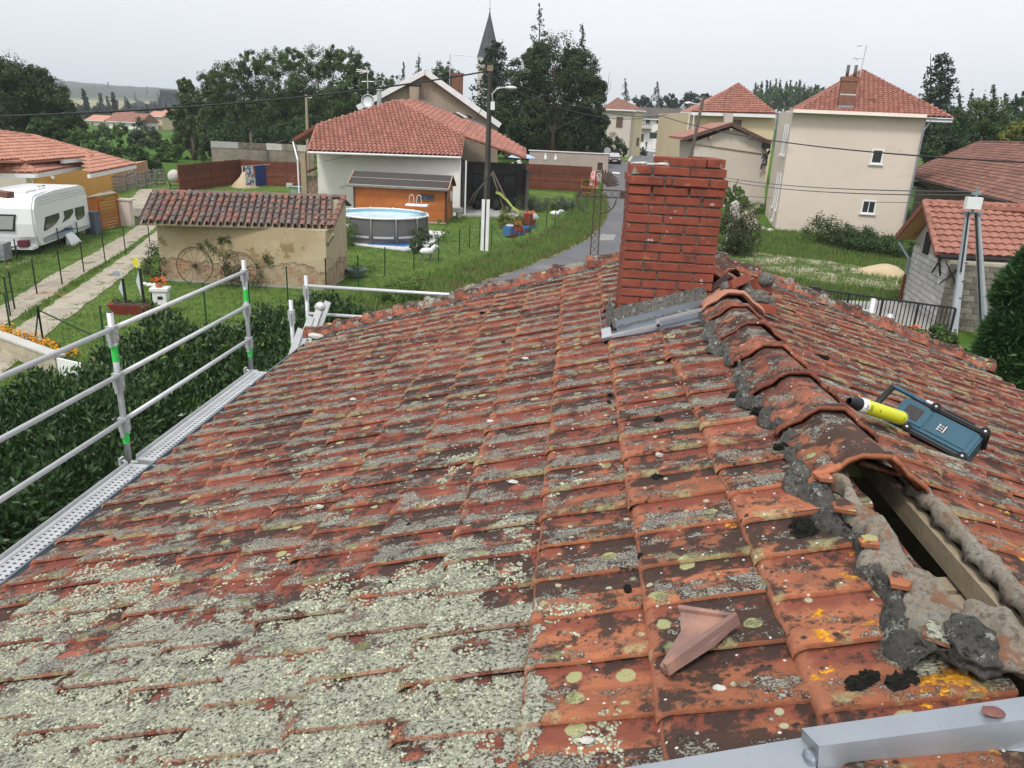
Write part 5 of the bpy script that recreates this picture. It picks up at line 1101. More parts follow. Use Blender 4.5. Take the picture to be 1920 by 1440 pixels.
for k in range(12):
    a0, a1 = 2*math.pi*(k+.04)/12, 2*math.pi*(k+.96)/12; pts = [pcen+Vector((math.cos(t_)*(PR+.03), math.sin(t_)*(PR+.03), PH)) for t_ in np.linspace(a0, a1, 6)]
    MB().path(pts, .045, 8).build('top_rail', PVC, pool, True); am = 2*math.pi*k/12; q = pcen+Vector((math.cos(am)*(PR+.06), math.sin(am)*(PR+.06), 0))
    lg = MB(); lg.tube(q+Vector((math.cos(am)*.06, math.sin(am)*.06, 0)), q+Vector((0, 0, PH-.05)), .035, 8); lg = lg.build('leg', pm('grey pool leg', (.20, .20, .20), (.17, .17, .17), 3) if k == 0 else bpy.data.materials['grey pool leg'], pool, True)
    MB().blob(q+Vector((0, 0, PH)), .08, 1, 1, 0).build('joint_cap', PVC, lg)
    pts = [pcen+Vector((math.cos(t_)*(PR+.07), math.sin(t_)*(PR+.07), .42)) for t_ in np.linspace(a0+.03, a1-.03, 6)]
    b = MB()
    for i in range(5): b.bar(pts[i], pts[i+1], .02, .11)
    b.build('strap', pm('pale strap', (.42, .42, .44), (.38, .38, .40), 3) if k == 0 else bpy.data.materials['pale strap'], pool)
b = MB(); am = math.atan2(*( (XY(gp(784, 420))-pcen).yx ))
q = atY(782, 384, pcen.y+.8); b.box(q.x-.55, q.x+.55, q.y-.25, q.y+.25, q.z-.05, q.z+.03); b.build('ladder_step', PVC, pool)
for dx in (-.28, .1): MB().path([q+Vector((dx-.14, 0, 0)), q+Vector((dx-.10, 0, .42)), q+Vector((dx, 0, .50)), q+Vector((dx+.10, 0, .42)), q+Vector((dx+.12, 0, 0))], .022, 6).build('ladder_rail', ALU, pool, True)
V, F = text_mesh('•', .1, PVC, Matrix.Identity(4), None)
lg_ = MB()
for (px, py) in ((660, 420), (657, 424), (664, 424), (661, 414), (666, 418)):
    a_ = math.atan2((atY(px, py, pcen.y-1.6)-pcen).y, (atY(px, py, pcen.y-1.6)-pcen).x); z_ = atY(px, py, pcen.y-1.6).z; lg_.blob(pcen+Vector((math.cos(a_)*(PR+.035), math.sin(a_)*(PR+.035), z_)), .07, 3, 1, .3, (1, .3, 1))
lg_.build('printed_flower', PVC, pool)
dk = root('pool_deck_slab', 'white paving slab laid beside and under the pool', 'slab', gp(715, 466)); MB().prism([gp(*p)+Vector((0, 0, .03)) for p in ((664, 461), (700, 465), (760, 472), (800, 468), (836, 438), (800, 434), (790, 410), (650, 410), (640, 440))], (0, 0, .06)).build('slab', PVC, dk)
MB().prism([gp(*p)+Vector((0, 0, .09)) for p in ((690, 462), (760, 466), (790, 455), (780, 450), (690, 455))], (0, 0, .01)).build('blue_mat', pm('bright blue mat', (.03, .17, .42), (.025, .14, .36), 4), dk)
# ---- orange house at the left
hO = root('ochre_house', 'ochre and salmon bungalow with orange tiled hip roofs behind the caravan', 'house', gp(110, 372).to_tuple())
w0, w1 = XY(gp(56, 381)), XY(gp(165, 372)); 
zt1 = onwall(w0, w1, 110, 316).z
bx = MB(); bx.prism([onwall(w0, w1, 58, 324)*1, Vector((w0.x, w0.y, 0)), Vector((w1.x, w1.y, 0)), onwall(w0, w1, 160, 300)], (-.5, 3.5, 0)); bx.build('ochre_wall', ORANGE, hO)
c0 = w0+(w0-w1).normalized()*.02; c1 = c0+Vector((-6, -1.2, 0)); MB().prism([Vector((c1.x, c1.y, 0)), Vector((c0.x, c0.y, 0)), Vector((c0.x, c0.y, zt1+.05)), Vector((c1.x, c1.y, zt1+.05))], (0, .3, 0)).build('cream_wall', CREAM3, hO)
s0, s1 = XY(gp(168, 366)), XY(gp(249, 346)); zs = onwall(s0, s1, 246, 309).z; MB().prism([s0, s1, s1+Vector((0, 0, zs)), s0+Vector((0, 0, zs+.1))], (-2, 6, 0)).build('salmon_wall', SALMON, hO)
MB().prism([XY(gp(140, 372))+Vector((0, 1.2, 0)), XY(gp(166, 368))+Vector((0, 1.2, 0)), XY(gp(166, 368))+Vector((0, 1.2, 2.5)), XY(gp(140, 372))+Vector((0, 1.2, 2.5))], (0, 2, 0)).build('ochre_wall', ORANGE, hO)
window_on(w0, w1, 80, 351, 118, 380, hO, CREAM2, pm('cream garage door', (.62, .56, .42), (.58, .52, .4), 3), False)
window_on(s0, s1, 187, 332, 198, 348, hO, CREAM2, pm('cream shutter', (.60, .56, .38), (.55, .51, .34), 3), False)
p2 = eave_plane((115, 298), (174, 293), 3.15, .33); q2 = [p2.at(*p) for p in ((60, 302), (174, 293), (168, 287), (60, 256), (-60, 238), (-60, 300))]; tiles(q2, p2, .3, .36, CLAYN, 'roof_tiles', hO, lift=.04); hips(((q2[1], q2[3]), (q2[3], q2[4])), .10, CLAYN, hO)
p1 = eave_plane((0, 323), (155, 309), 2.75, .33); q1 = [p1.at(*p) for p in ((-60, 326), (68, 322), (157, 308), (26, 279), (-60, 276))]; 
pA = eave_plane((-40, 322), (66, 324), 2.72, .33); qA = [pA.at(*p) for p in ((-60, 322), (66, 324), (28, 280), (-60, 278))]; tiles(qA, pA, .3, .36, CLAYN, 'roof_tiles', hO, lift=.04)
pB = eave_plane((66, 324), (156, 309), 2.72, .33); qB = [pB.at(*p) for p in ((66, 324), (156, 309), (27, 280))]; tiles(qB, pB, .3, .36, CLAYN, 'roof_tiles', hO, lift=.04); hips(((qB[0], qB[2]), (qB[1], qB[2])), .09, CLAYN, hO)
p3 = eave_plane((166, 325), (253, 308), 2.65, .33); q3 = [p3.at(*p) for p in ((166, 325), (254, 308), (62, 255), (80, 262), (160, 290))]; tiles([q3[0], q3[1], q3[2], q3[4]], p3, .3, .36, CLAYN, 'roof_tiles', hO, lift=.04); hips(((q3[1], q3[2]),), .10, CLAYN, hO)
for a_, c_ in ((pA.A, pA.B), (pB.A, pB.B), (p3.A, p3.B), (p2.A, p2.B)): MB().bar(a_-Vector((0, 0, .14)), c_-Vector((0, 0, .14)), .14, .17).build('gutter', PVC, hO)
g1 = onwall(w0, w1, 66, 332)-Vector((0, .2, 0)); MB().path([g1+Vector((.2, -.1, .2)), g1+Vector((-.1, 0, -.1)), Vector((g1.x-.1, g1.y, 0))], .06, 8).build('downpipe', PVC, hO)
g1 = onwall(s0, s1, 247, 316)-Vector((0, .15, 0)); MB().path([g1+Vector((.2, -.1, .1)), g1, Vector((g1.x, g1.y, 0))], .05, 8).build('downpipe', PVC, hO)
# small piece of a near brown roof at the very left
MB().tube(onwall(w0, w1, 101, 332)+Vector((0, -.15, 0)), onwall(w0, w1, 104, 332)+Vector((.1, -.4, 0)), .1, 8).build('wall_lamp', PVC, hO)
q = atY(0, 360, 22); o = MB().hexa([q+Vector((-1.2, 0, -.06)), atY(13, 366, 22)+Vector((0, 0, -.1)), atY(13, 366, 22)+Vector((0, .3, -.1)), q+Vector((-1.2, .3, -.06))], [q+Vector((-1.2, 0, .10)), atY(13, 361, 22), atY(13, 361, 22)+Vector((0, .3, 0)), q+Vector((-1.2, .3, .10))]); 
o = o.box(q.x-.9, q.x-.7, 22.0, 22.2, 0, q.z).build('tiled_porch', CLAYB); tag(o, 'brown tiled corner of a small porch roof cut by the left edge above the caravan', 'porch')
# parasol pole
q = gp(35, 380); o = MB().tube(q, atY(30, 332, q.y), .03, 6).tube(atY(17, 332, q.y), atY(41, 332, q.y), .02, 5).build('clothes_airer', PVC); tag(o, 'thin white pole with cross arm in front of the ochre house', 'pole')
# ---- caravan
Q0, Q1 = XY(gp(74, 481)), XY(gp(173, 441)); MCv = frame(Q0, Q0+(Q1-Q0)); cv = root('caravan', 'white touring caravan with dark side windows parked on the grass track at the left', 'caravan', Q0.to_tuple())
CL = (Q1-Q0).length; CWd = 2.25; z0, z1 = .38, 2.30
prof = [(0.28, z0), (.06, .75), (.0, 1.25), (.05, 1.85), (.28, 2.22), (.55, z1+.03), (1.2, z1+.07), (CL-.6, z1+.04), (CL-.2, z1-.06), (CL-.02, z1-.45), (CL, .6), (CL-.03, z0), (CL*.62, z0), (CL*.60, z0+.30), (CL*.47, z0+.30), (CL*.45, z0)]
PW = pm('glossy white caravan skin', (.74, .75, .76), (.70, .71, .73), 1, rough=.25, bump=0, spec=.5)
bm = bmesh.new(); n = len(prof)
VV = [bm.verts.new(MCv @ Vector((x, y, z))) for y in (0, CWd) for x, z in prof]
f1 = bm.faces.new(VV[:n]); f2 = bm.faces.new(VV[n:][::-1]); [bm.faces.new((VV[i], VV[n+i], VV[n+(i+1) % n], VV[(i+1) % n])) for i in range(n)]
bmesh.ops.recalc_face_normals(bm, faces=bm.faces[:]); bmesh.ops.bevel(bm, geom=[e for e in bm.edges if e.calc_length() < CWd*.9], offset=.07, segments=3, affect='EDGES', clamp_overlap=True)
V = [v.co.copy() for v in bm.verts]; F = [tuple(v.index for v in f.verts) for f in bm.faces]; bm.free(); body = mk('body', V, F, PW, cv, False)
def side_shape(pts, mt, name, par=cv, dz=-.012, th=.02): 
    # outline given in (x along, z)
    return MB(MCv).prism([(x, dz, z) for x, z in pts], (0, th, 0)).build(name, mt, par)
def cvp(px, py): p = MCv.inverted() @ onwall(Q0, Q1, px, py); return (p.x, p.z)
for i, s_ in enumerate((((82, 432), (85, 407), (110, 399), (111, 408), (105, 418), (96, 426), (84, 433)), ((119, 396), (136, 391), (137, 398), (130, 409), (117, 417), (121, 407)), ((140, 390), (157, 386), (158, 404), (154, 409), (145, 413), (141, 403)))):
    w_ = side_shape([cvp(*p) for p in s_], BLACK, 'window', dz=-.02); c_ = sum((Vector(cvp(*p)).to_3d() for p in s_), Vector())/len(s_)
    side_shape([((Vector(cvp(*p)).to_3d()-c_)*.86+c_).xy for p in s_], GLASS, 'pane', w_, -.026, .006)
side_shape([cvp(*p) for p in ((80, 447), (108, 434), (126, 427), (132, 431), (134, 440), (112, 446), (84, 455))], pm('grey caravan stripe', (.33, .34, .37), (.30, .31, .34), 3), 'grey_stripe', dz=-.008)
side_shape([cvp(*p) for p in ((82, 446), (110, 435), (124, 427), (144, 428), (118, 434))], pm('blue caravan stripe', (.03, .045, .20), (.03, .04, .16), 3), 'blue_stripe', dz=-.014)
side_shape([cvp(*p) for p in ((145, 427), (167, 421), (168, 426), (146, 433))], bpy.data.materials['grey caravan stripe'], 'grey_stripe', dz=-.008)
for k in range(3): MB(MCv).box(.6, CL-.1, -.012, -.004, 1.95+k*.11, 1.965+k*.11).build('side_seam', pm('seam grey', (.4, .4, .42), (.36, .36, .38), 3) if k == 0 else bpy.data.materials['seam grey'], cv)
b = MB(MCv); b.prism([(-.035, .75, .98), (-.03, 1.5, .98), (-.02, 1.62, 1.62), (-.02, .62, 1.62)], (.09, 0, 0)); fw = b.build('window', BLACK, cv); MB(MCv).prism([(-.045, .80, 1.05), (-.04, 1.45, 1.05), (-.03, 1.55, 1.56), (-.03, .69, 1.56)], (.03, 0, 0)).build('pane', GLASSL, fw)
Mt = MCv @ Matrix(((0, 0, -1, .015), (-1, 0, 0, 1.35), (0, 1, 0, 1.95), (0, 0, 0, 1)))
V, F = text_mesh('E X C E L L E N T', .13, DGREY, Mt, cv); mk('lettering', V, F, DGREY, cv)
b = MB(MCv); b.box(.9, 1.9, .5, 1.4, z1+.06, z1+.14); b.build('roof_hatch', PVC, cv); b = MB(MCv); b.box(2.3, 3.0, .6, 1.3, z1+.06, z1+.12); b.build('roof_hatch', PVC, cv)
for k in range(4): MB(MCv).blob((3.2+.18*k+(.1 if k > 1 else 0), .95, z1+.10), .035, 1, 1, 0).build('roof_vent', BLACK, cv)
tyr = MB(MCv).tube((CL*.535, .05, .32), (CL*.535, .25, .32), .32, 20).build('wheel', BLACK, cv, True); MB(MCv).tube((CL*.535, .03, .32), (CL*.535, .06, .32), .18, 14).build('rim', ALU, tyr)
MB(MCv).hexa([(CL*.44, -.3, .0), (CL*.64, -.3, .0), (CL*.62, .0, .0), (CL*.46, .0, .0)], [(CL*.46, -.1, .35), (CL*.62, -.1, .35), (CL*.60, .0, .5), (CL*.48, .0, .5)]).build('wheel_cover', PVC, cv)
MB(MCv).bar((.3, .5, .42), (-1.3, CWd/2, .42), .08, .08).bar((.3, CWd-.5, .42), (-1.3, CWd/2, .42), .08, .08).tube((-1.0, CWd/2+.1, .05), (-1.0, CWd/2+.1, .8), .03, 8).build('drawbar', ALU, cv)
MB(MCv).box(-.25, .3, .1, CWd-.1, .30, .40).build('front_skirt', PVC, cv)
MB(MCv).box(-.3, .0, .25, .6, .42, .65).build('red_lamp_box', pm('maroon plastic', (.12, .02, .035), (.10, .02, .03), 5), cv)
o = MB(MCv).box(-1.7, -1.1, .5, 1.6, .1, .75, .04).build('motorbike_cover', pm('crumpled grey cover', (.30, .32, .33), (.20, .21, .22), 4, bump=.8, bs=12, bd=.05)); tag(o, 'crumpled grey cover over gear at the caravan drawbar', 'cover')
# ---- slatted wooden screen box, bin, pillar behind the caravan
Z0, Z1 = XY(gp(192, 433)), XY(gp(226, 424)); sl = root('slatted_screen', 'orange stained horizontal slat screen between the caravan and the gravel yard', 'screen', Z0.to_tuple())
hs = onwall(Z0, Z1, 208, 365).z; zl = XY(gp(170, 437)); 
for k in range(11):
    z = .08+k*(hs-.1)/11; MB(frame(Z0, Z1)).box(0, (Z1-Z0).length, 0, .03, z, z+.10).build('slat', WOODO, sl); MB(frame(zl, Z0)).box(0, (Z0-zl).length, 0, .03, z, z+.13).build('side_slat', WOODO, sl)
for P_ in (zl, Z0, Z1): MB().box(P_.x-.05, P_.x+.05, P_.y-.05, P_.y+.05, 0, hs+.04).build('corner_post', WOODO, sl)
MB().prism([Vector((zl.x, zl.y, hs)), Vector((Z0.x, Z0.y-.05, hs)), Vector((Z1.x, Z1.y, hs)), Vector((Z1.x, Z1.y, hs))+Vector((-1, 1.0, 0))], (0, 0, .06)).build('lid', WOODG, sl)
q = gp(177, 440); o = MB().box(q.x-.25, q.x+.25, q.y-.25, q.y+.25, 0, 1.0).box(q.x-.28, q.x+.28, q.y-.3, q.y+.28, 1.0, 1.08).build('wheelie_bin', pm('slate plastic bin', (.10, .12, .15), (.08, .10, .12), 3)); tag(o, 'slate grey bin squeezed between caravan and slat screen', 'bin')
q = gp(238, 424); o = MB().box(q.x-.35, q.x+.35, q.y-.15, q.y+.15, 0, 1.3).box(q.x-.5, q.x+.5, q.y-.2, q.y+.2, 1.3, 1.38).build('gate_pillar', CREAM3); tag(o, 'cream gate pillar with pale cap right of the slat screen', 'pillar')
# ---- concrete mixer, pallet fence
q = gp(330, 355); mx_ = root('cement_mixer', 'cement mixer with white drum beside the red board fence', 'cement mixer', q); c = q+Vector((0, 0, .95))
MB(Matrix.Translation(c) @ Matrix.Rotation(R(-70), 4, 'X')).lathe([(0, -.45), (.35, -.42), (.5, -.1), (.48, .15), (.28, .45), (.25, .45), (.24, .42)], (0, 0, 0), 22).build('drum', CONCL, mx_, True); MB(Matrix.Translation(c) @ Matrix.Rotation(R(-70), 4, 'X')).lathe([(.24, .40), (0, .38)], (0, 0, 0), 16).build('drum_mouth_shade', DARK, mx_)
MB().bar(q+Vector((-.4, 0, 0)), c+Vector((-.5, 0, 0)), .07, .07).bar(q+Vector((.4, 0, 0)), c+Vector((.5, 0, 0)), .07, .07).bar(q+Vector((-.4, 0, .3)), q+Vector((.4, 0, .3)), .07, .07).build('stand', RUST, mx_)
MB().path([c+Vector((-.55, 0, 0))+Vector((0, .28*math.cos(t_), .28*math.sin(t_))) for t_ in np.linspace(0, 6.28, 15)], .02, 6).build('tilt_wheel', RUST, mx_)
pf = root('pallet_fence', 'low fence of grey weathered pallets in front of the salmon wall', 'fence', gp(190, 362)); GW = pm('silver grey pallet wood', (.24, .225, .20), (.16, .15, .135), 4, bump=.4, isl=.2)
pts = [gp(*p) for p in ((176, 366), (208, 362), (240, 358), (258, 355), (276, 352), (295, 349), (312, 346))]
for i in range(len(pts)-1):
    M_ = frame(pts[i], pts[i+1]); ln = (pts[i+1]-pts[i]).xy.length; b = MB(M_ @ Matrix.Rotation(R(random.uniform(-8, 8)), 4, 'Y'))
    for k in range(5): b.box(.04, ln-.04, 0, .03, .08+k*.24, .20+k*.24)
    for x in (.05, ln/2, ln-.15): b.box(x, x+.09, .035, .12, .0, 1.25)
    b.build('pallet', GW, pf)
# ---- red brown board fences
def board_fence(px, h_, lab, nb_=13, post_=True):
    P_ = [gp(*p) for p in px]; e = root('board_fence', lab, 'fence', P_[0])
    for i in range(len(P_)-1):
        a_, c_ = P_[i], P_[i+1]; n = max(1, round((c_-a_).length/1.9))
        for j in range(n):
            p, q = a_.lerp(c_, j/n), a_.lerp(c_, (j+1)/n); M_ = frame(Vector((p.x, p.y, p.z)), Vector((q.x, q.y, p.z))); ln = (q-p).xy.length; b = MB(M_)
            for k in range(nb_): z = .05+k*(h_-.1)/nb_; b.box(.05, ln-.05, (.0 if k % 2 else .02), (.03 if k % 2 else .05), z, z+(h_-.1)/nb_*1.02)
            b.build('board_panel', WOODB, e); MB(M_).box(-.045, .045, -.03, .06, 0, h_+.06).box(.05, ln-.05, -.01, .055, h_-.04, h_+.02).build('post', WOODB, e)
    return e
board_fence(((338, 362), (452, 345)), 1.95, 'red brown board fence running away from the cement mixer', 12); board_fence(((452, 345), (500, 349), (575, 352)), 1.95, 'red brown board fence behind the washing line', 12)
board_fence(((972, 354), (1108, 361)), 2.15, 'red brown board fence between the veranda and the road', 13)
# old stained wall behind
c0, c1 = XY(gp(405, 318)), XY(gp(590, 330)); c0, c1 = XY(gp(400, 330)), XY(gp(590, 333)); zt = onwall(c0, c1, 480, 268).z
ow = root('stained_wall', 'old blackened concrete yard wall with pale coping behind the washing line', 'wall', c0.to_tuple()); OWM = pm('blackened old concrete', (.26, .225, .18), (.17, .145, .12), .9, bump=.4, bs=9, bd=.04, spots=(((.07, .06, .05), .8, .50, .66, (1, 1, .25)), ((.30, .22, .13), .7, .55, .7)))
wallquad(c0, c1, 0, zt-.55, .3, OWM, ow)
M_ = frame(c0, c1); ln = (c1-c0).length; xs = [0, .27, .54, .62, .69, .84, 1.0]; cms = [CONC, pm('mossy brown coping', (.16, .12, .09), (.10, .075, .06), 3, spots=(((.35, .33, .30), 5, .55, .65),)), CONCL, CONCL, OWM, CONCL]
for i in range(6): MB(M_).box(ln*xs[i]+.01, ln*xs[i+1]-.01, -.04, .34, zt-.55, zt+random.uniform(-.03, .03)).build('coping', cms[i], ow)
# washing line, towels, sand, tubs
wlp = [gp(457, 355), gp(519, 348)]; wr = root('washing_line', 'washing line strung between two thin white poles', 'washing line', wlp[0])
for p in wlp: MB().tube(p, p+Vector((0, 0, 1.75)), .03, 6).build('pole', PVC, wr)
wA, wB = wlp[0]+Vector((0, 0, 1.72)), wlp[1]+Vector((0, 0, 1.72)); MB().tube(wA, wB, .012, 5).build('line', PVC, wr)
def towel(f0, f1, h_, mt, lab, extra=None):
    a_, c_ = wA.lerp(wB, f0), wA.lerp(wB, f1); n = 10; V = []; F = []
    for i in range(n+1):
        for j in range(6): p = a_.lerp(c_, i/n)+Vector((0, -.03-.03*math.sin(i*1.7)*j/5, -h_*j/5)); V.append(p)
    F = [(i*6+j, (i+1)*6+j, (i+1)*6+j+1, i*6+j+1) for i in range(n) for j in range(5)]; V2 = [v+Vector((0, .02, 0)) for v in V]; o_ = len(V); o = mk('towel', V+V2, F+[tuple(o_+k for k in f[::-1]) for f in F], mt, None, True, org=a_); tag(o, lab, 'towel', 'laundry on the line'); return o
mt, t, p = newmat('printed beach towel'); nb_ = NB(t); c = nb_.mix(nb_.sm(nb_.noise(4, detail=3), .5, .54), (.65, .66, .68), (.05, .12, .35)); c = nb_.mix(nb_.sm(nb_.noise(2.5, (4, 4, 4), detail=2), .56, .60), c, (.45, .03, .03)); nb_.l(c, p.inputs['Base Color'])
towel(.08, .33, 1.45, mt, 'red, white and blue patterned towel, left on the washing line'); towel(.37, .68, 1.62, pm('navy towel', (.025, .05, .20), (.02, .04, .16), 3), 'plain navy blue towel on the washing line')
q = gp(457, 352); o = MB().lathe([(1.2, -.05), (.95, .3), (.6, .75), (.25, 1.08), (0, 1.16)], q+Vector((0, .6, 0)), 24).build('sand_heap', SANDM, None, True)
for v in o.data.vertices: v.co.x += .12*math.sin(v.co.z*5+v.co.y); v.co.z += .05*math.sin(v.co.x*4)
tag(o, 'tall cone of sand on the grass in front of the board fence', 'sand heap')
q = gp(557, 366); o = MB().lathe([(.42, 0), (.48, .4), (.56, .62), (.60, .64), (.52, .6), (.42, .1), (0, .1)], q, 22).build('tub', pm('pale green plastic', (.33, .42, .36), (.30, .38, .33), 3, rough=.5), None, True); tag(o, 'pale green plastic tub left of the blue barrel', 'tub')
q = gp(573, 366); o = MB().lathe([(0, 0), (.38, 0), (.42, .1), (.43, .3), (.42, .55), (.36, .62), (.34, .6), (0, .58)], q, 22).build('barrel', pm('bright blue plastic', (.01, .07, .45), (.01, .06, .40), 3, rough=.4), None, True); tag(o, 'bright blue barrel at the corner of the white house', 'barrel')
q = gp(544, 351); o = MB().box(q.x-.25, q.x+.25, q.y-.15, q.y+.15, q.z, q.z+.32, .01).build('concrete_block', CONCL); tag(o, 'pale block on the grass by the board fence', 'block')

# ---- big cream house on the right
C0, C1, C2 = XY(gp(1453, 431)), XY(gp(1690, 448)), XY(gp(1428, 393)); zE = 7.5
hC = root('cream_house', 'big two storey cream house with pink tiled hip roof and brick chimney', 'house', C0.to_tuple())
ux = (C1-C0).normalized(); uy = Vector((-ux.y, ux.x, 0)); 
MB().prism([C0, C1, C1+uy*9, C0+uy*9], (0, 0, zE)).build('wall', CREAM, hC)
C2 = C0+uy*9
pC = eave_plane((1490, 210), (1786, 221), zE+.02, .42)
fC = [pC.at(*p) for p in ((1490, 211), (1787, 222), (1617, 132))]
EL = onwall(fC[0], fC[0]+uy, 1444, 210); 
tiles(fC, pC, .32, .40, CLAYP, 'roof_tiles', hC, lift=.07, arc=.12)
ELb = fC[0]+uy*(9+1.2); n_ = (fC[2]-fC[0]).cross(uy).normalized(); n_ = n_ if n_.z > 0 else -n_
pD = Plane(fC[0], n_); pD.A = ELb; pD.ex = -uy; pD.eu = n_.cross(pD.ex); pD.eu = pD.eu if pD.eu.z > 0 else -pD.eu
ap2 = fC[2]+uy*1.5; tiles([fC[0], fC[2], ap2, ELb], pD, .30, .36, CLAYP, 'roof_tiles', hC, lift=.05, arc=.05)
ER = fC[1]+uy*10.2; MB().prism([fC[1], fC[2], ap2, ER], (0, 0, -.05)).prism([ELb, ap2, ER], (0, 0, -.05)).build('rear_slopes', CLAYP, hC)
hips(((fC[0], fC[2]), (fC[1], fC[2]), (fC[2], ap2), (ELb, ap2)), .10, CLAYP, hC)
fz = Vector((0, 0, -.05))
for a_, c_ in ((fC[0], fC[1]), (fC[0], ELb)): MB().bar(a_+fz-Vector((0, 0, .10)), c_+fz-Vector((0, 0, .10)), .12, .22).build('fascia', PVC, hC); MB().tube(a_+fz+(-uy*.08 if a_ is fC[0] and c_ is fC[1] else -ux*.08), c_+fz+(-uy*.08 if c_ is fC[1] else -ux*.08), .07, 8).build('gutter', ZINC, hC)
MB().prism([C0-ux*.5-uy*.6+Vector((0, 0, zE-.22)), C1+ux*.5-uy*.6+Vector((0, 0, zE-.22)), C1+ux*.5+uy*.01+Vector((0, 0, zE-.22)), C0-ux*.5+uy*.01+Vector((0, 0, zE-.22))], (0, 0, .03)).build('soffit', PVC, hC)
window_on(C0, C1, 1633, 279, 1656, 308, hC, PVC, GLASS, True, 1, thick=.10, label='upper small white framed window'); window_on(C0, C1, 1615, 375, 1642, 401, hC, PVC, GLASS, True, 2, thick=.09, label='lower white framed window with bars')
q = onwall(C0, C1, 1622, 440); MB(frame(C0, C1)).box((q-C0).dot(ux)-.45, (q-C0).dot(ux)+.45, -.02, .02, q.z-.12, q.z+.14).build('cellar_opening_shade', DARK, hC)
for (xa, ya, yb_) in ((1464, 243, 297), (1473, 243, 303), (1482, 243, 305), (1444, 325, 390), (1453, 331, 412), (1463, 336, 396)):
    # tall narrow shutters on the left face
    a_ = onwall(C0, C0+uy, xa, ya); 
for k, (u_, zt_, zb_) in enumerate(((1.0, 6.6, 4.7), (2.2, 6.6, 4.7), (3.4, 6.6, 4.7), (1.0, 3.5, 1.2), (2.2, 3.5, .4), (3.4, 3.5, 1.2))):
    P_ = C0+uy*u_; M_ = frame(P_+uy*.6, P_); f_ = MB(M_).box(0, .5, -.06, .02, zb_, zt_).build('window', PVC, hC); MB(M_).box(.09, .41, -.065, -.058, zb_+.1, zt_-.1).build('pane', GLASSL, f_); MB(M_).box(-.06, .56, -.14, .0, zb_-.1, zb_).build('sill', PVC, f_)
dp = onwall(C0, C1, 1744, 228)-uy*.12; dp2 = onwall(C0, C1, 1690, 430)-uy*.12; dp2 = Vector((dp.x-.35, dp.y-.1, .1)); MB().path([dp, dp+Vector((-.35, -.1, -.5)), dp2], .06, 8).build('downpipe', ZINC, hC)
# chimney on roof
a_ = pC.at(1585, 205); cz = atY(1588, 142, a_.y).z; b = MB(frame(XY(a_), XY(a_)+ux)); b.box(-.52, .52, 0, .7, a_.z-.6, cz-.35); b.box(-.58, .58, -.05, .75, cz-.35, cz-.05); b = b.build('brick_chimney', BRICKO, hC)
MB(frame(XY(a_), XY(a_)+ux)).box(-.50, .50, -.10, -.01, a_.z-.35, a_.z+.25).build('zinc_apron', ZINC, b); MB(frame(XY(a_), XY(a_)+ux)).box(-.53, .53, -.01, .0, cz-1.25, cz-1.17).build('cement_band', CONCL, b)
for dx in (-.22, .28): MB(frame(XY(a_), XY(a_)+ux)).tube((dx, .35, cz-.1), (dx, .35, cz+.72), .11, 10).build('chimney_pot', pm('grey pot', (.13, .11, .10), (.10, .085, .08), 6) if dx < 0 else bpy.data.materials['grey pot'], b, True)
q = XY(a_)+ux*.55+uy*.3; MB().tube((q.x, q.y, cz-1), (q.x+.15, q.y, atY(1612, 84, q.y).z), .035, 6).build('aerial_mast', ALU, hC); MB().tube(atY(1598, 110, q.y), atY(1618, 109, q.y), .03, 5).tube(atY(1603, 108, q.y), atY(1608, 112, q.y), .05, 5).tube(atY(1608, 86, q.y), atY(1616, 84, q.y), .06, 5).build('aerial_arm', ALU, hC)
q = pC.at(1635, 193); MB().tube(q, q+Vector((0, 0, .28)), .16, 8).build('roof_vent', BRICKO, hC)

# ---- second cream house behind with large hip
hD = root('far_cream_house', 'yellowish house with a pyramid pink tiled roof behind the low gabled outbuilding', 'house', (18, 88, 1.2)); YD = 84
D0, D1 = Vector((atY(1288, 240, YD).x, YD, 0)), Vector((atY(1452, 240, YD-2).x, YD-2, 0)); pdn = eave_plane(atY(1275, 209, YD-.6), atY(1455, 213, YD-2.6), 0, .55)
pdn.A = atY(1272, 209, YD-.6); fD = [pdn.at(*p) for p in ((1298, 209), (1455, 214), (1384, 157))]; tiles(fD, pdn, .34, .46, CLAYP, 'roof_tiles', hD, lift=.09, arc=.08); hips(((fD[0], fD[2]), (fD[1], fD[2])), .12, CLAYP, hD)
fD0 = atY(1276, 209, YD+4); MB().prism([fD0, fD[0], fD[2]], (0, 0, -.05)).build('side_slope', CLAYP, hD)
zD = fD[0].z; MB().prism([XY(D0), XY(D1), XY(D1)+Vector((1, 10, 0)), XY(D0)+Vector((-2, 10, 0))], (0, 0, zD-.1)).build('wall', CREAM2, hD)
MB().bar(fD[0]-Vector((0, 0, .2)), fD[1]-Vector((0, 0, .2)), .1, .3).build('gutter', PVC, hD); MB().bar(fD[0]-Vector((0, 0, .2)), fD0-Vector((0, 0, .2)), .1, .3).build('gutter', PVC, hD)
window_on(D0, D1, 1375, 225, 1390, 243, hD, RUST, pm('grey brown shutter', (.17, .14, .11), (.14, .11, .09), 5), False); 
for k, x in enumerate((1283, 1287, 1292)): q = atY(x, 300, YD-.4-k*.3); MB().tube((q.x, q.y, 1.3), (q.x, q.y, zD-.3), .06, 6).build('downpipe', WOODG if k % 2 else PVC, hD)
q = atY(1363, 240, YD-3.2); MB().box(q.x-.4, q.x+.4, q.y-.3, q.y+.3, q.z-1.5, atY(1363, 212, q.y).z).build('chimney', CREAM3, hD); MB().tube((q.x-.6, q.y, q.z-1), (q.x-.5, q.y, atY(1363, 175, q.y).z), .03, 5).build('aerial', WIREG, hD)
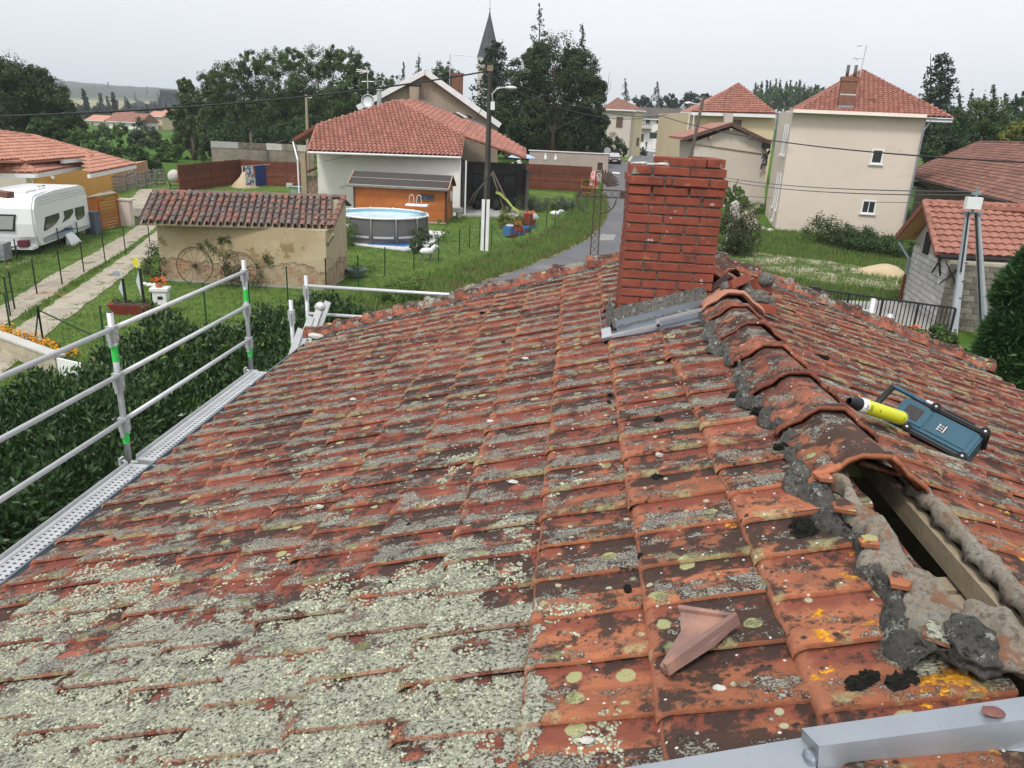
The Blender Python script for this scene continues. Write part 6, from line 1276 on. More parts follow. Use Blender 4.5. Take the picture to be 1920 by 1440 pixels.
# ---- low gabled outbuilding
E0, E1 = XY(gp(1290, 352)), XY(gp(1432, 392)); hE = root('gabled_outbuilding', 'low cream outbuilding with a brown tiled gable roof, left of the big cream house', 'outbuilding', (14, 68, 0)); YE = 64
E0, E1 = Vector((atY(1300, 350, YE).x, YE, 0)), Vector((atY(1440, 350, YE).x, YE, 0))
gpts = [onwall(E0, E1, *p) for p in ((1302, 266), (1372, 240), (1438, 268))]; MB().prism([Vector((E0.x, YE, 0))]+gpts+[Vector((E1.x, YE, 0))], (0, 9, 0)).build('wall', CREAM3, hE)
ap, el, er = [onwall(E0-Vector((0, .5, 0)), E1-Vector((0, .5, 0)), *p) for p in ((1372, 234), (1281, 262), (1446, 270))]
for e_ in (el, er): MB().hexa([ap, e_, e_+Vector((0, 10, 0)), ap+Vector((0, 10, 0))], [ap+Vector((0, 0, .2)), e_+Vector((0, 0, .2)), e_+Vector((0, 10, .2)), ap+Vector((0, 10, .2))]).build('roof_slope', CLAYB if e_ is er else CLAYP, hE); MB().bar(ap+Vector((0, -.03, .05)), e_+Vector((0, -.03, .05)), .06, .26).build('verge_board', pm('brown verge', (.13, .07, .05), (.10, .055, .04), 4), hE)
for q in ((1332, 258), (1370, 243), (1406, 256)): w_ = onwall(E0-Vector((0, .3, 0)), E1-Vector((0, .3, 0)), *q); MB().box(w_.x-.1, w_.x+.1, w_.y-.2, w_.y+.3, w_.z-.1, w_.z+.1).build('purlin_end', WOODG, hE)
w_ = [onwall(E0-Vector((0, .06, 0)), E1-Vector((0, .06, 0)), *p) for p in ((1290, 268), (1435, 289))]; MB().tube(w_[0], w_[1], .045, 6).build('wall_pipe', WOODG, hE)
rk = root('power_bracket', 'black steel insulator bracket on the corner of the low outbuilding', 'bracket', atY(1435, 300, YE-.4)); 
for a_, c_ in (((1444, 281), (1428, 297)), ((1444, 284), (1430, 303)), ((1432, 290), (1440, 296)), ((1438, 294), (1437, 308)), ((1428, 308), (1438, 310)), ((1430, 306), (1426, 317))): MB().bar(atY(*a_, YE-.4), atY(*c_, YE-.4), .10, .10).build('strut', BLKM, rk)
MB().box(atY(1431, 272, YE-.4).x, atY(1445, 272, YE-.4).x, YE-.5, YE+.3, atY(1438, 279, YE-.4).z, atY(1438, 268, YE-.4).z).build('opening_shade', DARK, hE)

# ---- old barn with brown roof, right
hF = root('old_barn', 'old barn with a wide brown tiled roof at the right edge, behind the block garage', 'barn', (22, 38, 0)); pF = eave_plane((1690, 327), (1893, 378), 3.35, .50)
fF = [pF.at(*p) for p in ((1690, 327), (1893, 378), (2010, 395), (2010, 275), (1905, 268), (1835, 267))]
tiles(fF, pF, .26, .34, CLAYB, 'roof_tiles', hF, lift=.035, arc=.025); hips(((fF[0], fF[5]), (fF[5], fF[4]), (fF[4], fF[3])), .10, CLAYB, hF)
fa = XY(pF.A)+(XY(pF.B)-XY(pF.A)).normalized()*1.6; fb = XY(pF.B)+(XY(pF.B)-XY(pF.A)); uF = (fb-fa).normalized(); vF = Vector((-uF.y, uF.x, 0)); fa += vF*1.0; fb += vF*1.0
STW = pm('rough stone and earth wall', (.25, .20, .15), (.18, .145, .11), 1.8, bump=.6, bs=9, bd=.05, spots=(((.33, .29, .23), 3, .55, .65),))
MB().prism([fa, fb, fb+vF*7, fa+vF*7], (0, 0, 3.2)).build('wall', STW, hF)
for k in range(4): a_ = pF.A.lerp(pF.B, .03+k*.06); MB().bar(a_-Vector((0, 0, .25)), a_+vF*1.3-Vector((0, 0, .9)), .1, .1).bar(a_-Vector((0, 0, .12)), a_+pF.eu*1.6-Vector((0, 0, .12)), .1, .12).build('eave_bracket', BLKM, hF)
MB().tube(pF.A+Vector((-.3, -.05, -.05)), pF.B-Vector((0, .05, .05)), .06, 8).build('gutter', DGREY, hF)
q = atY(1838, 268, fF[5].y); MB().tube((q.x, q.y, q.z-.3), (q.x, q.y, atY(1838, 255, q.y).z), .05, 6).build('aerial_post', WIREG, hF)

# ---- block garage
G0, G1 = XY(gp(1752, 617)), XY(gp(1690, 568)); gx = Vector((1, -.10, 0)).normalized()
hG = root('block_garage', 'unrendered grey block garage with pink tiled roof at the right edge', 'garage', G0.to_tuple()); G2 = G0+gx*8
ge = onwall(G0, G2, 1775, 482).z
MB().prism([G0+Vector((.04, .04, 0)), G2+Vector((0, .04, 0)), G2+Vector((0, 6, 0)), G1+Vector((.04, 0, 0))], (0, 0, ge-.12)).build('mortar_core', pm('block joint mortar', (.44, .39, .31), (.36, .32, .25), 4, bump=.4), hG)
BLK = pm('grey brown concrete block', (.21, .185, .155), (.15, .135, .115), 5, rnd=.28, bump=.6, bs=40, bd=.02, spots=(((.35, .32, .27), 6, .58, .7), ((.10, .09, .08), 5, .62, .72)))
BLKW = pm('pale washed concrete block', (.50, .485, .46), (.40, .39, .37), 5, rnd=.15, bump=.6, bs=40, bd=.02, spots=(((.22, .21, .20), 5, .56, .68),))
_bk = {}
def blocks(A, B, z1_, mt, bl=.40, bh=.20, skip=None, maxn=170):
    ln = (B-A).length; M_ = frame(A, B); nr = int(z1_/bh); cnt = 0
    for j in range(nr):
        x = -(bl/2 if j % 2 else 0)
        while x < ln:
            a_, c_ = max(x, 0), min(x+bl, ln); x += bl
            if c_-a_ < .08 or (skip and skip((a_+c_)/2, (j+.5)*bh)): continue
            key = (round(c_-a_, 2), mt.name)
            if key not in _bk: me = bpy.data.meshes.new('block'); q = MB().box(0, round(c_-a_, 2)-.034, 0, .06, 0, bh-.032, .006); me.from_pydata([tuple(v) for v in q.v], [], q.f); me.materials.append(mt); _bk[key] = me
            o = bpy.data.objects.new('block', _bk[key]); COL.objects.link(o); o.parent = hG; o.matrix_local = Matrix.Translation(-wl(hG)) @ M_ @ Matrix.Translation((a_+.011, random.uniform(-.008, .006), j*bh+.011)); cnt += 1
blocks(G0, G0+gx*4.4, ge-.1, BLK, maxn=150)
gzt = ge+1.2
blocks(G1, G0, ge-.1, BLKW, .40, .20)
pG = eave_plane((1758, 476), (1925, 484), ge+.05, .62); fG = [pG.at(*p) for p in ((1758, 477), (2060, 490), (2060, 394), (1733, 379))]
L0, L1 = (fG[1]-fG[0]).length, (fG[3]-fG[0]).dot(pG.eu); tiles(fG, pG, .30, L1/9.0, pm('pink concrete tile', (.34, .155, .115), (.28, .12, .09), 2, isl=.14, bump=.3, bs=60, spots=(((.25, .12, .09), 1.6, .6, .75),)), 'roof_tiles', hG, lift=.06, arc=.055, parts=True, seg=4)
hips(((fG[3], fG[2]), (fG[0], fG[3])), .09, bpy.data.materials['pink concrete tile'], hG)
ridge = fG[3]; gdir = (XY(G1)-XY(G0)).normalized(); back = pG.at(1758, 477)
eb = atY(1681, 443, G1.y+.5); n1 = [fG[0], fG[3], eb]
MB().hexa([ridge+Vector((.0, 0, -.12)), eb+Vector((0, 0, -.08)), eb+gx*8+Vector((0, 0, -.08)), ridge+gx*8+Vector((0, 0, -.12))], [ridge+Vector((0, 0, .02)), eb+Vector((0, 0, .06)), eb+gx*8+Vector((0, 0, .06)), ridge+gx*8+Vector((0, 0, .02))]).build('rear_slope', CLAYP, hG)
MB().bar(ridge+Vector((-.02, -.02, -.08)), eb+Vector((-.02, 0, -.03)), .05, .20).build('verge_board', pm('reddish verge board', (.25, .085, .05), (.2, .07, .045), 4), hG); MB().bar(ridge+Vector((-.02, -.02, -.08)), fG[0]+Vector((-.02, 0, -.05)), .05, .16).build('verge_board', bpy.data.materials['reddish verge board'], hG)
# gable infill above the blocks
gm = (G0+G1)/2; top_ = Vector((ridge.x+.45, ridge.y, ridge.z-.18))
zp_ = lambda v: pG.P.z-((v.x-pG.P.x)*pG.n.x+(v.y-pG.P.y)*pG.n.y)/pG.n.z-.30
a_ = Vector((G0.x+.01, G0.y, 0)); a_.z = min(ge, zp_(a_+Vector((.3, 0, 0)))); c_ = Vector((G1.x+.01, G1.y, ge)); tp = a_.lerp(c_, max(0, min(1, (ridge.y-G0.y)/(G1.y-G0.y)))); tp.z = pG.P.z-((tp.x-pG.P.x)*pG.n.x+(tp.y-pG.P.y)*pG.n.y)/pG.n.z-.36
MB().prism([a_, tp, c_], (.25, 0, 0)).build('gable_wall', pm('cement gable', (.33, .31, .28), (.26, .245, .22), 2, bump=.4), hG)
MB().hexa([ridge-Vector((0, 0, .15)), eb-Vector((0, 0, .10)), eb+gx*.9-Vector((0, 0, .10)), ridge+gx*.9-Vector((0, 0, .15))], [ridge-Vector((0, 0, .125)), eb-Vector((0, 0, .085)), eb+gx*.9-Vector((0, 0, .085)), ridge+gx*.9-Vector((0, 0, .125))]).build('soffit', WOODL, hG)
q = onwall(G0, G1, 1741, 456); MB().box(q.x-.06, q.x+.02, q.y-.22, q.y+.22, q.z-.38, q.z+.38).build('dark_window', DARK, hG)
MB().tube(fG[0]+Vector((0, -.06, -.06)), fG[1]+Vector((0, -.06, -.06)), .06, 8).build('gutter', BLKM, hG)
w_ = XY(G1)+Vector((-.12, 0, 0)); MB().path([eb+Vector((.1, -.1, -.2)), Vector((w_.x+.02, w_.y-.1, eb.z-.75)), Vector((w_.x, w_.y-.1, 1.1))], .05, 8).build('downpipe', ZINC, hG); MB().tube((w_.x, w_.y-.1, 0), (w_.x, w_.y-.1, 1.12), .055, 8).build('downpipe_foot', pm('dark red pipe', (.12, .02, .015), (.1, .018, .014), 5), hG)
for cx, face in ((onwall(G0, G2, 1785, 512), 0), ): 
    MB().bar(cx+Vector((-.33, -.05, -.36)), cx+Vector((.33, -.05, .36)), .05, .03).bar(cx+Vector((-.30, -.06, .36)), cx+Vector((.20, -.06, -.36)), .05, .03).build('wall_tie', BLKM, hG)
cx = onwall(G0, G1, 1764, 492); MB().bar(cx+Vector((-.06, -.3, -.40)), cx+Vector((-.06, .3, .40)), .04, .05).bar(cx+Vector((-.07, .3, -.40)), cx+Vector((-.07, -.3, .40)), .04, .05).build('wall_tie', BLKM, hG)
# ---- black railing
Fq = [gp(1520, 604), gp(1776, 645)]; fe = root('black_railing', 'black metal railing in front of the block garage', 'railing', Fq[0]); zt = 1.12; nb_ = 36
for z_, w in ((zt, .05), (.12, .04)): MB().bar(Fq[0]+Vector((0, 0, z_)), Fq[1]+Vector((0, 0, z_)), w, w).build('rail', BLKM, fe)
for k in range(nb_+1): p = Fq[0].lerp(Fq[1], k/nb_); big = k % 9 == 0; MB().box(p.x-(.035 if big else .012), p.x+(.035 if big else .012), p.y-.012, p.y+.012, .0 if big else .12, zt).build('post' if big else 'baluster', BLKM, fe)
p = Fq[0]; MB().box(p.x-.22, p.x+.12, p.y-.08, p.y+.08, .75, 1.2).build('letter_box', BLKM, fe)
# ---- A shaped concrete pylon
tp = gp(1785, 640); tq = gp(1846, 640); top_ = atY(1823, 398, (tp.y+tq.y)/2+.2)
py = root('concrete_pylon', 'A shaped pale concrete power pylon with a small white box, in front of the garage', 'pylon', (tp+tq)/2)
for (a_, c_) in ((tp, top_+Vector((-.12, 0, 0))), (tq, top_+Vector((.14, 0, 0)))): MB().path([a_, c_], .145, 4, .085).build('leg', pm('blue grey concrete pole', (.40, .43, .46), (.34, .37, .40), 2, bump=.2) if a_ is tp else bpy.data.materials['blue grey concrete pole'], py)
for f_ in (.1, .35, .48, .62, .75): c_ = tp.lerp(top_, f_); MB().path([c_-Vector((0, 0, .01)), c_+Vector((0, 0, .01))], .15-.055*f_, 4).build('steel_band', BLKM, py)
MB().tube(tp.lerp(top_, .55)+Vector((-.12, -.12, 0)), top_+Vector((-.15, -.1, 0)), .025, 6).tube(tq+Vector((-.14, -.1, 0)), top_+Vector((.06, -.1, 0)), .03, 6).build('cable_run', WIRE, py)
q = top_+Vector((-.12, -.16, .28)); MB().box(q.x-.22, q.x+.22, q.y-.1, q.y+.08, q.z-.17, q.z+.17).build('meter_box', PVC, py); MB().tube(top_, top_+Vector((0, 0, .72)), .05, 8).box(top_.x-.14, top_.x+.14, top_.y-.05, top_.y+.05, top_.z+.52, top_.z+.58).build('top_bracket', ZINC, py); MB().box(top_.x-.24, top_.x+.28, top_.y-.1, top_.y+.1, top_.z-.06, top_.z+.02).build('cap_plate', ZINC, py)
# ---- low concrete gate post and bits
q = gp(1368, 472); o = MB().box(q.x-.24, q.x+.24, q.y-.2, q.y+.2, 0, 2.45).prism([(q.x-.24, q.y-.2, 2.45), (q.x+.24, q.y-.2, 2.45), (q.x, q.y-.2, 2.62)], (0, .4, 0)).build('gate_post', CONCL); tag(o, 'pale concrete gate post right behind the chimney', 'gate post')
# ---- wooden utility pole with street lamp
pb_ = gp(908, 470); up = root('utility_pole', 'dark utility pole with white cable guard and street lamp beside the road', 'utility pole', pb_); pt = atY(919, 128, pb_.y)
DK = pm('dark weathered concrete pole', (.075, .065, .058), (.05, .045, .04), 2, bump=.3, spots=(((.16, .14, .12), 4, .58, .7),))
MB().box(pb_.x-.10, pb_.x+.10, pb_.y-.1, pb_.y+.1, 0, .2).path([pb_, pt], .13, 6, .08).build('pole', DK, up); MB().path([pb_+Vector((.17, -.1, 2.3)), pt+Vector((.07, -.08, -.2))], .035, 6).build('cable', WIRE, up)
for dx in (-.09, .13): MB().bar(pb_+Vector((dx, -.16, .0)), pb_+Vector((dx*1.0, -.16, 2.42)), .15, .08).build('cable_guard', PVC, up)
MB().box(pt.x-.12, pt.x+.12, pt.y-.1, pt.y+.1, pt.z-.12, pt.z+.12).build('pole_cap', pm('brown cap', (.30, .20, .13), (.2, .14, .1), 5), up)
la = [atY(*p, pt.y-.1) for p in ((924, 195), (923, 176), (932, 166), (946, 164))]; MB().path(la, .035, 8).build('lamp_arm', ALU, up, True); lh = la[-1]; MB().blob(lh+Vector((.28, 0, .0)), .3, 2, 2, 0, (1, .5, .28)).build('lamp_head', ALUW, up, True); MB().box(la[0].x-.09, la[0].x+.09, la[0].y-.06, la[0].y+.06, la[0].z-.25, la[0].z+.1).build('fuse_box', PVC, up)
p2b = gp(1276, 360); p2b = Vector((atY(1278, 340, 54).x, 54, 0)); p2t = atY(1319, 181, 54); u2 = root('utility_pole', 'slim leaning brown utility pole left of the low outbuilding', 'utility pole', p2b); MB().path([p2b, Vector(((p2b.x+p2t.x)/2, 54, p2t.z/2)), p2t], .13, 8, .10).build('pole', pm('grey brown pole', (.15, .12, .10), (.10, .085, .07), 2, bump=.4, spots=(((.3, .28, .25), 3, .6, .7),)), u2); MB().tube(atY(1290, 193, 54), atY(1312, 196, 54), .03, 5).blob(atY(1291, 193, 54), .3, 2, 1, 0, (1.2, .5, .3)).build('lamp_head', ALUW, u2)
p3b = gp(578, 330); p3 = Vector((atY(577, 300, 62).x, 62, 0)); u3 = root('utility_pole', 'short grey pole with small lamp behind the left wing of the white house', 'utility pole', p3); t3 = atY(574, 177, 62); MB().path([p3, t3], .15, 8, .10).build('pole', WOODG, u3); MB().blob(atY(580, 182, 62), .2, 2, 1, 0, (1.3, .8, .6)).build('lamp_head', PVC, u3)
# ---- wires
def wire(a_, c_, sag, r_, lab, mt=WIRE, grp=None):
    pts = [a_.lerp(c_, q)-Vector((0, 0, sag*4*q*(1-q))) for q in np.linspace(0, 1, 22)]; o = MB().path(pts, r_, 5).build('overhead_cable', mt, None, True, org=a_); tag(o, lab, 'cable', 'overhead cables')
wire(pt+Vector((0, 0, -.1)), atY(0, 218, 24), .32, .035, 'thick black cable running from the lamp pole to the left edge')
wire(pt+Vector((0, 0, -.2)), atY(1245, 218, 62), .6, .022, 'upper cable crossing in front of the big dark tree'); wire(pt+Vector((0, 0, -.45)), atY(1250, 214, 62), .9, .022, 'lower cable crossing in front of the big dark tree')
wire(atY(1245, 219, 60), atY(1990, 308, 22), .5, .026, 'long black cable crossing the upper wall of the cream house')
wire(atY(1350, 331, 60), top_+Vector((0, 0, .6)), .25, .02, 'pair of thin cables to the pylon, upper one', WIREG); wire(atY(1350, 336, 60), top_+Vector((0, 0, .5)), .3, .02, 'pair of thin cables to the pylon, lower one', WIREG); wire(atY(1400, 368, 60), atY(1830, 380, 45), .15, .018, 'lowest thin cable across the cream house wall', WIREG)
wire(pt+Vector((0, 0, -1.2)), atY(865, 252, 49), .15, .015, 'thin service cable from the lamp pole down to the white house'); wire(atY(608, 302, 48), atY(690, 282, 48.2), .05, .012, 'thin wire drooping on the white wall', WIREG)
# ---- lattice cross
xb = gp(1113, 503); cr = root('iron_lattice_cross', 'rusty iron lattice cross with rayed ornament beside the road', 'cross', xb); Yc = xb.y
def cpt(px, py): return atY(px, py, Yc)
def lattice(a0, a1, b0, b1, n, par, name):
    b = MB(); [b.bar(p, q, .05, .05) for p, q in ((a0, a1), (b0, b1), (a0, b0), (a1, b1))]; b.build(name, RUST, par); b = MB()
    for i in range(n):
        p, q, r_, s_ = a0.lerp(a1, i/n), a0.lerp(a1, (i+1)/n), b0.lerp(b1, i/n), b0.lerp(b1, (i+1)/n); b.bar(p, s_, .018, .018).bar(r_, q, .018, .018)
    b.build('lattice', RUST, par)
lattice(cpt(1105, 500), cpt(1118, 322), cpt(1120, 500), cpt(1130, 322), 13, cr, 'upright'); lattice(cpt(1091, 354), cpt(1166, 358), cpt(1091, 368), cpt(1166, 371), 6, cr, 'crossarm')
for (px, py, w, h_) in ((1168, 365, 12, 14), (1088, 361, 10, 14), (1125, 312, 11, 14)): a_, c_ = cpt(px-w/2, py+h_/2), cpt(px+w/2, py-h_/2); MB().box(min(a_.x, c_.x), max(a_.x, c_.x), Yc-.03, Yc+.03, min(a_.z, c_.z), max(a_.z, c_.z)).build('end_plate', RUST, cr)
ctr = cpt(1128, 352)
for k in range(9):
    t_ = R(14+k*9.5); p = ctr+Vector((math.cos(t_)*.78, 0, math.sin(t_)*.78)); q0 = ctr+Vector((math.cos(t_-.088)*.2, 0, math.sin(t_-.088)*.2)); q1 = ctr+Vector((math.cos(t_+.088)*.2, 0, math.sin(t_+.088)*.2)); m0 = ctr+Vector((math.cos(t_-.088)*.62, 0, math.sin(t_-.088)*.62)); m1 = ctr+Vector((math.cos(t_+.05)*.70, 0, math.sin(t_+.05)*.70))
    MB().prism([q0, m0, p, m1, q1], (0, .02, 0)).build('ray', RUST, cr)
for s_ in (1, -1):
    c_ = cpt(1128 if s_ > 0 else 1108, 372); b = MB(); b.path([c_+Vector((s_*.62*math.cos(t_), 0, -.0-.62*math.sin(t_))) for t_ in np.linspace(0, 1.57, 9)], .03, 6); b.bar(c_, c_+Vector((s_*.46, 0, -.46)), .04, .03); b.build('scroll', RUST, cr)
MB().box(xb.x-.35, xb.x+.35, xb.y-.35, xb.y+.35, 0, .12).build('plinth', CONC, cr)
# ---- church
YC = 150; sp = [atY(*p, YC) for p in ((894, 107), (933, 107), (918, 14))]; cw = (sp[1].x-sp[0].x); cx = (sp[0].x+sp[1].x)/2; ch = root('church_steeple', 'slate grey church spire on a pale tower behind the trees', 'church', (cx, YC+cw/2, 0))
SLT = pm('dark slate', (.075, .08, .09), (.055, .06, .068), .8, bump=.2, bs=6, bd=.1); c3 = Vector((cx, YC+cw/2, 0)); tz = sp[2].z
MB().lathe([(cw*.58, sp[0].z), (cw*.50, sp[0].z+.9), (cw*.06, tz-1.2), (.02, tz)], c3, 8).build('spire', SLT, ch); MB().box(cx-cw*.44, cx+cw*.44, YC, YC+cw*.9, 0, sp[0].z).build('tower', CREAM3, ch); MB().box(cx-cw*.47, cx+cw*.47, YC-.1, YC+cw*.94, sp[0].z-.6, sp[0].z-.0).build('cornice', CONCL, ch)
MB().tube((cx, c3.y, tz), (cx, c3.y, tz+2.0), .06, 5).blob((cx, c3.y, tz+.1), .22, 1, 1, 0).build('finial', ALU, ch)
# ---- far village houses along the road
def far_house(px0, px1, ytop_eave, ybase, Y, dep, mt, roofm, lab, apex=None, side=0, wins=(), gable=False, name='village_house'):
    a_, c_ = atY(px0, ytop_eave, Y), atY(px1, ytop_eave, Y+side); z0 = T(a_.x, Y)-.3; e = root(name, lab, 'house', (a_.x, Y, z0)); A, B = XY(a_), XY(c_); n = Vector((-(B-A).y, (B-A).x, 0)).normalized(); ze = a_.z
    MB().prism([A+Vector((0, 0, z0)), B+Vector((0, 0, z0)), B+n*dep+Vector((0, 0, z0)), A+n*dep+Vector((0, 0, z0))], (0, 0, ze-z0)).build('wall', mt, e)
    o_ = .06*dep; u = (B-A).normalized(); c = [A-u*o_-n*o_, B+u*o_-n*o_, B+u*o_+n*(dep+o_), A-u*o_+n*(dep+o_)]; c = [Vector((p.x, p.y, ze)) for p in c]
    if apex: m_ = (c[0]+c[2])/2; at = atY(*apex, m_.y); tp = [Vector((m_.x, m_.y, at.z))]
    F_ = MB(); 
    if gable: r0, r1 = (c[0]+c[3])/2, (c[1]+c[2])/2; r0.z = r1.z = atY(*apex, r0.y).z; F_.add(c+[r0, r1], [(0, 1, 5, 4), (3, 4, 5, 2), (0, 4, 3), (1, 2, 5), (0, 3, 2, 1)])
    else: F_.add(c+tp, [(0, 1, 4), (1, 2, 4), (2, 3, 4), (3, 0, 4), (0, 3, 2, 1)])
    F_.build('roof', roofm, e); MB().bar(c[0]-Vector((0, 0, .1)), c[1]-Vector((0, 0, .1)), .1, .2).build('gutter', PVC, e)
    for w_ in wins: window_on(A, B, *w_, e, WOODG, pm('brown shutter', (.11, .075, .06), (.085, .06, .05), 3) if 'brown shutter' not in bpy.data.materials else bpy.data.materials['brown shutter'], False)
    return e
e = far_house(1133, 1186, 204, 285, 128, 9, CREAM3, CLAYB, 'square cream house with shallow hip roof beside the parked car', (1180, 183), 0, ((1155, 219, 1168, 240), (1155, 259, 1163, 266)))
q = atY(1189, 215, 127.8); MB().tube((q.x, 127.7, 1.5), (q.x, 127.7, q.z+.9), .07, 6).build('downpipe', ZINC, e)
far_house(1187, 1207, 206, 280, 130, 5, CREAM2, CLAYB, 'narrow ochre side wing of the square cream house', (1198, 190), 3, ((1193, 258, 1198, 274),))
e = far_house(1204, 1256, 222, 265, 190, 10, WHITE, pm('grey brown roof', (.10, .085, .075), (.075, .065, .06), .5), 'white village house with grey roof and balcony across the square', (1230, 202), 0, ((1211, 222, 1219, 232), (1231, 222, 1239, 232), (1201, 251, 1207, 266)), True)
bq = atY(1203, 240, 188.5); b = MB(); bq2 = atY(1222, 240, 188.5); b.box(bq.x, bq2.x, 188.3, 189.9, bq.z-.3, bq.z-.1); b.box(bq.x, bq2.x, 188.3, 188.4, bq.z+.8, bq.z+.9); [b.box(x, x+.12, 188.3, 188.4, bq.z-.1, bq.z+.8) for x in np.arange(bq.x, bq2.x, .35)]; b.build('balcony', RUST, e)
far_house(1250, 1277, 221, 258, 192, 10, CREAM2, bpy.data.materials['grey brown roof'], 'ochre barn house with a brown door beside the white village house', (1262, 203), 0, ((1250, 222, 1264, 246), (1269, 228, 1273, 238)), True)
o = MB().hexa([atY(1218, 260, 178), atY(1276, 260, 178), atY(1276, 260, 180), atY(1218, 260, 180)], [atY(1218, 248, 178), atY(1276, 251, 178), atY(1276, 251, 180), atY(1218, 248, 180)]).build('clipped_hedge', pm('dark green hedge cloth', (.015, .035, .02), (.01, .025, .015), 2)); tag(o, 'dark green screen wall behind the van', 'screen')
o = MB().prism([atY(1227, 248, 182), atY(1257, 248, 182), atY(1243, 240, 182)], (0, 3, 0)).build('red_roofed_kiosk', CLAYB); tag(o, 'small red brown pitched roof above the green screen', 'kiosk')
# distant houses in the valley at left
for i, (x0, x1, ye, ap, Y, mt, rm, lab) in enumerate(((163, 193, 225, (178, 215), 230, CREAM, CLAYN, 'small tan house with orange roof, leftmost in the valley'), (204, 262, 227, (235, 211), 205, WHITE, CLAYB, 'wide white house with brown roof in the valley'), (278, 303, 217, (290, 208), 215, CREAM2, CLAYN, 'pale gabled house near the poplars'), (303, 330, 212, (316, 204), 225, CREAM2, CLAYN, 'taller cream house at the right of the valley group'))):
    far_house(x0, x1, ye, 245, Y, 9, mt, rm, lab, ap, 0, ((x0+8, ye+5, x0+12, ye+10),), True)
e = far_house(215, 240, 214, 225, 240, 8, CREAM2, CLAYB, 'low house with pale wall behind the wide white house', (228, 208), 0, (), True)
# ================================================================== VEGETATION
def leafquads(C_, N_, size, asp=.55, up=.3, jit=1.0, seed=0, droop=0):
    """C_ centres (n,3), N_ outward dirs (n,3) -> verts, quads"""
    rs = np.random.default_rng(seed); n = len(C_); nn = N_+rs.normal(0, .55*jit, (n, 3)); nn[:, 2] += up; nn /= np.linalg.norm(nn, axis=1)[:, None]
    a = rs.normal(0, 1, (n, 3)); a[:, 2] -= droop; t = a-nn*np.sum(a*nn, 1)[:, None]; t /= np.linalg.norm(t, axis=1)[:, None]; b = np.cross(nn, t)
    s = size*rs.uniform(.65, 1.35, (n, 1)); L_ = t*s; W = b*s*asp*.5
    V = np.stack([C_-L_*.5, C_-L_*.05+W, C_+L_*.5, C_-L_*.05-W], 1).reshape(-1, 3); return V, np.arange(n*4).reshape(n, 4)
def clumps(blobs, per, cr=.30, leaves=60, seed=0, shell=.45, flat=1.0):
    """blobs: (centre, (rx,ry,rz)) -> leaf centres + outward dirs, gathered in clumps"""
    rs = np.random.default_rng(seed); Cs, Ns = [], []
    for c, r in blobs:
        c = np.array(c); r = np.array(r if hasattr(r, '__len__') else (r, r, r)); k = max(3, int(per))
        d = rs.normal(0, 1, (k, 3)); d /= np.linalg.norm(d, axis=1)[:, None]; q = (shell+(1-shell)*rs.uniform(0, 1, (k, 1))**.6)
        cc = c+d*r*q; crr = r.mean()*cr*rs.uniform(.55, 1.35, (k, 1)); nl = rs.poisson(leaves, k)
        for i in range(k):
            e = rs.normal(0, 1, (nl[i], 3)); e /= np.linalg.norm(e, axis=1)[:, None]; qq = rs.uniform(.35, 1.12, (nl[i], 1)); p = e*qq*crr[i]; p[:, 2] *= flat
            Cs.append(cc[i]+p); Ns.append(e*.7+d[i]*.5)
    return np.concatenate(Cs), np.concatenate(Ns)
LF = dict(
 dark=leafmat('dark oak leaves', (.040, .078, .022), (.026, .052, .016), (.065, .11, .026)),
 mid=leafmat('acacia leaves', (.062, .11, .024), (.038, .075, .018), (.10, .155, .035)),
 yew=leafmat('deep green yew leaves', (.036, .066, .018), (.024, .046, .015), (.07, .10, .024)),
 con=leafmat('blue green needles', (.028, .054, .028), (.018, .038, .022), (.045, .075, .038), tr=.1),
 bright=leafmat('bright shrub leaves', (.10, .17, .03), (.065, .125, .022), (.16, .22, .05)),
 yel=leafmat('yellow green leaves', (.17, .19, .03), (.12, .15, .025), (.24, .24, .05)),
 laurel=leafmat('laurel hedge leaves', (.040, .080, .028), (.026, .056, .020), (.085, .14, .042), sc_=1.2, rough=.32, tr=.15, isl=.4),
 rose=leafmat('rose leaves', (.045, .085, .025), (.06, .05, .02), (.09, .13, .035)),
 lav=leafmat('lavender stems', (.10, .12, .075), (.075, .095, .055), (.13, .12, .11)),
 grass=leafmat('grass blades', (.13, .215, .042), (.09, .17, .032), (.21, .25, .085), sc_=.35, rough=.7, tr=.3, isl=.35),
 dry=leafmat('dry grass', (.22, .17, .08), (.16, .13, .06), (.10, .13, .03), rough=.8),
 far=leafmat('far wood leaves', (.022, .038, .020), (.016, .030, .016), (.035, .055, .025)))
def px_blobs(lst, Y, dj=.6, seed=0):
    rs = random.Random(seed); o = []
    for px, py, r in lst: p = atY(px, py, Y+rs.uniform(-dj, dj)*r/FPX*Y); R_ = r*p.y/FPX*.97; o.append((tuple(p), (R_, R_*1.0, R_)))
    return o
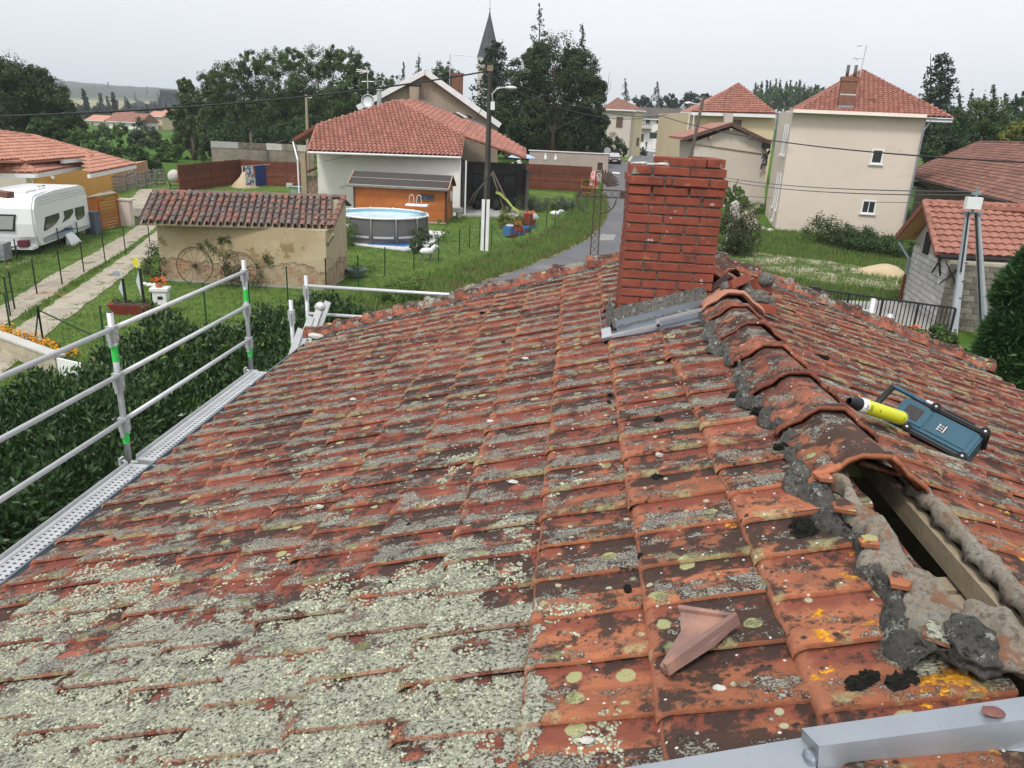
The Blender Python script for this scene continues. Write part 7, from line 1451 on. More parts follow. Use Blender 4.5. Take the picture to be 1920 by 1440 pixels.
def tree(name, lab, lst, Y, mat, leaf=.26, per=26, leaves=60, trunk=None, tr=.35, seed=0, grp=None, cat='tree', cr=.30, tmat=None, flat=1.0, asp=.55, droop=0):
    bl = px_blobs(lst, Y, seed=seed); cx = sum(b[0][0] for b in bl)/len(bl); e = root(name, lab, cat, (cx, Y, T(cx, Y)), grp)
    C_, N_ = clumps(bl, per*1.25, cr*.93, leaves*1.35, seed, flat=flat); V, F = leafquads(C_, N_, leaf*.8, asp, seed=seed, droop=droop); mk('crown', V, F, LF[mat], e)
    if trunk is not False:
        tx = atY(trunk, 250, Y).x if trunk else cx; b = MB(); low = min(b_[0][2]-b_[1][2]*.3 for b_ in bl); b.path([(tx, Y, T(tx, Y)-.3), (tx+.1, Y, max(low, 1.5)), (cx, Y, max(low+2, 3))], [tr, tr*.8, tr*.5], 9)
        for i, (c, r) in enumerate(bl): b.path([(tx+.1, Y, max(low*.8, 1.0)), ((tx+c[0])/2, (Y+c[1])/2, (low+c[2])/2), c], [tr*.5, tr*.3, tr*.1], 6)
        b.build('trunk', tmat or BARK, e, True)
    return e
def conifer(name, lab, px, ytop, ybase, Y, wpx, mat='con', seed=0, dens=1.0, grp=None, lean=0, leaf=.30, droop=.25, sparse=0, zb=None, flatb=False):
    rs = np.random.default_rng(seed); top = atY(px, ytop, Y); bot = atY(px, ybase, Y); R_ = wpx/2*Y/FPX; h = top.z-bot.z; e = root(name, lab, 'conifer', (bot.x, Y, T(bot.x, Y)), grp); tb = MB()
    base = Vector((bot.x, Y, T(bot.x, Y)-.3)); tb.path([base, (bot.x+(top.x-bot.x)*.6, Y, bot.z+h*.6), top], [max(.08, h*.018), h*.010, .02], 7); Cs, Ns = [], []
    nbr = int((34 if not flatb else 40)*max(1, h/4.5)*dens*.7); V1 = max(.5, h/9)
    for i in range(nbr):
        q = (i+rs.uniform())/nbr
        if rs.uniform() < sparse: continue
        r = R_*(1-q)**(.85 if not flatb else .5)*rs.uniform(.55, 1.12)+.12; a_ = rs.uniform(0, 6.28); cz = bot.z+h*q; cxx = bot.x+(top.x-bot.x)*q+lean*q*q
        m_ = int(max(8, 13*r/leaf*.55)); tt = rs.uniform(.05, 1, m_)**.8; w_ = (.10+.22*(1-tt))*r; s1, s2 = rs.normal(0, 1, m_), rs.normal(0, 1, m_)
        x = cxx+np.cos(a_)*r*tt-np.sin(a_)*s1*w_*.5; y = Y+np.sin(a_)*r*tt+np.cos(a_)*s1*w_*.5; z = cz-droop*r*tt**1.5+(.16*r*tt if flatb else 0)+s2*leaf*(.35 if flatb else .55)-abs(s1)*w_*.25
        Cs.append(np.stack([x, y, z], 1)); Ns.append(np.stack([np.cos(a_)*np.ones(m_)*.4, np.sin(a_)*np.ones(m_)*.4, np.ones(m_)*.5], 1))
        if i % 3 == 0: tb.path([(cxx, Y, cz), (cxx+math.cos(a_)*r*.9, Y+math.sin(a_)*r*.9, cz-droop*r*.8)], .03, 4, .01)
    V, F = leafquads(np.concatenate(Cs), np.concatenate(Ns), leaf, .5, up=.1, jit=1.3, seed=seed, droop=.5); mk('crown', V, F, LF[mat], e); tb.build('trunk', BARK, e); return e
G1_ = 'big trees behind the yard walls'
tree('oak_tree', 'huge dark round tree at the far left edge behind the ochre house', [(30, 168, 55), (-35, 185, 60), (80, 180, 42), (112, 212, 34), (60, 222, 52), (5, 235, 55), (140, 240, 24), (70, 150, 26), (10, 145, 34)], 78, 'dark', .30, 46, 75, 30, .5, 1)
for i, (lst, Y, mt_, lab) in enumerate((
    ([(360, 188, 26), (347, 160, 13), (385, 225, 36), (350, 240, 30), (398, 160, 26), (330, 215, 16), (350, 275, 26)], 92, 'mid', 'tree with a thick trunk and loose crown at the left of the wood'),
    ([(432, 140, 30), (450, 175, 40), (428, 215, 40), (470, 120, 22), (440, 255, 36), (415, 180, 26), (480, 225, 34), (400, 215, 26)], 98, 'mid', 'light green acacia, second from the left of the wood'),
    ([(510, 122, 30), (535, 160, 42), (505, 205, 45), (550, 112, 20), (520, 250, 38), (490, 180, 32), (555, 195, 34)], 102, 'mid', 'tall acacia in the middle of the wood'),
    ([(595, 118, 30), (610, 165, 42), (585, 212, 42), (632, 108, 20), (590, 250, 34), (630, 225, 34), (565, 160, 30)], 100, 'mid', 'tall acacia right of the middle of the wood'),
    ([(655, 118, 27), (680, 140, 22), (668, 175, 34), (650, 210, 36), (690, 165, 16), (640, 180, 30), (625, 245, 26), (695, 200, 16)], 96, 'mid', 'right hand acacia of the wood behind the aerial'),
    ([(425, 262, 34), (470, 268, 32), (515, 262, 34), (560, 255, 34), (395, 270, 30)], 88, 'dark', 'dark low trees standing right behind the stained wall'))):
    tree('broadleaf_tree', lab, lst, Y, mt_, .30, 34, 62, None, .35, 20+i, G1_, cr=.27)
bl = px_blobs([(400+i*26, 232+random.uniform(-10, 8), 34) for i in range(12)]+[(380+i*30, 275, 30) for i in range(11)]+[(540+i*25, 195, 28) for i in range(6)], 122, 2, 8); C_, N_ = clumps(bl, 34, .3, 70, 77); V, F = leafquads(C_, N_, .36, seed=4); tag(mk('wood_behind', V, F, LF['dark']), kind='stuff')
tree('big_spreading_tree', 'very large dark tree with forked reddish trunk beside the road junction', [(1040, 128, 52), (985, 150, 40), (1085, 140, 38), (1040, 180, 62), (965, 195, 38), (1108, 195, 28), (995, 235, 42), (1090, 240, 36), (1122, 235, 20), (950, 245, 34), (1118, 165, 18), (1010, 110, 26), (1075, 112, 22), (975, 265, 30), (945, 215, 28), (1010, 205, 34), (1065, 215, 34), (1105, 262, 28), (1065, 265, 22), (1000, 268, 20)], 90, 'yew', .30, 44, 80, 1036, .5, 3, None, tmat=BARKR)
b = MB()
for (x1, y1, x2, y2) in ((1030, 230, 1015, 170), (1040, 225, 1052, 165), (1045, 235, 1082, 180), (1028, 235, 990, 195), (1042, 232, 1068, 150), (1046, 240, 1100, 215)): b.path([atY(1036, 290, 88.), atY(1036, 250, 88), atY(x1, y1, 87), atY(x2, y2, 86)], [.30, .24, .035, .012], 6)
tag(b.build('forked_trunk', BARK, None, True), 'twin brownish stems with bare pale branches in front of the very large dark tree', 'tree')
conifer('cedar_tree', 'dark layered cedar left of the very large tree, in front of the steeple', 930, 76, 260, 98, 120, 'con', 5, 3.2, flatb=True, droop=.05, leaf=.34)
conifer('conifer', 'sparse tall conifer top rising behind the very large tree', 1012, 5, 130, 104, 62, 'con', 6, .8, sparse=.25, droop=-.25)
conifer('conifer', 'narrow dark spruce top behind the right side of the very large tree', 1091, 46, 135, 104, 32, 'con', 7, 1.4)
conifer('conifer', 'small pointed spruce left of the gable peak', 757, 116, 175, 120, 16, 'con', 8, 1.3); conifer('conifer', 'dark broad conifer just behind the gable peak', 785, 106, 170, 115, 34, 'con', 9, 1.4)
tree('broadleaf_tree', 'rounded tree between the gable peak and the brick chimney', [(832, 138, 22), (815, 150, 18), (850, 150, 16)], 118, 'dark', .32, 22, 50, None, .3, 31, G1_)
tree('broadleaf_tree', 'thin airy tree left of the satellite mast gable', [(722, 155, 18), (740, 160, 16), (712, 170, 20), (735, 185, 20)], 110, 'mid', .30, 18, 34, None, .2, 32, G1_)
for i, (px, yt, w_, lab) in enumerate(((1172, 150, 30, 'thin spruce above the square house roof'), (1232, 156, 38, 'pointed spruce above the white village house'))): conifer('conifer', lab, px, yt, 205, 215, w_, 'con', 40+i, .9, leaf=.55, sparse=.1)
for i, (lst, lab) in enumerate((([(1200, 190, 13), (1212, 195, 10)], 'round far tree left of the pointed spruce'), ([(1258, 188, 14), (1248, 195, 12), (1268, 196, 10)], 'round far tree right of the pointed spruce'), ([(1288, 190, 13), (1300, 185, 12)], 'far tree behind the street lamp'), ([(1318, 186, 12), (1330, 190, 10), (1308, 196, 12)], 'far tree at the left of the pyramid roof'))): tree('far_tree', lab, lst, 240, 'far', .7, 16, 36, None, .3, 50+i, 'trees beyond the village square')
q = atY(1142, 150, 100); b = MB(); b.path([atY(1136, 190, 100), atY(1140, 160, 100), atY(1143, 135, 100)], .05, 4, .01); b.path([atY(1137, 180, 100), atY(1144, 165, 100), atY(1146, 150, 100)], .03, 4, .01); tag(b.build('bare_shoot', BARK), 'bare thin branches sticking up at the right of the very large tree', 'branch')
# hill wood at the right
tg = 'conifers on the wooded hill'
for i in range(13): px = 1418+i*9.2+random.uniform(-2, 2); conifer('hill_conifer', 'small dark conifer on the skyline between the two pink roofs', px, 152+random.uniform(-3, 6)+(6 if i > 9 else 0), 200, 300, random.uniform(11, 16), 'far', 60+i, .7, tg, leaf=.9)
bl = px_blobs([(1425+i*12, 178+random.uniform(-3, 3), 14) for i in range(10)]+[(1410+i*13, 192, 14) for i in range(11)], 280); C_, N_ = clumps(bl, 14, .35, 30, 5); V, F = leafquads(C_, N_, .8); tag(mk('hill_wood', V, F, LF['mid']), kind='stuff')
c_ = conifer('cedar_tree', 'tall ragged cedar with a bent top right of the cream house', 1745, 100, 290, 84, 115, 'con', 81, 3.0, flatb=True, droop=.12, lean=1.2, leaf=.30)
for i, (px, yt, w_) in enumerate(((1800, 178, 30), (1822, 172, 30), (1846, 180, 26), (1862, 160, 34), (1886, 176, 30), (1905, 178, 28), (1920, 172, 30))): conifer('skyline_conifer', 'dark conifer on the right skyline behind the brown barn roof', px, yt, 250, 120, w_*1.2, 'con', 90+i, 1.5, 'conifers on the right skyline', leaf=.42)
tree('broadleaf_tree', 'dark broad tree behind the right corner of the cream house', [(1785, 240, 34), (1770, 280, 30), (1800, 290, 30), (1760, 310, 24), (1748, 290, 14)], 76, 'dark', .3, 30, 60, None, .3, 101)
tree('broadleaf_tree', 'rounded mid green tree above the brown barn roof', [(1850, 215, 34), (1835, 245, 32), (1870, 240, 30)], 84, 'mid', .3, 30, 60, None, .3, 102); tree('broadleaf_tree', 'dark tree at the right edge above the barn roof', [(1905, 215, 26), (1925, 235, 30), (1890, 255, 20)], 90, 'dark', .3, 24, 55, None, .3, 103)
tree('shrub', 'yellow green bush showing over the barn ridge at the right edge', [(1900, 248, 16), (1922, 246, 16), (1885, 258, 12)], 66, 'yel', .22, 22, 50, False, .2, 104, cat='shrub')
# middle distance bushes left
for i, (lst, Y, mt_, lab) in enumerate((([(100, 245, 24), (75, 240, 20), (120, 262, 22)], 72, 'dark', 'dark bush behind the ochre roofs, leftmost'), ([(150, 262, 24), (172, 285, 20)], 70, 'mid', 'mid green bush behind the ochre roofs'), ([(205, 278, 28), (190, 300, 24)], 68, 'dark', 'olive bush left of the pallet fence'), ([(250, 298, 30), (280, 312, 22), (235, 318, 22)], 66, 'dark', 'wide dark bush above the pallet fence'),
        ([(227, 240, 12), (220, 250, 9)], 110, 'bright', 'light green tree in front of the valley houses'), ([(268, 245, 24), (285, 262, 20), (255, 262, 16)], 96, 'con', 'dense blue green tree right of the valley houses'), ([(303, 270, 18), (318, 285, 20), (300, 300, 14)], 86, 'mid', 'loose green bush at the foot of the wood'), ([(195, 245, 12), (180, 252, 10)], 120, 'mid', 'small round tree left of the valley houses'), ([(140, 318, 10), (160, 300, 12)], 60, 'mid', 'bush touching the salmon wall roof'))):
    tree('bush', lab, lst, Y, mt_, .26, 24, 48, False, .2, 110+i, 'bushes behind the ochre house', 'shrub')
protos = []
for i, (px, py, w_, h_) in enumerate(((235, 200, 8, 26), (248, 206, 22, 16), (300, 196, 10, 24), (285, 205, 18, 18))):
    if w_ < 12: protos.append(conifer('valley_tree', ['slim dark poplar on the valley floor', '', 'dark poplar of the group right in the valley', ''][i], px, py-h_/2, py+h_, 520, w_, 'far', 130+i, .9, 'trees scattered in the valley', leaf=1.6))
    else: protos.append(tree('valley_tree', ['', 'round tree on the valley floor', '', 'broad tree on the valley floor'][i], [(px, py, w_*.55), (px+w_*.5, py+2, w_*.45), (px-w_*.5, py+2, w_*.4)], 520, 'far', 1.5, 16, 34, None, .4, 130+i, 'trees scattered in the valley'))
rs = random.Random(4)
for k in range(56):
    px = rs.uniform(60, 360); Y = rs.choice((300, 380, 470, 620, 800, 1100, 1500)); q = atY(px, 215, Y); s_ = protos[rs.randrange(4)]; c = copy_thing(s_, (q.x, Y, T(q.x, Y)), 'small dark tree in the hazy valley beyond the gap between the big trees'); c.rotation_euler.z = rs.uniform(0, 6)
    f_ = rs.uniform(.5, .9)*(1 if Y < 700 else 1.5); c.scale = (f_*1.2, f_*1.2, f_)
for k in range(14): px = 300+k*2.4+rs.uniform(-1, 1); q = atY(px, 200, 640); c = copy_thing(protos[0 if k % 2 else 2], (q.x, 640, T(q.x, 640)), 'dark poplar in the hazy row right of the valley'); c.scale = (1.4, 1.4, 1.5)
# bushes by the junction
tree('bush', 'dense dark bush hanging over the parked car', [(1150, 272, 20), (1132, 268, 18), (1165, 282, 13), (1120, 280, 14)], 106, 'yew', .25, 26, 55, False, .2, 140, None, 'shrub'); tree('bush', 'low brown green shrub at the road corner', [(1200, 284, 9), (1190, 286, 7), (1208, 288, 6)], 138, 'rose', .25, 14, 40, False, .2, 141, None, 'shrub')
tree('bush', 'dark undergrowth under the very large tree', [(960, 285, 18), (990, 285, 18), (1060, 285, 18), (1090, 288, 16), (1110, 285, 14), (930, 275, 14)], 100, 'con', .3, 22, 50, False, .2, 142, None, 'shrub')

# ---- laurel hedge
def hedge_h(x, y): return 2.05+.22*math.sin(x*1.9+y*.7)+.16*math.sin(y*2.3+x)+.1*math.sin(x*5+y*4)
HP = [(-4.75, .5), (-4.75, 9.6), (-1.0, 9.9), (3.5, 9.6), (3.5, 13.6), (-1.0, 13.6), (-5.7, 15.2), (-6.9, 12.0), (-7.7, 9.6), (-8.2, 5.5), (-8.4, .5)]
def inpoly(x, y, P_):
    c = False; j = len(P_)-1
    for i in range(len(P_)):
        if (P_[i][1] > y) != (P_[j][1] > y) and x < (P_[j][0]-P_[i][0])*(y-P_[i][1])/(P_[j][1]-P_[i][1])+P_[i][0]: c = not c
        j = i
    return c
he = root('laurel_hedge', 'wide dark laurel hedge running below the scaffold and round the house corner', 'hedge', (-6, 6, 0))
core = MB(); core.prism([(x*1.0, y, 0) for x, y in HP], (0, 0, 1.6)); core.build('hedge_core', pm('painted hedge inner shade', (.008, .014, .006), (.012, .02, .008), 3), he)  # near-black core paints in the shade between the leaves
rs_ = np.random.default_rng(9); pts = []; nor = []
while len(pts) < 17000:
    x, y = rs_.uniform(-8.5, 3.6), rs_.uniform(2, 15.4)
    if inpoly(x, y, HP): pts.append((x, y, hedge_h(x, y)+rs_.normal(0, .08)-.05-(.35*rs_.uniform() if rs_.uniform() < .3 else 0))); nor.append((0, 0, 1))
for i in range(len(HP)):
    (x0, y0), (x1, y1) = HP[i], HP[(i+1) % len(HP)]; ln = math.hypot(x1-x0, y1-y0); n_ = ((y1-y0)/ln, -(x1-x0)/ln, .2)
    cx, cy = x0+(x1-x0)*.5+n_[0]*.1, y0+(y1-y0)*.5+n_[1]*.1
    if inpoly(cx, cy, HP): n_ = (-n_[0], -n_[1], .2)
    if i in (3, 4, 10): continue
    for k in range(int(ln*2.1*220)):
        q = rs_.uniform(); x, y = x0+(x1-x0)*q, y0+(y1-y0)*q; z = rs_.uniform(.15, hedge_h(x, y)); o_ = rs_.normal(.02, .09)+.12*math.sin(z*3+q*ln*2)*.6; pts.append((x+n_[0]*o_, y+n_[1]*o_, z)); nor.append(n_)
P_ = np.array(pts); N_ = np.array(nor, float)
# every point is a shoot with several leaves
m_ = 7; PP = np.repeat(P_, m_, 0)+rs_.normal(0, .05, (len(P_)*m_, 3)); NN = np.repeat(N_, m_, 0)
def shoots(C_, N_, size, seed):
    rs = np.random.default_rng(seed); n = len(C_); t = N_*.9+rs.normal(0, .65, (n, 3)); t[:, 2] += .25; t /= np.linalg.norm(t, axis=1)[:, None]; a = rs.normal(0, 1, (n, 3)); b = np.cross(t, a); b /= np.linalg.norm(b, axis=1)[:, None]; nn = np.cross(b, t)
    s = size*rs.uniform(.6, 1.25, (n, 1)); W = b*s*.19
    V = np.stack([C_, C_+t*s*.45+W-nn*s*.04, C_+t*s-nn*s*.14, C_+t*s*.45-W-nn*s*.04], 1).reshape(-1, 3); return V, np.arange(n*4).reshape(n, 4)
V, F = shoots(PP, NN, .10, 3); tag(mk('laurel_leaves', V, F, LF['laurel'], he), kind='stuff')
C_ = P_[rs_.integers(0, 17000, 350)]; C_ = C_[(C_[:, 1] > 9) | (C_[:, 0] < -7)]; PP = np.repeat(C_, 7, 0)+rs_.normal(0, .05, (len(C_)*7, 3))+np.array([0, 0, .10]); V, F = shoots(PP, np.tile([0, 0, 1.], (len(PP), 1)), .12, 4); tag(mk('young_leaves', V, F, LF['bright'], he), kind='stuff')
# ---- grass tufts and blades
def blades(pts, h_, w_, mat, name, seed=0, lean=.45, n=5):
    rs = np.random.default_rng(seed); P_ = np.repeat(np.array(pts, float), n, 0); k = len(P_); P_[:, :2] += rs.normal(0, h_*.35, (k, 2)); hh = h_*rs.uniform(.5, 1.3, (k, 1)); a = rs.uniform(0, 6.28, k); d = np.stack([np.cos(a), np.sin(a), np.zeros(k)], 1); s = np.stack([-np.sin(a), np.cos(a), np.zeros(k)], 1)*w_
    V = np.stack([P_-s, P_+s, P_+d*hh*lean*rs.uniform(.2, 1.4, (k, 1))+np.array([0, 0, 1.])*hh], 1).reshape(-1, 3); tag(mk(name, V, np.arange(k*3).reshape(k, 3), mat), kind='stuff')
rd = [gp(*p) for p in ROADL]; pts = []; dry = []
for i in range(len(rd)-1):
    a_, c_ = rd[i], rd[i+1]; d = (c_-a_).normalized(); n_ = Vector((-d.y, d.x, 0)); dist = (a_+c_).length/2; wid = 2.6
    for k in range(int((c_-a_).length*wid*42)):
        q = random.random(); o_ = .1+random.random()**1.3*wid; p = a_.lerp(c_, q)+n_*o_; (dry if random.random() < (.45 if o_ < .5 else .10+.5*(math.sin(p.x*1.7+p.y*.9)*math.sin(p.y*1.3) > .55)) else pts).append((p.x, p.y, T(p.x, p.y)+.01))
blades(pts, .26, .012, LF['grass'], 'tall_verge_grass', 1, lean=.9, n=9); blades(dry, .24, .012, LF['dry'], 'dry_verge_grass', 2, n=7)
LAWN = [(-26, 15), (-2, 13.5), (1, 33), (3, 62), (-22, 60), (-30, 40)]; pts = []
EXC = [[(p.x, p.y) for p in (gp(*q) for q in poly)] for poly in (((-60, 600), (0, 580), (125, 503), (300, 395), (340, 410), (300, 455), (130, 590), (0, 695), (-60, 740)), ((240, 400), (330, 440), (360, 400), (420, 372), (300, 355), (236, 385)), ((664, 461), (800, 468), (836, 438), (790, 410), (640, 400)), ((600, 400), (870, 400), (870, 330), (600, 330)))]
rdp = [(p.x, p.y) for p in rd]+[(p.x+5.2, p.y) for p in rd[::-1]]
for k in range(60000):
    x, y = random.uniform(-30, 3), 13.5+random.random()**1.4*48
    if not inpoly(x, y, LAWN) or inpoly(x, y, rdp) or any(inpoly(x, y, e_) for e_ in EXC): continue
    pts.append((x, y, T(x, y)))
blades(pts, .085, .012, LF['grass'], 'lawn_grass', 3, n=4)
pts = []; dry = []
for k in range(16000):
    px, py = random.uniform(1335, 1700), random.uniform(430, 600); p = gp(px, py)
    if px > 1505 and py > 562: continue
    on = inpoly(px, py, [(1335, 478), (1420, 505), (1520, 530), (1690, 548), (1690, 512), (1560, 492), (1450, 478), (1400, 470), (1330, 452)])
    if on and random.random() < .75: continue
    (pts if random.random() < .82 else dry).append(tuple(p))
blades(pts, .22, .014, LF['grass'], 'rough_lot_grass', 5, n=6); blades(dry, .22, .012, LF['dry'], 'lot_weeds', 6, n=5)
pts = [];
for k in range(5000):
    px, py = random.uniform(0, 300), random.uniform(400, 600); p = gp(px, py); mid_ = [(0, 640), (60, 592), (130, 545), (200, 500), (262, 457), (300, 425), (300, 420), (262, 450), (200, 492), (130, 535), (60, 580), (0, 625)]
    if inpoly(px, py, mid_) or py < 560-px*.45-30 and px < 200: pts.append(tuple(p))
blades(pts, .14, .014, LF['grass'], 'track_grass', 7, n=6)
def shrub(lab, spec, mat, leaf=.07, per=26, leaves=40, seed=0, name='shrub', cr=.34, asp=.55, up=.3, grp=None, kind=None):
    """spec: (px, py of foot, radius m, height m)"""
    e = None; bl = []
    for px, py, r, h_ in spec: g = gp(px, py); bl.append(((g.x, g.y, g.z+h_*.5), (r, r, h_*.55)))
    C_, N_ = clumps(bl, per, cr, leaves, seed); V, F = leafquads(C_, N_, leaf, asp, up, seed=seed); c0_ = bl[0][0]; o = mk(name, V, F, LF[mat], None, org=(c0_[0], c0_[1], gp(spec[0][0], spec[0][1]).z)); tag(o, lab, 'shrub', grp); return o
shrub('dark bush growing against the left end of the barn', [(290, 530, .45, 1.1), (300, 520, .4, 1.3)], 'rose', .07, seed=1); shrub('bright round bush at the right end of the barn', [(637, 470, .55, 1.5), (648, 462, .5, 1.2)], 'bright', .09, seed=2)
shrub('dark rose bush in front of the pool edge', [(786, 470, .45, 1.3), (796, 472, .4, .9), (780, 476, .3, .7)], 'rose', .08, seed=3); shrub('small airy bush right of the pool on the lawn', [(826, 452, .5, 1.1)], 'bright', .08, 18, 30, seed=4)
shrub('left lavender mound on the lawn', [(985, 396, .9, 1.1), (1003, 397, .8, 1.0)], 'lav', .16, 40, 60, seed=5, asp=.15, up=.9); shrub('right lavender mound on the lawn', [(1040, 394, 1.0, 1.0), (1060, 394, .7, .8)], 'lav', .16, 40, 60, seed=6, asp=.15, up=.9)
shrub('yellow green drooping shrub behind the toy train', [(955, 428, .7, 1.2), (975, 424, .6, 1.0), (945, 430, .4, .8)], 'yel', .09, 26, 44, seed=7); shrub('broad leaved weed clump between the barn and the roof edge', [(752, 572, .5, .9), (775, 566, .4, .8), (735, 575, .4, .6)], 'bright', .14, 20, 30, seed=8, asp=.3, up=.6)
shrub('climbing rose trained over the barn wall between the wheels', [(412, 540, .45, 1.5), (440, 540, .35, 1.1), (430, 538, .3, 1.7), (478, 543, .4, .9)], 'rose', .06, 20, 26, seed=9)
for i, (px, py) in enumerate(((385, 460), (422, 452), (505, 488))):
    q = onwall(B0-Vector((0, .1, 0)), B1-Vector((0, .1, 0)), px, py); C_, N_ = clumps([(tuple(q), (.28, .06, .18))], 10, .5, 18, i); V, F = leafquads(C_, N_, .06, seed=i); tag(mk('wall_creeper', V, F, LF['mid'], None, org=q), ['small creeper sprig above the left wheel', 'leafy tuft high on the barn plaster', 'creeper sprig near the crack right of the wheels'][i], 'creeper')
shrub('climbing bush with pale flowers right of the concrete gate post', [(1380, 480, 1.0, 2.6), (1365, 478, .8, 2.2), (1395, 475, .8, 2.0)], 'rose', .10, 50, 60, seed=10)
e = tree('young_tree', 'young light green tree behind the flowering bush, right of the chimney', [(1378, 362, 16), (1362, 372, 12), (1395, 380, 12), (1380, 392, 18)], 50, 'bright', .16, 22, 40, 1378, .06, 150)
shrub('small dark round bush left of the lot behind the verge', [(1362, 545, .7, 1.1)], 'laurel', .09, 40, 50, seed=12)
shrub('wild rose bush with white flowers at the cream house wall', [(1535, 458, 1.1, 1.7), (1560, 462, 1.0, 1.4)], 'rose', .12, 40, 50, seed=13)
for i, (px, py, r, h_) in enumerate(((1590, 470, 1.0, 1.1), (1620, 474, 1.1, 1.0), (1650, 478, 1.1, 1.1), (1680, 484, 1.0, 1.0), (1608, 452, .9, 1.0))): shrub('%s bramble mound of the overgrown strip below the cream house' % ('first', 'second', 'third', 'rightmost', 'darkest rear')[i], [(px, py, r, h_)], 'dark', .11, 36, 50, seed=20+i, grp='brambles along the cream house')
shrub('low green plant beside the stony path at the cream house corner', [(1417, 400, .8, .8)], 'bright', .1, seed=26)
# white stones on the lot edge, weeds with flowers
for i, (px, py) in enumerate(((1405, 426), (1418, 430), (1430, 431), (1443, 434), (1396, 418), (1412, 412))): g = gp(px, py); o = MB().blob(g+Vector((0, 0, .08)), .22, i, 1, .4, (1.2, 1, .6)).build('white_stone', CONCL, None, org=g); tag(o, 'white stone edging the path beside the cream house', 'stone', 'white stones at the house corner')
# ---- near conifer and garden at the right
def strands(blobs, n, size, seed, dirv=(-.5, -.3, .8)):
    C_, N_ = clumps(blobs, n, .30, 90, seed); rs = np.random.default_rng(seed); k = len(C_); t = N_*.7+np.array(dirv)*.8+rs.normal(0, .45, (k, 3)); t /= np.linalg.norm(t, axis=1)[:, None]; a = rs.normal(0, 1, (k, 3)); b = np.cross(t, a); b /= np.linalg.norm(b, axis=1)[:, None]; s = size*rs.uniform(.5, 1.3, (k, 1)); return np.stack([C_, C_+t*s*.4+b*s*.09, C_+t*s, C_+t*s*.4-b*s*.09], 1).reshape(-1, 3), np.arange(k*4).reshape(k, 4)
e = root('juniper_tree', 'dense feathery juniper cut by the right edge of the photo', 'conifer', (atY(1900, 600, 14.5).x, 14.5, 0))
bl = px_blobs([(1912, 535, 26), (1935, 585, 46), (1905, 608, 34), (1925, 660, 54), (1884, 650, 26), (1912, 715, 46), (1868, 622, 12), (1888, 560, 14), (1935, 500, 22), (1890, 695, 32), (1852, 655, 12), (1862, 690, 18)], 14.5, .3, 3); V, F = strands(bl, 60, .21, 5)
JUN = leafmat('juniper sprays', (.055, .125, .040), (.034, .085, .030), (.10, .18, .055), sc_=1.0, tr=.12); tag(mk('sprays', V, F, JUN, e), kind='stuff'); MB().path([(e.location.x+.3, 14.5, 0), (e.location.x+.3, 14.5, 4)], .12, 8, .05).build('trunk', BARK, e)
gl = [(1662, 616, 20), (1690, 640, 26), (1722, 640, 24), (1748, 668, 30), (1775, 640, 18), (1800, 690, 34), (1835, 710, 34), (1760, 620, 14), (1850, 670, 22), (1700, 670, 24), (1735, 700, 26)]
for i in range(4):
    bl = px_blobs(gl[i::4], 18.5+i*.5, .3, i); C_, N_ = clumps(bl, 34, .32, 60, 7+i); V, F = leafquads(C_, N_, .085, .5, .4, seed=i); tag(mk('garden_shrub', V, F, LF[('mid', 'laurel', 'bright', 'mid')[i]], None, org=bl[0][0]), ('leafy shrub with lilies in front of the railing end', 'darker glossy shrub under the pylon foot', 'light green shrub between pylon and juniper', 'loose shrub just above the right roof edge')[i], 'shrub', 'shrubs in the right garden')
ORF = pm('orange lily petals', (.75, .20, .03), (.62, .13, .02), 20, bump=0, rough=.5)
for i, (px, py) in enumerate(((1682, 610), (1690, 614), (1712, 615), (1720, 613), (1752, 648), (1824, 676), (1716, 619))):
    q = atY(px, py, 17.6); b = MB()
    for k in range(6): a_ = k*1.047; d = Vector((math.cos(a_), math.sin(a_)*.6, .5)); s_ = d.cross(Vector((0, 0, 1))).normalized()*.022; b.add([q, q+d*.07+s_, q+d*.14+Vector((0, 0, -.03)), q+d*.07-s_], [(0, 1, 2, 3)])
    o = b.build('lily_flower', ORF, None, org=q); tag(o, ['open orange lily, leftmost of the flower group by the railing', 'orange lily touching the leftmost one', 'orange lily right of the first pair', 'rightmost orange lily of the upper group', 'single small orange lily above the roof edge', 'lone orange flower near the juniper', 'low orange lily under the right pair'][i], 'flower', 'orange lilies'); 
    MB().path([q, q-Vector((.02, 0, .5))], .006, 4).build('stem', LF['mid'], o)
# ================================================================== FENCES AND GARDEN THINGS
GPM = pm('dark green fence post', (.012, .055, .028), (.01, .045, .022), 9, rough=.5, bump=0)
GPK = pm('blackish fence post', (.018, .025, .02), (.015, .02, .016), 9, rough=.5, bump=0)
def fence_line(px, h_, lab, mt=GPM, braces=()):
    P_ = [gp(*p) for p in px]; e = root('wire_fence', lab, 'wire fence', P_[0])
    for i, p in enumerate(P_):
        MB().tube(p, p+Vector((0, 0, h_)), .024, 6).build('post', mt, e)
        for (k, dx, dy) in braces:
            if k == i: MB().tube(p+Vector((0, 0, h_*.92)), p+Vector((dx, dy, 0)), .018, 6).build('brace', mt, e)
    b = MB()
    for i in range(len(P_)-1):
        a_, c_ = P_[i], P_[i+1]
        for z in np.linspace(.08, h_-.05, 7): b.tube(a_+Vector((0, 0, z)), c_+Vector((0, 0, z)), .0025, 3, cap=False)
        n = int((c_-a_).length/.14)
        for k in range(1, n): q = a_.lerp(c_, k/n); b.tube(q+Vector((0, 0, .05)), q+Vector((0, 0, h_-.05)), .002, 3, cap=False)
    tag(b.build('wire_mesh', GPM, e), kind='stuff'); return e
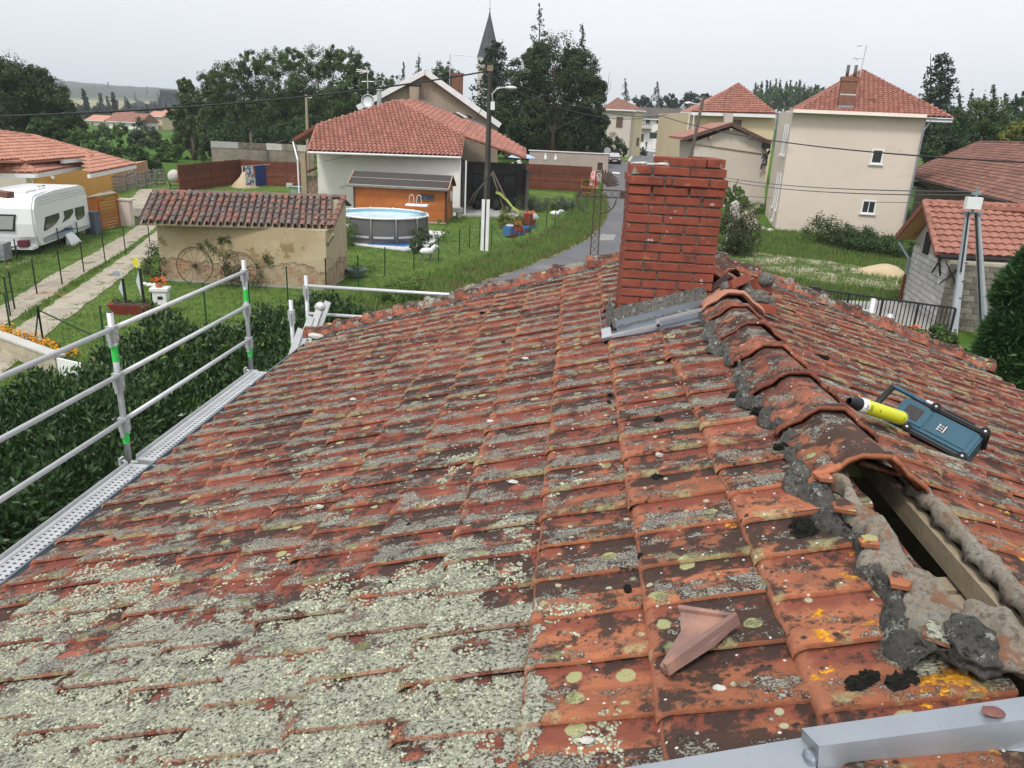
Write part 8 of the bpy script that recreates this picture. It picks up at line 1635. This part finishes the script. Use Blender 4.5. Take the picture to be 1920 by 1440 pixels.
fence_line(((20, 594), (28, 581), (70, 553), (117, 535), (158, 512), (198, 495), (236, 477), (281, 457)), 1.15, 'wire fence with thin dark posts along the gravel tracks', GPK)
fence_line(((-30, 500), (33, 490), (76, 478), (112, 466), (148, 452)), .85, 'short wire fence right in front of the caravan', GPK)
fence_line(((23, 636), (85, 664)), 1.20, 'green braced fence corner above the flower wall', GPM, ((1, -.9, .9), (1, 1.6, .7)))
fence_line(((85, 664), (198, 658), (292, 628), (387, 604), (469, 586), (540, 565), (612, 545)), 1.15, 'green wire fence between the hedge and the lawn')
fence_line(((612, 545), (672, 538), (722, 519), (776, 507), (822, 493), (861, 478), (880, 466), (899, 459), (921, 463), (962, 455), (993, 449), (1024, 431), (1040, 431), (1071, 408), (1085, 403), (1100, 392)), 1.15, 'green wire fence along the garden bank above the road', GPM, ((8, .9, -.3),))
# garden wall with marigolds
wa, wb_ = gp(-60, 668), gp(112, 712); gw = root('garden_wall', 'low pale block wall edging a row of marigolds at the left edge', 'wall', wa); M_ = frame(XY(gp(-60, 640)), XY(gp(108, 706))); ln = (XY(gp(108, 706))-XY(gp(-60, 640))).length
OCB = pm('pale ochre block', (.44, .39, .29), (.36, .31, .23), 3, rnd=.08, bump=.4, spots=(((.25, .21, .16), 4, .6, .75),))
for j in range(3):
    x = -(.25 if j % 2 else 0)
    while x < ln: a_, c_ = max(0, x), min(ln, x+.5); MB(M_).box(a_+.006, c_-.006, 0, .2, -.32+j*.25, -.08+j*.25).build('block', OCB, gw) if c_-a_ > .1 else 0; x += .5
MB(M_).box(-.02, ln+.02, -.03, .24, .43, .48).build('coping', CONCL, gw)
q = gp(112, 712); o = MB(frame(q, q+Vector((1, -.35, 0)))).box(0, .75, 0, .05, -.1, .50).build('white_board', PVC); tag(o, 'broken white board standing at the end of the marigold wall', 'board')
MG = leafmat('marigold petals', (.75, .36, .01), (.70, .28, .01), (.80, .50, .03), tr=.1); C_ = []
for k in range(90): q = M_ @ Vector((random.uniform(-.2, ln), .42+random.uniform(-.12, .15), .42+random.uniform(-.05, .10))); C_ += [tuple(q+Vector([random.gauss(0, .045) for _ in range(3)])) for _ in range(14)]
C_ = np.array(C_); V, F = leafquads(C_, np.tile([0, 0, 1.], (len(C_), 1)), .055, .8, seed=2); fb_ = mk('marigold_flowers', V, F, MG); tag(fb_, kind='stuff')
C2_ = C_+RNG.normal(0, .05, C_.shape)-np.array([0, 0, .12]); V, F = leafquads(C2_, np.tile([0, 0, 1.], (len(C_), 1)), .07, .5, seed=3); tag(mk('marigold_leaves', V, F, LF['mid']), kind='stuff')
# boat shaped planter
q = gp(258, 588); bt = root('boat_planter', 'red boat shaped planter with two black masts and a white cabin on the lawn', 'planter', q); RED = pm('red painted wood', (.22, .03, .02), (.16, .025, .02), 6, bump=.2, spots=(((.3, .14, .08), 9, .6, .7),))
Mb = Matrix.Translation(q) @ Matrix.Rotation(R(14), 4, 'Z')
MB(Mb).hexa([(-.55, -.2, 0), (.75, -.25, 0), (.75, .25, 0), (-.55, .2, 0)], [(-.75, -.25, .32), (.85, -.30, .28), (.85, .30, .28), (-.75, .25, .32)]).build('hull', RED, bt); MB(Mb).box(-.6, .75, -.2, .2, .28, .33).build('soil', BARK, bt)
for x, h_ in ((-.28, 1.05), (.22, 1.35)): m_ = MB(Mb).tube((x, 0, .3), (x-.02, 0, h_), .04, 8).build('mast', BLACK, bt); MB(Mb).prism([(x-.06, 0, .5), (x-.16, 0, h_*.72), (x-.05, 0, h_*.98)], (0, .01, 0)).build('pennant', pm('pale blue cloth', (.45, .55, .62), (.6, .62, .62), 9) if x < 0 else bpy.data.materials['pale blue cloth'], m_)
MB(Mb).prism([(.12, 0, 1.35), (.0, 0, 1.55), (.16, 0, 1.72), (.24, 0, 1.45)], (0, .01, 0)).build('yellow_flag', pm('yellow cloth', (.70, .62, .05), (.62, .55, .04), 5), bt); MB(Mb).tube((.2, 0, 1.3), (.16, 0, 1.75), .012, 5).tube((-.3, 0, 1.0), (-.36, 0, 1.3), .012, 5).build('flag_stick', PVC, bt); MB(Mb).prism([(-.55, 0, 1.12), (-.55, 0, 1.25), (-.33, 0, 1.27), (-.33, 0, 1.10)], (0, .01, 0)).build('grey_flag', pm('grey cloth', (.33, .36, .42), (.28, .3, .36), 5), bt)
cb = MB(Mb).box(.52, .90, -.2, .18, .32, .78).box(.46, .96, -.24, .22, .72, .80).build('cabin', PVC, bt); MB(Mb).box(.66, .80, -.215, -.205, .48, .57).build('cabin_window', BLACK, cb); MB(Mb).tube((.68, 0, .80), (.68, 0, .92), .09, 12).build('flower_pot', CLAY, bt)
C_, N_ = clumps([(tuple(Mb @ Vector((.70, 0, 1.0))), (.2, .2, .1))], 8, .5, 20, 1); V, F = leafquads(C_, N_, .05, .8); tag(mk('flowers', V, F, ORF, bt), kind='stuff')
C_, N_ = clumps([(tuple(Mb @ Vector((x, 0, .34))), (.25, .18, .08)) for x in (-.5, -.05, .3)], 8, .5, 22, 2); V, F = leafquads(C_, N_, .05, .7); mk('plants', V, F, LF['rose'], bt)
for i in range(4): g = gp(272+i*9, 536+i*.8); o = MB().blob(g+Vector((0, 0, .06)), .09, i, 1, .2, (1.3, 1, .8)).build('white_stone', PVC, None, org=g); tag(o, ('leftmost', 'second', 'third', 'rightmost')[i]+' white stone of the row edging the bush by the barn', 'stone', 'white edging stones')
g = gp(90, 552); pts = [(g.x+random.gauss(0, .3), g.y+random.gauss(0, .12), .01) for _ in range(160)]; o = MB()
for p in pts: o.blob(p, .03, random.randrange(9), 0, .3)
o = o.build('clay_rubble', CLAYN, None); tag(o, kind='stuff')
# round zinc planter, toy animals, trough, toy train, swing and slide
q = gp(668, 521); tb = root('round_planter', 'round grey green tub planter alone on the lawn right of the barn', 'planter', q); MB().lathe([(0, 0), (.22, 0), (.27, .1), (.38, .30), (.42, .36), (.38, .35), (.33, .30), (0, .29)], q, 24).build('tub', pm('grey green metal', (.16, .21, .19), (.12, .16, .15), 5, bump=.2), tb, True)
C_, N_ = clumps([((q.x, q.y, q.z+.42), (.28, .28, .12))], 12, .4, 20, 4); V, F = leafquads(C_, N_, .08, .3, .8); mk('plant', V, F, LF['bright'], tb)
q = gp(852, 408); o = MB(); M__ = Matrix.Translation(q) @ Matrix.Rotation(R(20), 4, 'Z'); o.M = M__; o.box(-.5, .5, -.3, .3, .35, .62).box(-.4, -.15, -.25, .25, 0, .35).box(.15, .4, -.25, .25, 0, .35).box(-.9, -.62, -.2, .2, 0, .35); o = o.build('stone_trough', CONCL); tag(o, 'pale concrete trough on blocks at the shed corner', 'trough')
def sheep(px, py, lab, rz, s=1.0):
    q = gp(px, py); e = root('toy_sheep', lab, 'garden figure', q); Ms = Matrix.Translation(q) @ Matrix.Rotation(R(rz), 4, 'Z') @ Matrix.Scale(s, 4)
    bd = MB(Ms); bd.blob((0, 0, .42), .2, 3, 2, .06, (1.7, .9, .8)); bd.blob((.30, 0, .54), .12, 1, 2, .05, (1, .8, 1)); bd.path([(.25, 0, .45), (.36, 0, .62), (.50, 0, .60)], [.10, .08, .05], 8); bd.build('body', PVC, e, True)
    MB(Ms).blob((.50, 0, .60), .075, 2, 2, .05, (1.3, .8, .9)).blob((.38, .1, .68), .035, 1, 1, 0, (1, 1.5, .6)).blob((.38, -.1, .68), .035, 1, 1, 0, (1, 1.5, .6)).build('head', PVC, e, True)
    for x in (-.2, .2):
        for y in (-.09, .09): MB(Ms).path([(x, y, .36), (x+.01, y, .18), (x, y, 0)], [.045, .03, .025], 6).build('leg', pm('grey leg', (.22, .2, .18), (.18, .16, .15), 4) if 'grey leg' not in bpy.data.materials else bpy.data.materials['grey leg'], e)
sheep(800, 489, 'white toy sheep figure on the lawn in front of the pool', 30); sheep(1040, 412, 'white toy animal figure on the lawn near the lavender', -10); 
tr_ = root('toy_train_planter', 'blue and red toy train planter with pots on the lawn beside the pole', 'planter', gp(962, 446)); BLU = pm('blue paint', (.05, .16, .33), (.045, .13, .28), 5); 
for i, (px, py, mt_, h_) in enumerate(((955, 445, BLU, .62), (970, 441, RED, .5), (982, 436, BLU, .42), (992, 428, RED, .85))):
    q = gp(px, py); M__ = Matrix.Translation(q) @ Matrix.Rotation(R(60), 4, 'Z'); b = MB(M__); b.box(-.3, .3, -.25, .25, .12, h_*.6).box(-.3, .0, -.24, .24, h_*.6, h_) if i in (0, 3) else b.lathe([(.28, .05), (.32, .3), (.28, h_)], (0, 0, 0), 16); c_ = b.build('wagon', mt_, tr_)
    for x in (-.2, .2): MB(M__).tube((x, -.30, .12), (x, -.26, .12), .12, 12).build('wheel', BLU if mt_ is RED else RED, c_)
    C_, N_ = clumps([(tuple(q+Vector((0, 0, h_+.12))), (.25, .25, .15))], 8, .5, 20, i); V, F = leafquads(C_, N_, .07, .6); tag(mk('flowers', V, F, ORF if i % 2 else LF['rose'], tr_), kind='stuff')
MB().box(gp(955, 445).x-.2, gp(955, 445).x+.2, gp(955, 445).y-.2, gp(955, 445).y+.2, .62, .70).build('white_roof', PVC, tr_)
sw = root('swing_frame', 'wooden swing frame with a pale green slide beside the veranda', 'swing set', gp(918, 400)); Ys = gp(945, 398).y; sp_ = lambda x, y: atY(x, y, Ys)
WD = pm('dull wooden beam', (.19, .15, .12), (.14, .11, .09), 5)
for a_, c_ in (((922, 323), (946, 396)), ((924, 321), (958, 392)), ((890, 360), (872, 396)), ((894, 360), (880, 398))): MB().bar(sp_(*a_), sp_(*c_), .09, .09).build('leg', WD, sw)
MB().bar(sp_(892, 361)+Vector((0, .3, 0)), sp_(924, 324), .09, .09).build('top_beam', WD, sw); MB().box(sp_(917, 0).x, sp_(924, 0).x, Ys-.1, Ys+.1, sp_(0+920, 338).z, sp_(920, 325).z).build('green_panel', pm('dark green plastic', (.01, .09, .05), (.01, .07, .04), 3), sw)
sl_ = [sp_(*p)+Vector((0, -k*.12, 0)) for k, p in enumerate(((930, 362), (938, 364), (952, 377), (962, 390), (975, 398), (985, 402)))]; b = MB(); V = []; F = []
for p in sl_: V += [p+Vector((-.0, -.22, .12)), p+Vector((0, -.2, 0)), p+Vector((0, .2, 0)), p+Vector((0, .22, .12))]
for i in range(len(sl_)-1): F += [(i*4+j, i*4+j+1, i*4+4+j+1, i*4+4+j) for j in range(3)]
b.add(V, F).add([v-Vector((0, 0, .03)) for v in V], [f[::-1] for f in F]); b.build('slide', pm('lime slide plastic', (.50, .56, .16), (.44, .50, .14), 3, rough=.4), sw)
q = gp(923, 385); o = MB().box(q.x-.3, q.x+.3, q.y-.2, q.y+.2, .25, .32).box(q.x-.25, q.x-.2, q.y-.2, q.y+.2, 0, .25).box(q.x+.2, q.x+.25, q.y-.2, q.y+.2, 0, .25).box(q.x-.3, q.x+.3, q.y+.15, q.y+.2, .32, .6).build('toy_bench', pm('turquoise plastic', (.02, .35, .25), (.02, .3, .22), 3)); tag(o, 'small turquoise plastic seat under the slide', 'toy')
q = gp(937, 370); o = MB().box(q.x-.5, q.x+.5, q.y-.3, q.y+.3, .1, .9, .05).prism([(q.x-.5, q.y-.3, .9), (q.x+.5, q.y-.3, .9), (q.x, q.y-.3, 1.5)], (0, .6, 0)).build('toy_house', pm('slate blue plastic', (.06, .13, .22), (.05, .10, .17), 3)); tag(o, 'blue plastic playhouse in the shade of the veranda', 'toy house')
g = gp(1087, 385); sc_ = root('garden_gnome', 'small orange and white garden figure on a post by the fence', 'garden figure', g); MB().tube(g, g+Vector((0, 0, .6)), .03, 6).build('stake', WOODG, sc_); MB().blob(g+Vector((0, 0, .75)), .2, 2, 1, .1, (1, .8, 1.1)).build('body', PVC, sc_, True); MB().blob(g+Vector((0, 0, 1.02)), .13, 3, 1, .1).build('head', ORF, sc_, True); MB().blob(g+Vector((-.15, -.05, .7)), .12, 2, 1, .1).build('dark_coat', BLACK, sc_)
g = gp(1100, 365); ct = root('flower_stand', 'tiered stand full of orange and green flowers at the end of the board fence', 'flower stand', g)
for z in (.45, .95): MB().box(g.x-.55, g.x+.55, g.y-.25, g.y+.25, z, z+.12).build('shelf', WOODO, ct); C_, N_ = clumps([((g.x-.25, g.y, g.z+z+.2), (.35, .2, .12)), ((g.x+.25, g.y, g.z+z+.2), (.35, .2, .12))], 10, .4, 22, int(z*10)); V, F = leafquads(C_, N_, .09, .7); mk('plants', V, F, LF['rose'] if z < .6 else LF['yel'], ct)
for dx in (-.5, .5): MB().bar((g.x+dx, g.y, g.z), (g.x+dx, g.y, g.z+1.3), .06, .06).build('upright', WOODO, ct)
o = MB().lathe([(0, 1.9), (.3, 1.7), (.42, 1.1), (.38, .8), (.4, .3), (0, .3)], gp(1112, 362), 12).build('folded_parasol', pm('red and white cloth', (.50, .02, .02), (.7, .66, .64), 2.5)); tag(o, 'folded red and white parasol behind the iron cross', 'parasol')
o = MB().lathe([(1.3, 2.35), (.8, 2.6), (0, 2.75), (0, 2.70), (.8, 2.55), (1.28, 2.32)], gp(976, 345), 20).build('blue_parasol', pm('pale blue cloth roof', (.40, .52, .66), (.36, .48, .62), 3)); tag(o, 'pale blue domed parasol top above the board fence by the veranda', 'parasol')
# low pink wall and statues past the fence, road railing
wa, wb_ = gp(985, 345), gp(1140, 352); b = MB(frame(wa+Vector((0, 4, 0)), wb_+Vector((0, 4, 0)))); ww = (wb_-wa).length
o = b.box(0, ww, 0, .25, wa.z*0, 2.35+.5).build('low_pink_wall', pm('pinkish wall', (.42, .34, .30), (.36, .29, .26), .8, bump=.2)); tag(o, 'pinkish plastered low wall running behind the board fence to the road', 'wall')
o = MB(frame(wa+Vector((0, 4, 0)), wb_+Vector((0, 4, 0)))).box(-.1, ww+.5, -.08, .33, 2.86, 2.94).build('wall_coping', PVC); tag(o, 'white coping on the pinkish wall behind the board fence', 'coping')
for (px, s_) in ((1022, 1), (1041, .8)): q = atY(px, 302, 75); o = MB().path([q, q+Vector((.03, 0, .3*s_)), q+Vector((0, 0, .55*s_))], [.18, .14, .07], 8).blob(q+Vector((0, 0, .62*s_)), .10, 3, 1, .1).build('statue', PVC, None, True); tag(o, 'white garden statue on the pinkish wall, ' + ('left one' if s_ == 1 else 'right one'), 'statue', 'white statues')
# traffic signs
def sign(px, pyb, pyt, lab, board, mt_, Y=None):
    q = gp(px, pyb); e = root('road_sign', lab, 'road sign', q); tp_ = atY(px, pyt, q.y); MB().tube(q, (q.x, q.y, tp_.z), .045, 6).build('post', ALU, e); return e, q, tp_
SG = pm('grey back of sign', (.42, .44, .46), (.36, .38, .40), 4, bump=0)
e, q, t_ = sign(1101, 308, 274, 'direction signs with white boards seen from behind on a grey post', 0, 0)
for (x0, x1, y0, y1) in ((1092, 1112, 274, 277), (1091, 1112, 277.5, 280.5), (1091, 1112, 281, 284), (1098, 1112, 285, 288)): a_, c_ = atY(x0, y1, q.y-.1), atY(x1, y0, q.y-.1); MB().box(a_.x, c_.x, q.y-.12, q.y-.08, a_.z, c_.z).build('board', SG, e)
e, q, t_ = sign(1137, 304, 277, 'round grey sign on a post left of the parked car', 0, 0); MB().tube((q.x, q.y-.1, t_.z-.35), (q.x, q.y-.07, t_.z-.35), .42, 20).build('disc', SG, e)
for px, pt_ in ((1069, 281), (1086, 279)): e, q, t_ = sign(px, 306, pt_, 'thin sign post with small plate in front of the dark undergrowth, ' + ('left' if px < 1080 else 'right'), 0, 0); MB().box(q.x-.2, q.x+.2, q.y-.08, q.y-.04, t_.z-.1, t_.z+.3).build('plate', DGREY, e)
q = Vector((atY(1271, 262, 170).x, 170, 1.7)); e = root('blue_sign', 'small blue square road sign at the edge of the cream house wall', 'road sign', q); z_ = atY(1271, 256, 170).z; MB().tube(q, (q.x, q.y, z_), .05, 5).build('post', ALU, e); MB().box(q.x-.5, q.x+.5, q.y-.08, q.y-.04, z_-.4, z_+.5).build('plate', pm('sign blue', (.01, .10, .45), (.01, .09, .40), 3), e); MB().box(q.x-.12, q.x+.25, q.y-.09, q.y-.085, z_-.1, z_+.25).build('white_arrow', PVC, e)
q = Vector((atY(1262, 262, 172).x, 172, 1.7)); e = root('round_sign', 'tiny round red bordered sign before the green screen', 'road sign', q); z_ = atY(1262, 257, 172).z; MB().tube(q, (q.x, q.y, z_), .05, 5).build('post', ALU, e); MB().tube((q.x, q.y-.1, z_), (q.x, q.y-.05, z_), .35, 16).build('disc', RED, e); MB().tube((q.x, q.y-.12, z_), (q.x, q.y-.1, z_), .25, 16).build('disc_centre', PVC, e)
# ---- cars
def car(px, py, wpx, lab, paint, name='parked_car', van=False, rz=0):
    q = gp(px, py); s_ = wpx*q.y/FPX/1.78; e = root(name, lab, 'van' if van else 'car', q); M_ = Matrix.Translation(q) @ Matrix.Rotation(R(rz), 4, 'Z') @ Matrix.Scale(s_, 4)
    H1, H2 = (.95, 1.95) if van else (.85, 1.48); bm = bmesh.new(); P_ = []
    secs = ((0, .80, .30, .62), (.12, .86, .22, .72), (.9, .89, .2, .88), (3.4, .89, .2, .92), (4.1, .84, .25, .85), (4.2, .76, .35, .75)) if not van else ((0, .85, .3, .95), (.1, .9, .25, 1.05), (4.3, .9, .25, 1.1), (4.4, .85, .35, 1.0))
    for y, w_, z0_, z1_ in secs: P_.append([bm.verts.new(M_ @ Vector(p)) for p in ((-w_, y, z0_), (-w_, y, z1_*.75), (-w_*.93, y, z1_), (w_*.93, y, z1_), (w_, y, z1_*.75), (w_, y, z0_))])
    for a_, c_ in zip(P_, P_[1:]): [bm.faces.new((a_[i], a_[(i+1) % 6], c_[(i+1) % 6], c_[i])) for i in range(6)]
    bm.faces.new(P_[0][::-1]); bm.faces.new(P_[-1]); bmesh.ops.recalc_face_normals(bm, faces=bm.faces[:]); V = [v.co.copy() for v in bm.verts]; F = [tuple(v.index for v in f.verts) for f in bm.faces]; bm.free(); mk('body', V, F, paint, e)
    if van: g = [(-.84, .5, 1.0), (.84, .5, 1.0), (.84, 4.35, 1.05), (-.84, 4.35, 1.05)], [(-.74, 1.0, 1.9), (.74, 1.0, 1.9), (.74, 4.3, 1.9), (-.74, 4.3, 1.9)]
    else: g = [(-.80, .75, .86), (.80, .75, .86), (.80, 3.9, .90), (-.80, 3.9, .90)], [(-.60, 1.55, 1.44), (.60, 1.55, 1.44), (.60, 3.2, 1.46), (-.60, 3.2, 1.46)]
    MB(M_).hexa(*g).build('cabin', paint, e); dz = .008
    b0, t0 = g; pan = [Vector(b0[0])*.9+Vector(t0[0])*.1, Vector(b0[1])*.9+Vector(t0[1])*.1, Vector(t0[1])*.92+Vector(b0[1])*.08, Vector(t0[0])*.92+Vector(b0[0])*.08]; pan = [p+Vector((-.06 if p.x > 0 else .06, -.02, .01)) for p in pan]; MB(M_).prism(pan, (0, .015, 0)).build('windscreen', pm('glass with painted reflection', (.45, .48, .5), (.38, .42, .45), 3, rough=.15, bump=0) if 'glass with painted reflection' not in bpy.data.materials else bpy.data.materials['glass with painted reflection'], e)  # pale colour paints a bright reflection onto the windscreen
    for x in (-.8, .62):
        for y in (.75, 3.35): MB(M_).tube((x, y, .31), (x+.2, y, .31), .31, 14).build('wheel', BLACK, e)
    for x in (-.68, .48): MB(M_).box(x, x+.2, -.02, .04, .62, .72).build('headlight', PVC, e)
    MB(M_).box(-.6, .6, -.03, .02, .32, .50).build('grille', BLACK, e); MB(M_).box(-.26, .26, -.04, -.03, .40, .50).build('number_plate', PVC, e)
    for x in (-1.0, .86): MB(M_).box(x, x+.14, .95, 1.1, .92, 1.02).build('mirror', paint, e)
    return e, M_
car(1152, 308.5, 24.5, 'dark red car with bright windscreen parked facing the camera by the bush', pm('dark maroon car paint', (.09, .015, .03), (.07, .012, .025), 1, rough=.2, bump=0, spec=.7))
e, Mv = car(1238, 276, 15, 'small white and yellow service van with open rear doors down the street', pm('white van paint', (.72, .73, .70), (.68, .7, .66), 1, rough=.3, bump=0), 'service_van', True, 12)
MB(Mv).box(-.7, .7, -.05, .3, .5, 1.8).build('open_rear_shade', DARK, e); MB(Mv).box(.9, .95, -.6, .1, .5, 1.85).box(-.95, -.9, -.6, .1, .5, 1.85).build('rear_door', pm('fluorescent yellow panel', (.65, .75, .08), (.55, .66, .07), 3), e)
# ---- people far down the street
def person(px, py, hpx, lab, top, legs, arms=((-.35, .0, .95), (.35, -.1, .95)), stride=.16, face=0):
    q = gp(px, py); s_ = hpx*q.y/FPX/1.72; e = root('person', lab, 'person', q); M_ = Matrix.Translation(q) @ Matrix.Rotation(R(face), 4, 'Z') @ Matrix.Scale(s_, 4)
    J_ = dict(pel=(0, 0, .92), ch=(0, .0, 1.25), nk=(0, 0, 1.46), hd=(0, -.01, 1.60), tp=(0, 0, 1.72), sl=(-.18, 0, 1.40), sr=(.18, 0, 1.40), el=((-.18+arms[0][0])/2-.04, arms[0][1]/2+.03, 1.16), er=((.18+arms[1][0])/2+.04, arms[1][1]/2+.03, 1.16), hl=arms[0], hr=arms[1], pl=(-.09, 0, .86), pr=(.09, 0, .86), kl=(-.10, -stride*.6, .48), kr=(.10, stride*.2, .48), al=(-.10, -stride*.6, .08), ar=(.10, stride, .09), tl=(-.10, -stride*.6-.14, .04), tr=(.10, stride-.13, .05))
    ks = list(J_); rr = dict(pel=.14, ch=.15, nk=.06, hd=.10, tp=.06, sl=.07, sr=.07, el=.05, er=.05, hl=.035, hr=.035, pl=.10, pr=.10, kl=.065, kr=.065, al=.045, ar=.045, tl=.035, tr=.035)
    E_ = [('pel', 'ch'), ('ch', 'nk'), ('nk', 'hd'), ('hd', 'tp'), ('ch', 'sl'), ('ch', 'sr'), ('sl', 'el'), ('el', 'hl'), ('sr', 'er'), ('er', 'hr'), ('pel', 'pl'), ('pel', 'pr'), ('pl', 'kl'), ('kl', 'al'), ('al', 'tl'), ('pr', 'kr'), ('kr', 'ar'), ('ar', 'tr')]
    me = bpy.data.meshes.new('body'); me.from_pydata([M_ @ Vector(J_[k])-wl(e) for k in ks], [(ks.index(a_), ks.index(c_)) for a_, c_ in E_], []); o = bpy.data.objects.new('body', me); COL.objects.link(o); o.parent = e
    md = o.modifiers.new('skin', 'SKIN'); 
    for i, k in enumerate(ks): me.skin_vertices[0].data[i].radius = (rr[k]*s_, rr[k]*s_)
    me.skin_vertices[0].data[0].use_root = True; md2 = o.modifiers.new('sub', 'SUBSURF'); md2.levels = md2.render_levels = 1
    mt, t, p = newmat('clothes '+lab[:12]); b = NB(t); sx = b.n('ShaderNodeSeparateXYZ'); b.l(b.pos, sx.inputs[0]); c = b.mix(b.math('GREATER_THAN', sx.outputs[2], q.z+.95*s_), legs, top); c = b.mix(b.math('GREATER_THAN', sx.outputs[2], q.z+1.50*s_), c, (.42, .25, .18)); b.l(c, p.inputs['Base Color']); me.materials.append(mt)
    MB(M_).blob((0, .02, 1.665), .105, 1, 2, .03, (.95, 1, .75)).build('hair', BARK, e, True)
person(1211, 280, 14.5, 'person in dark clothes standing in the street left of the van', (.03, .03, .035), (.03, .03, .04)); person(1233, 287, 15, 'person in a light top and dark trousers beside the white line in the street', (.55, .55, .58), (.03, .03, .035), ((-.32, -.25, 1.0), (.3, -.3, 1.1)), .1); person(1222, 272, 12, 'small person in dark clothes near the doorway of the village house', (.06, .05, .05), (.05, .05, .06), stride=.05)
for i, (px, py) in enumerate(((1238, 287), (1243, 285))): g = gp(px, py); o = MB().lathe([(.22, 0), (.22, .04), (.10, .05), (.03, .7), (0, .7)], g, 10).build('traffic_cone', pm('cone red', (.7, .08, .04), (.6, .06, .03), 9) if i == 0 else bpy.data.materials['cone red'], None); tag(o, 'red traffic cone at the feet of the person in the light top, '+('left' if i == 0 else 'right'), 'traffic cone')
for i, (px, py) in enumerate(((1217, 284), (1224, 285))): g = gp(px, py); o = MB().box(g.x-.6, g.x+.6, g.y-.1, g.y+.1, g.z, g.z+.45).build('white_barrier', PVC); tag(o, 'low white road barrier in the street, '+('left' if i == 0 else 'right'), 'barrier')
# ---- haze
hz_ = MB().box(-4600, 4600, -4600, 4600, -1.0, 90); o = hz_.build('haze', None); tag(o, kind='stuff')
mt = bpy.data.materials.new('haze air'); mt.use_nodes = True; t = mt.node_tree; t.nodes.clear(); oo = t.nodes.new('ShaderNodeOutputMaterial'); pv = t.nodes.new('ShaderNodeVolumePrincipled'); pv.inputs['Color'].default_value = (.88, .94, 1, 1); pv.inputs['Density'].default_value = .00030; pv.inputs['Anisotropy'].default_value = 0; t.links.new(pv.outputs[0], oo.inputs['Volume']); o.data.materials.append(mt)
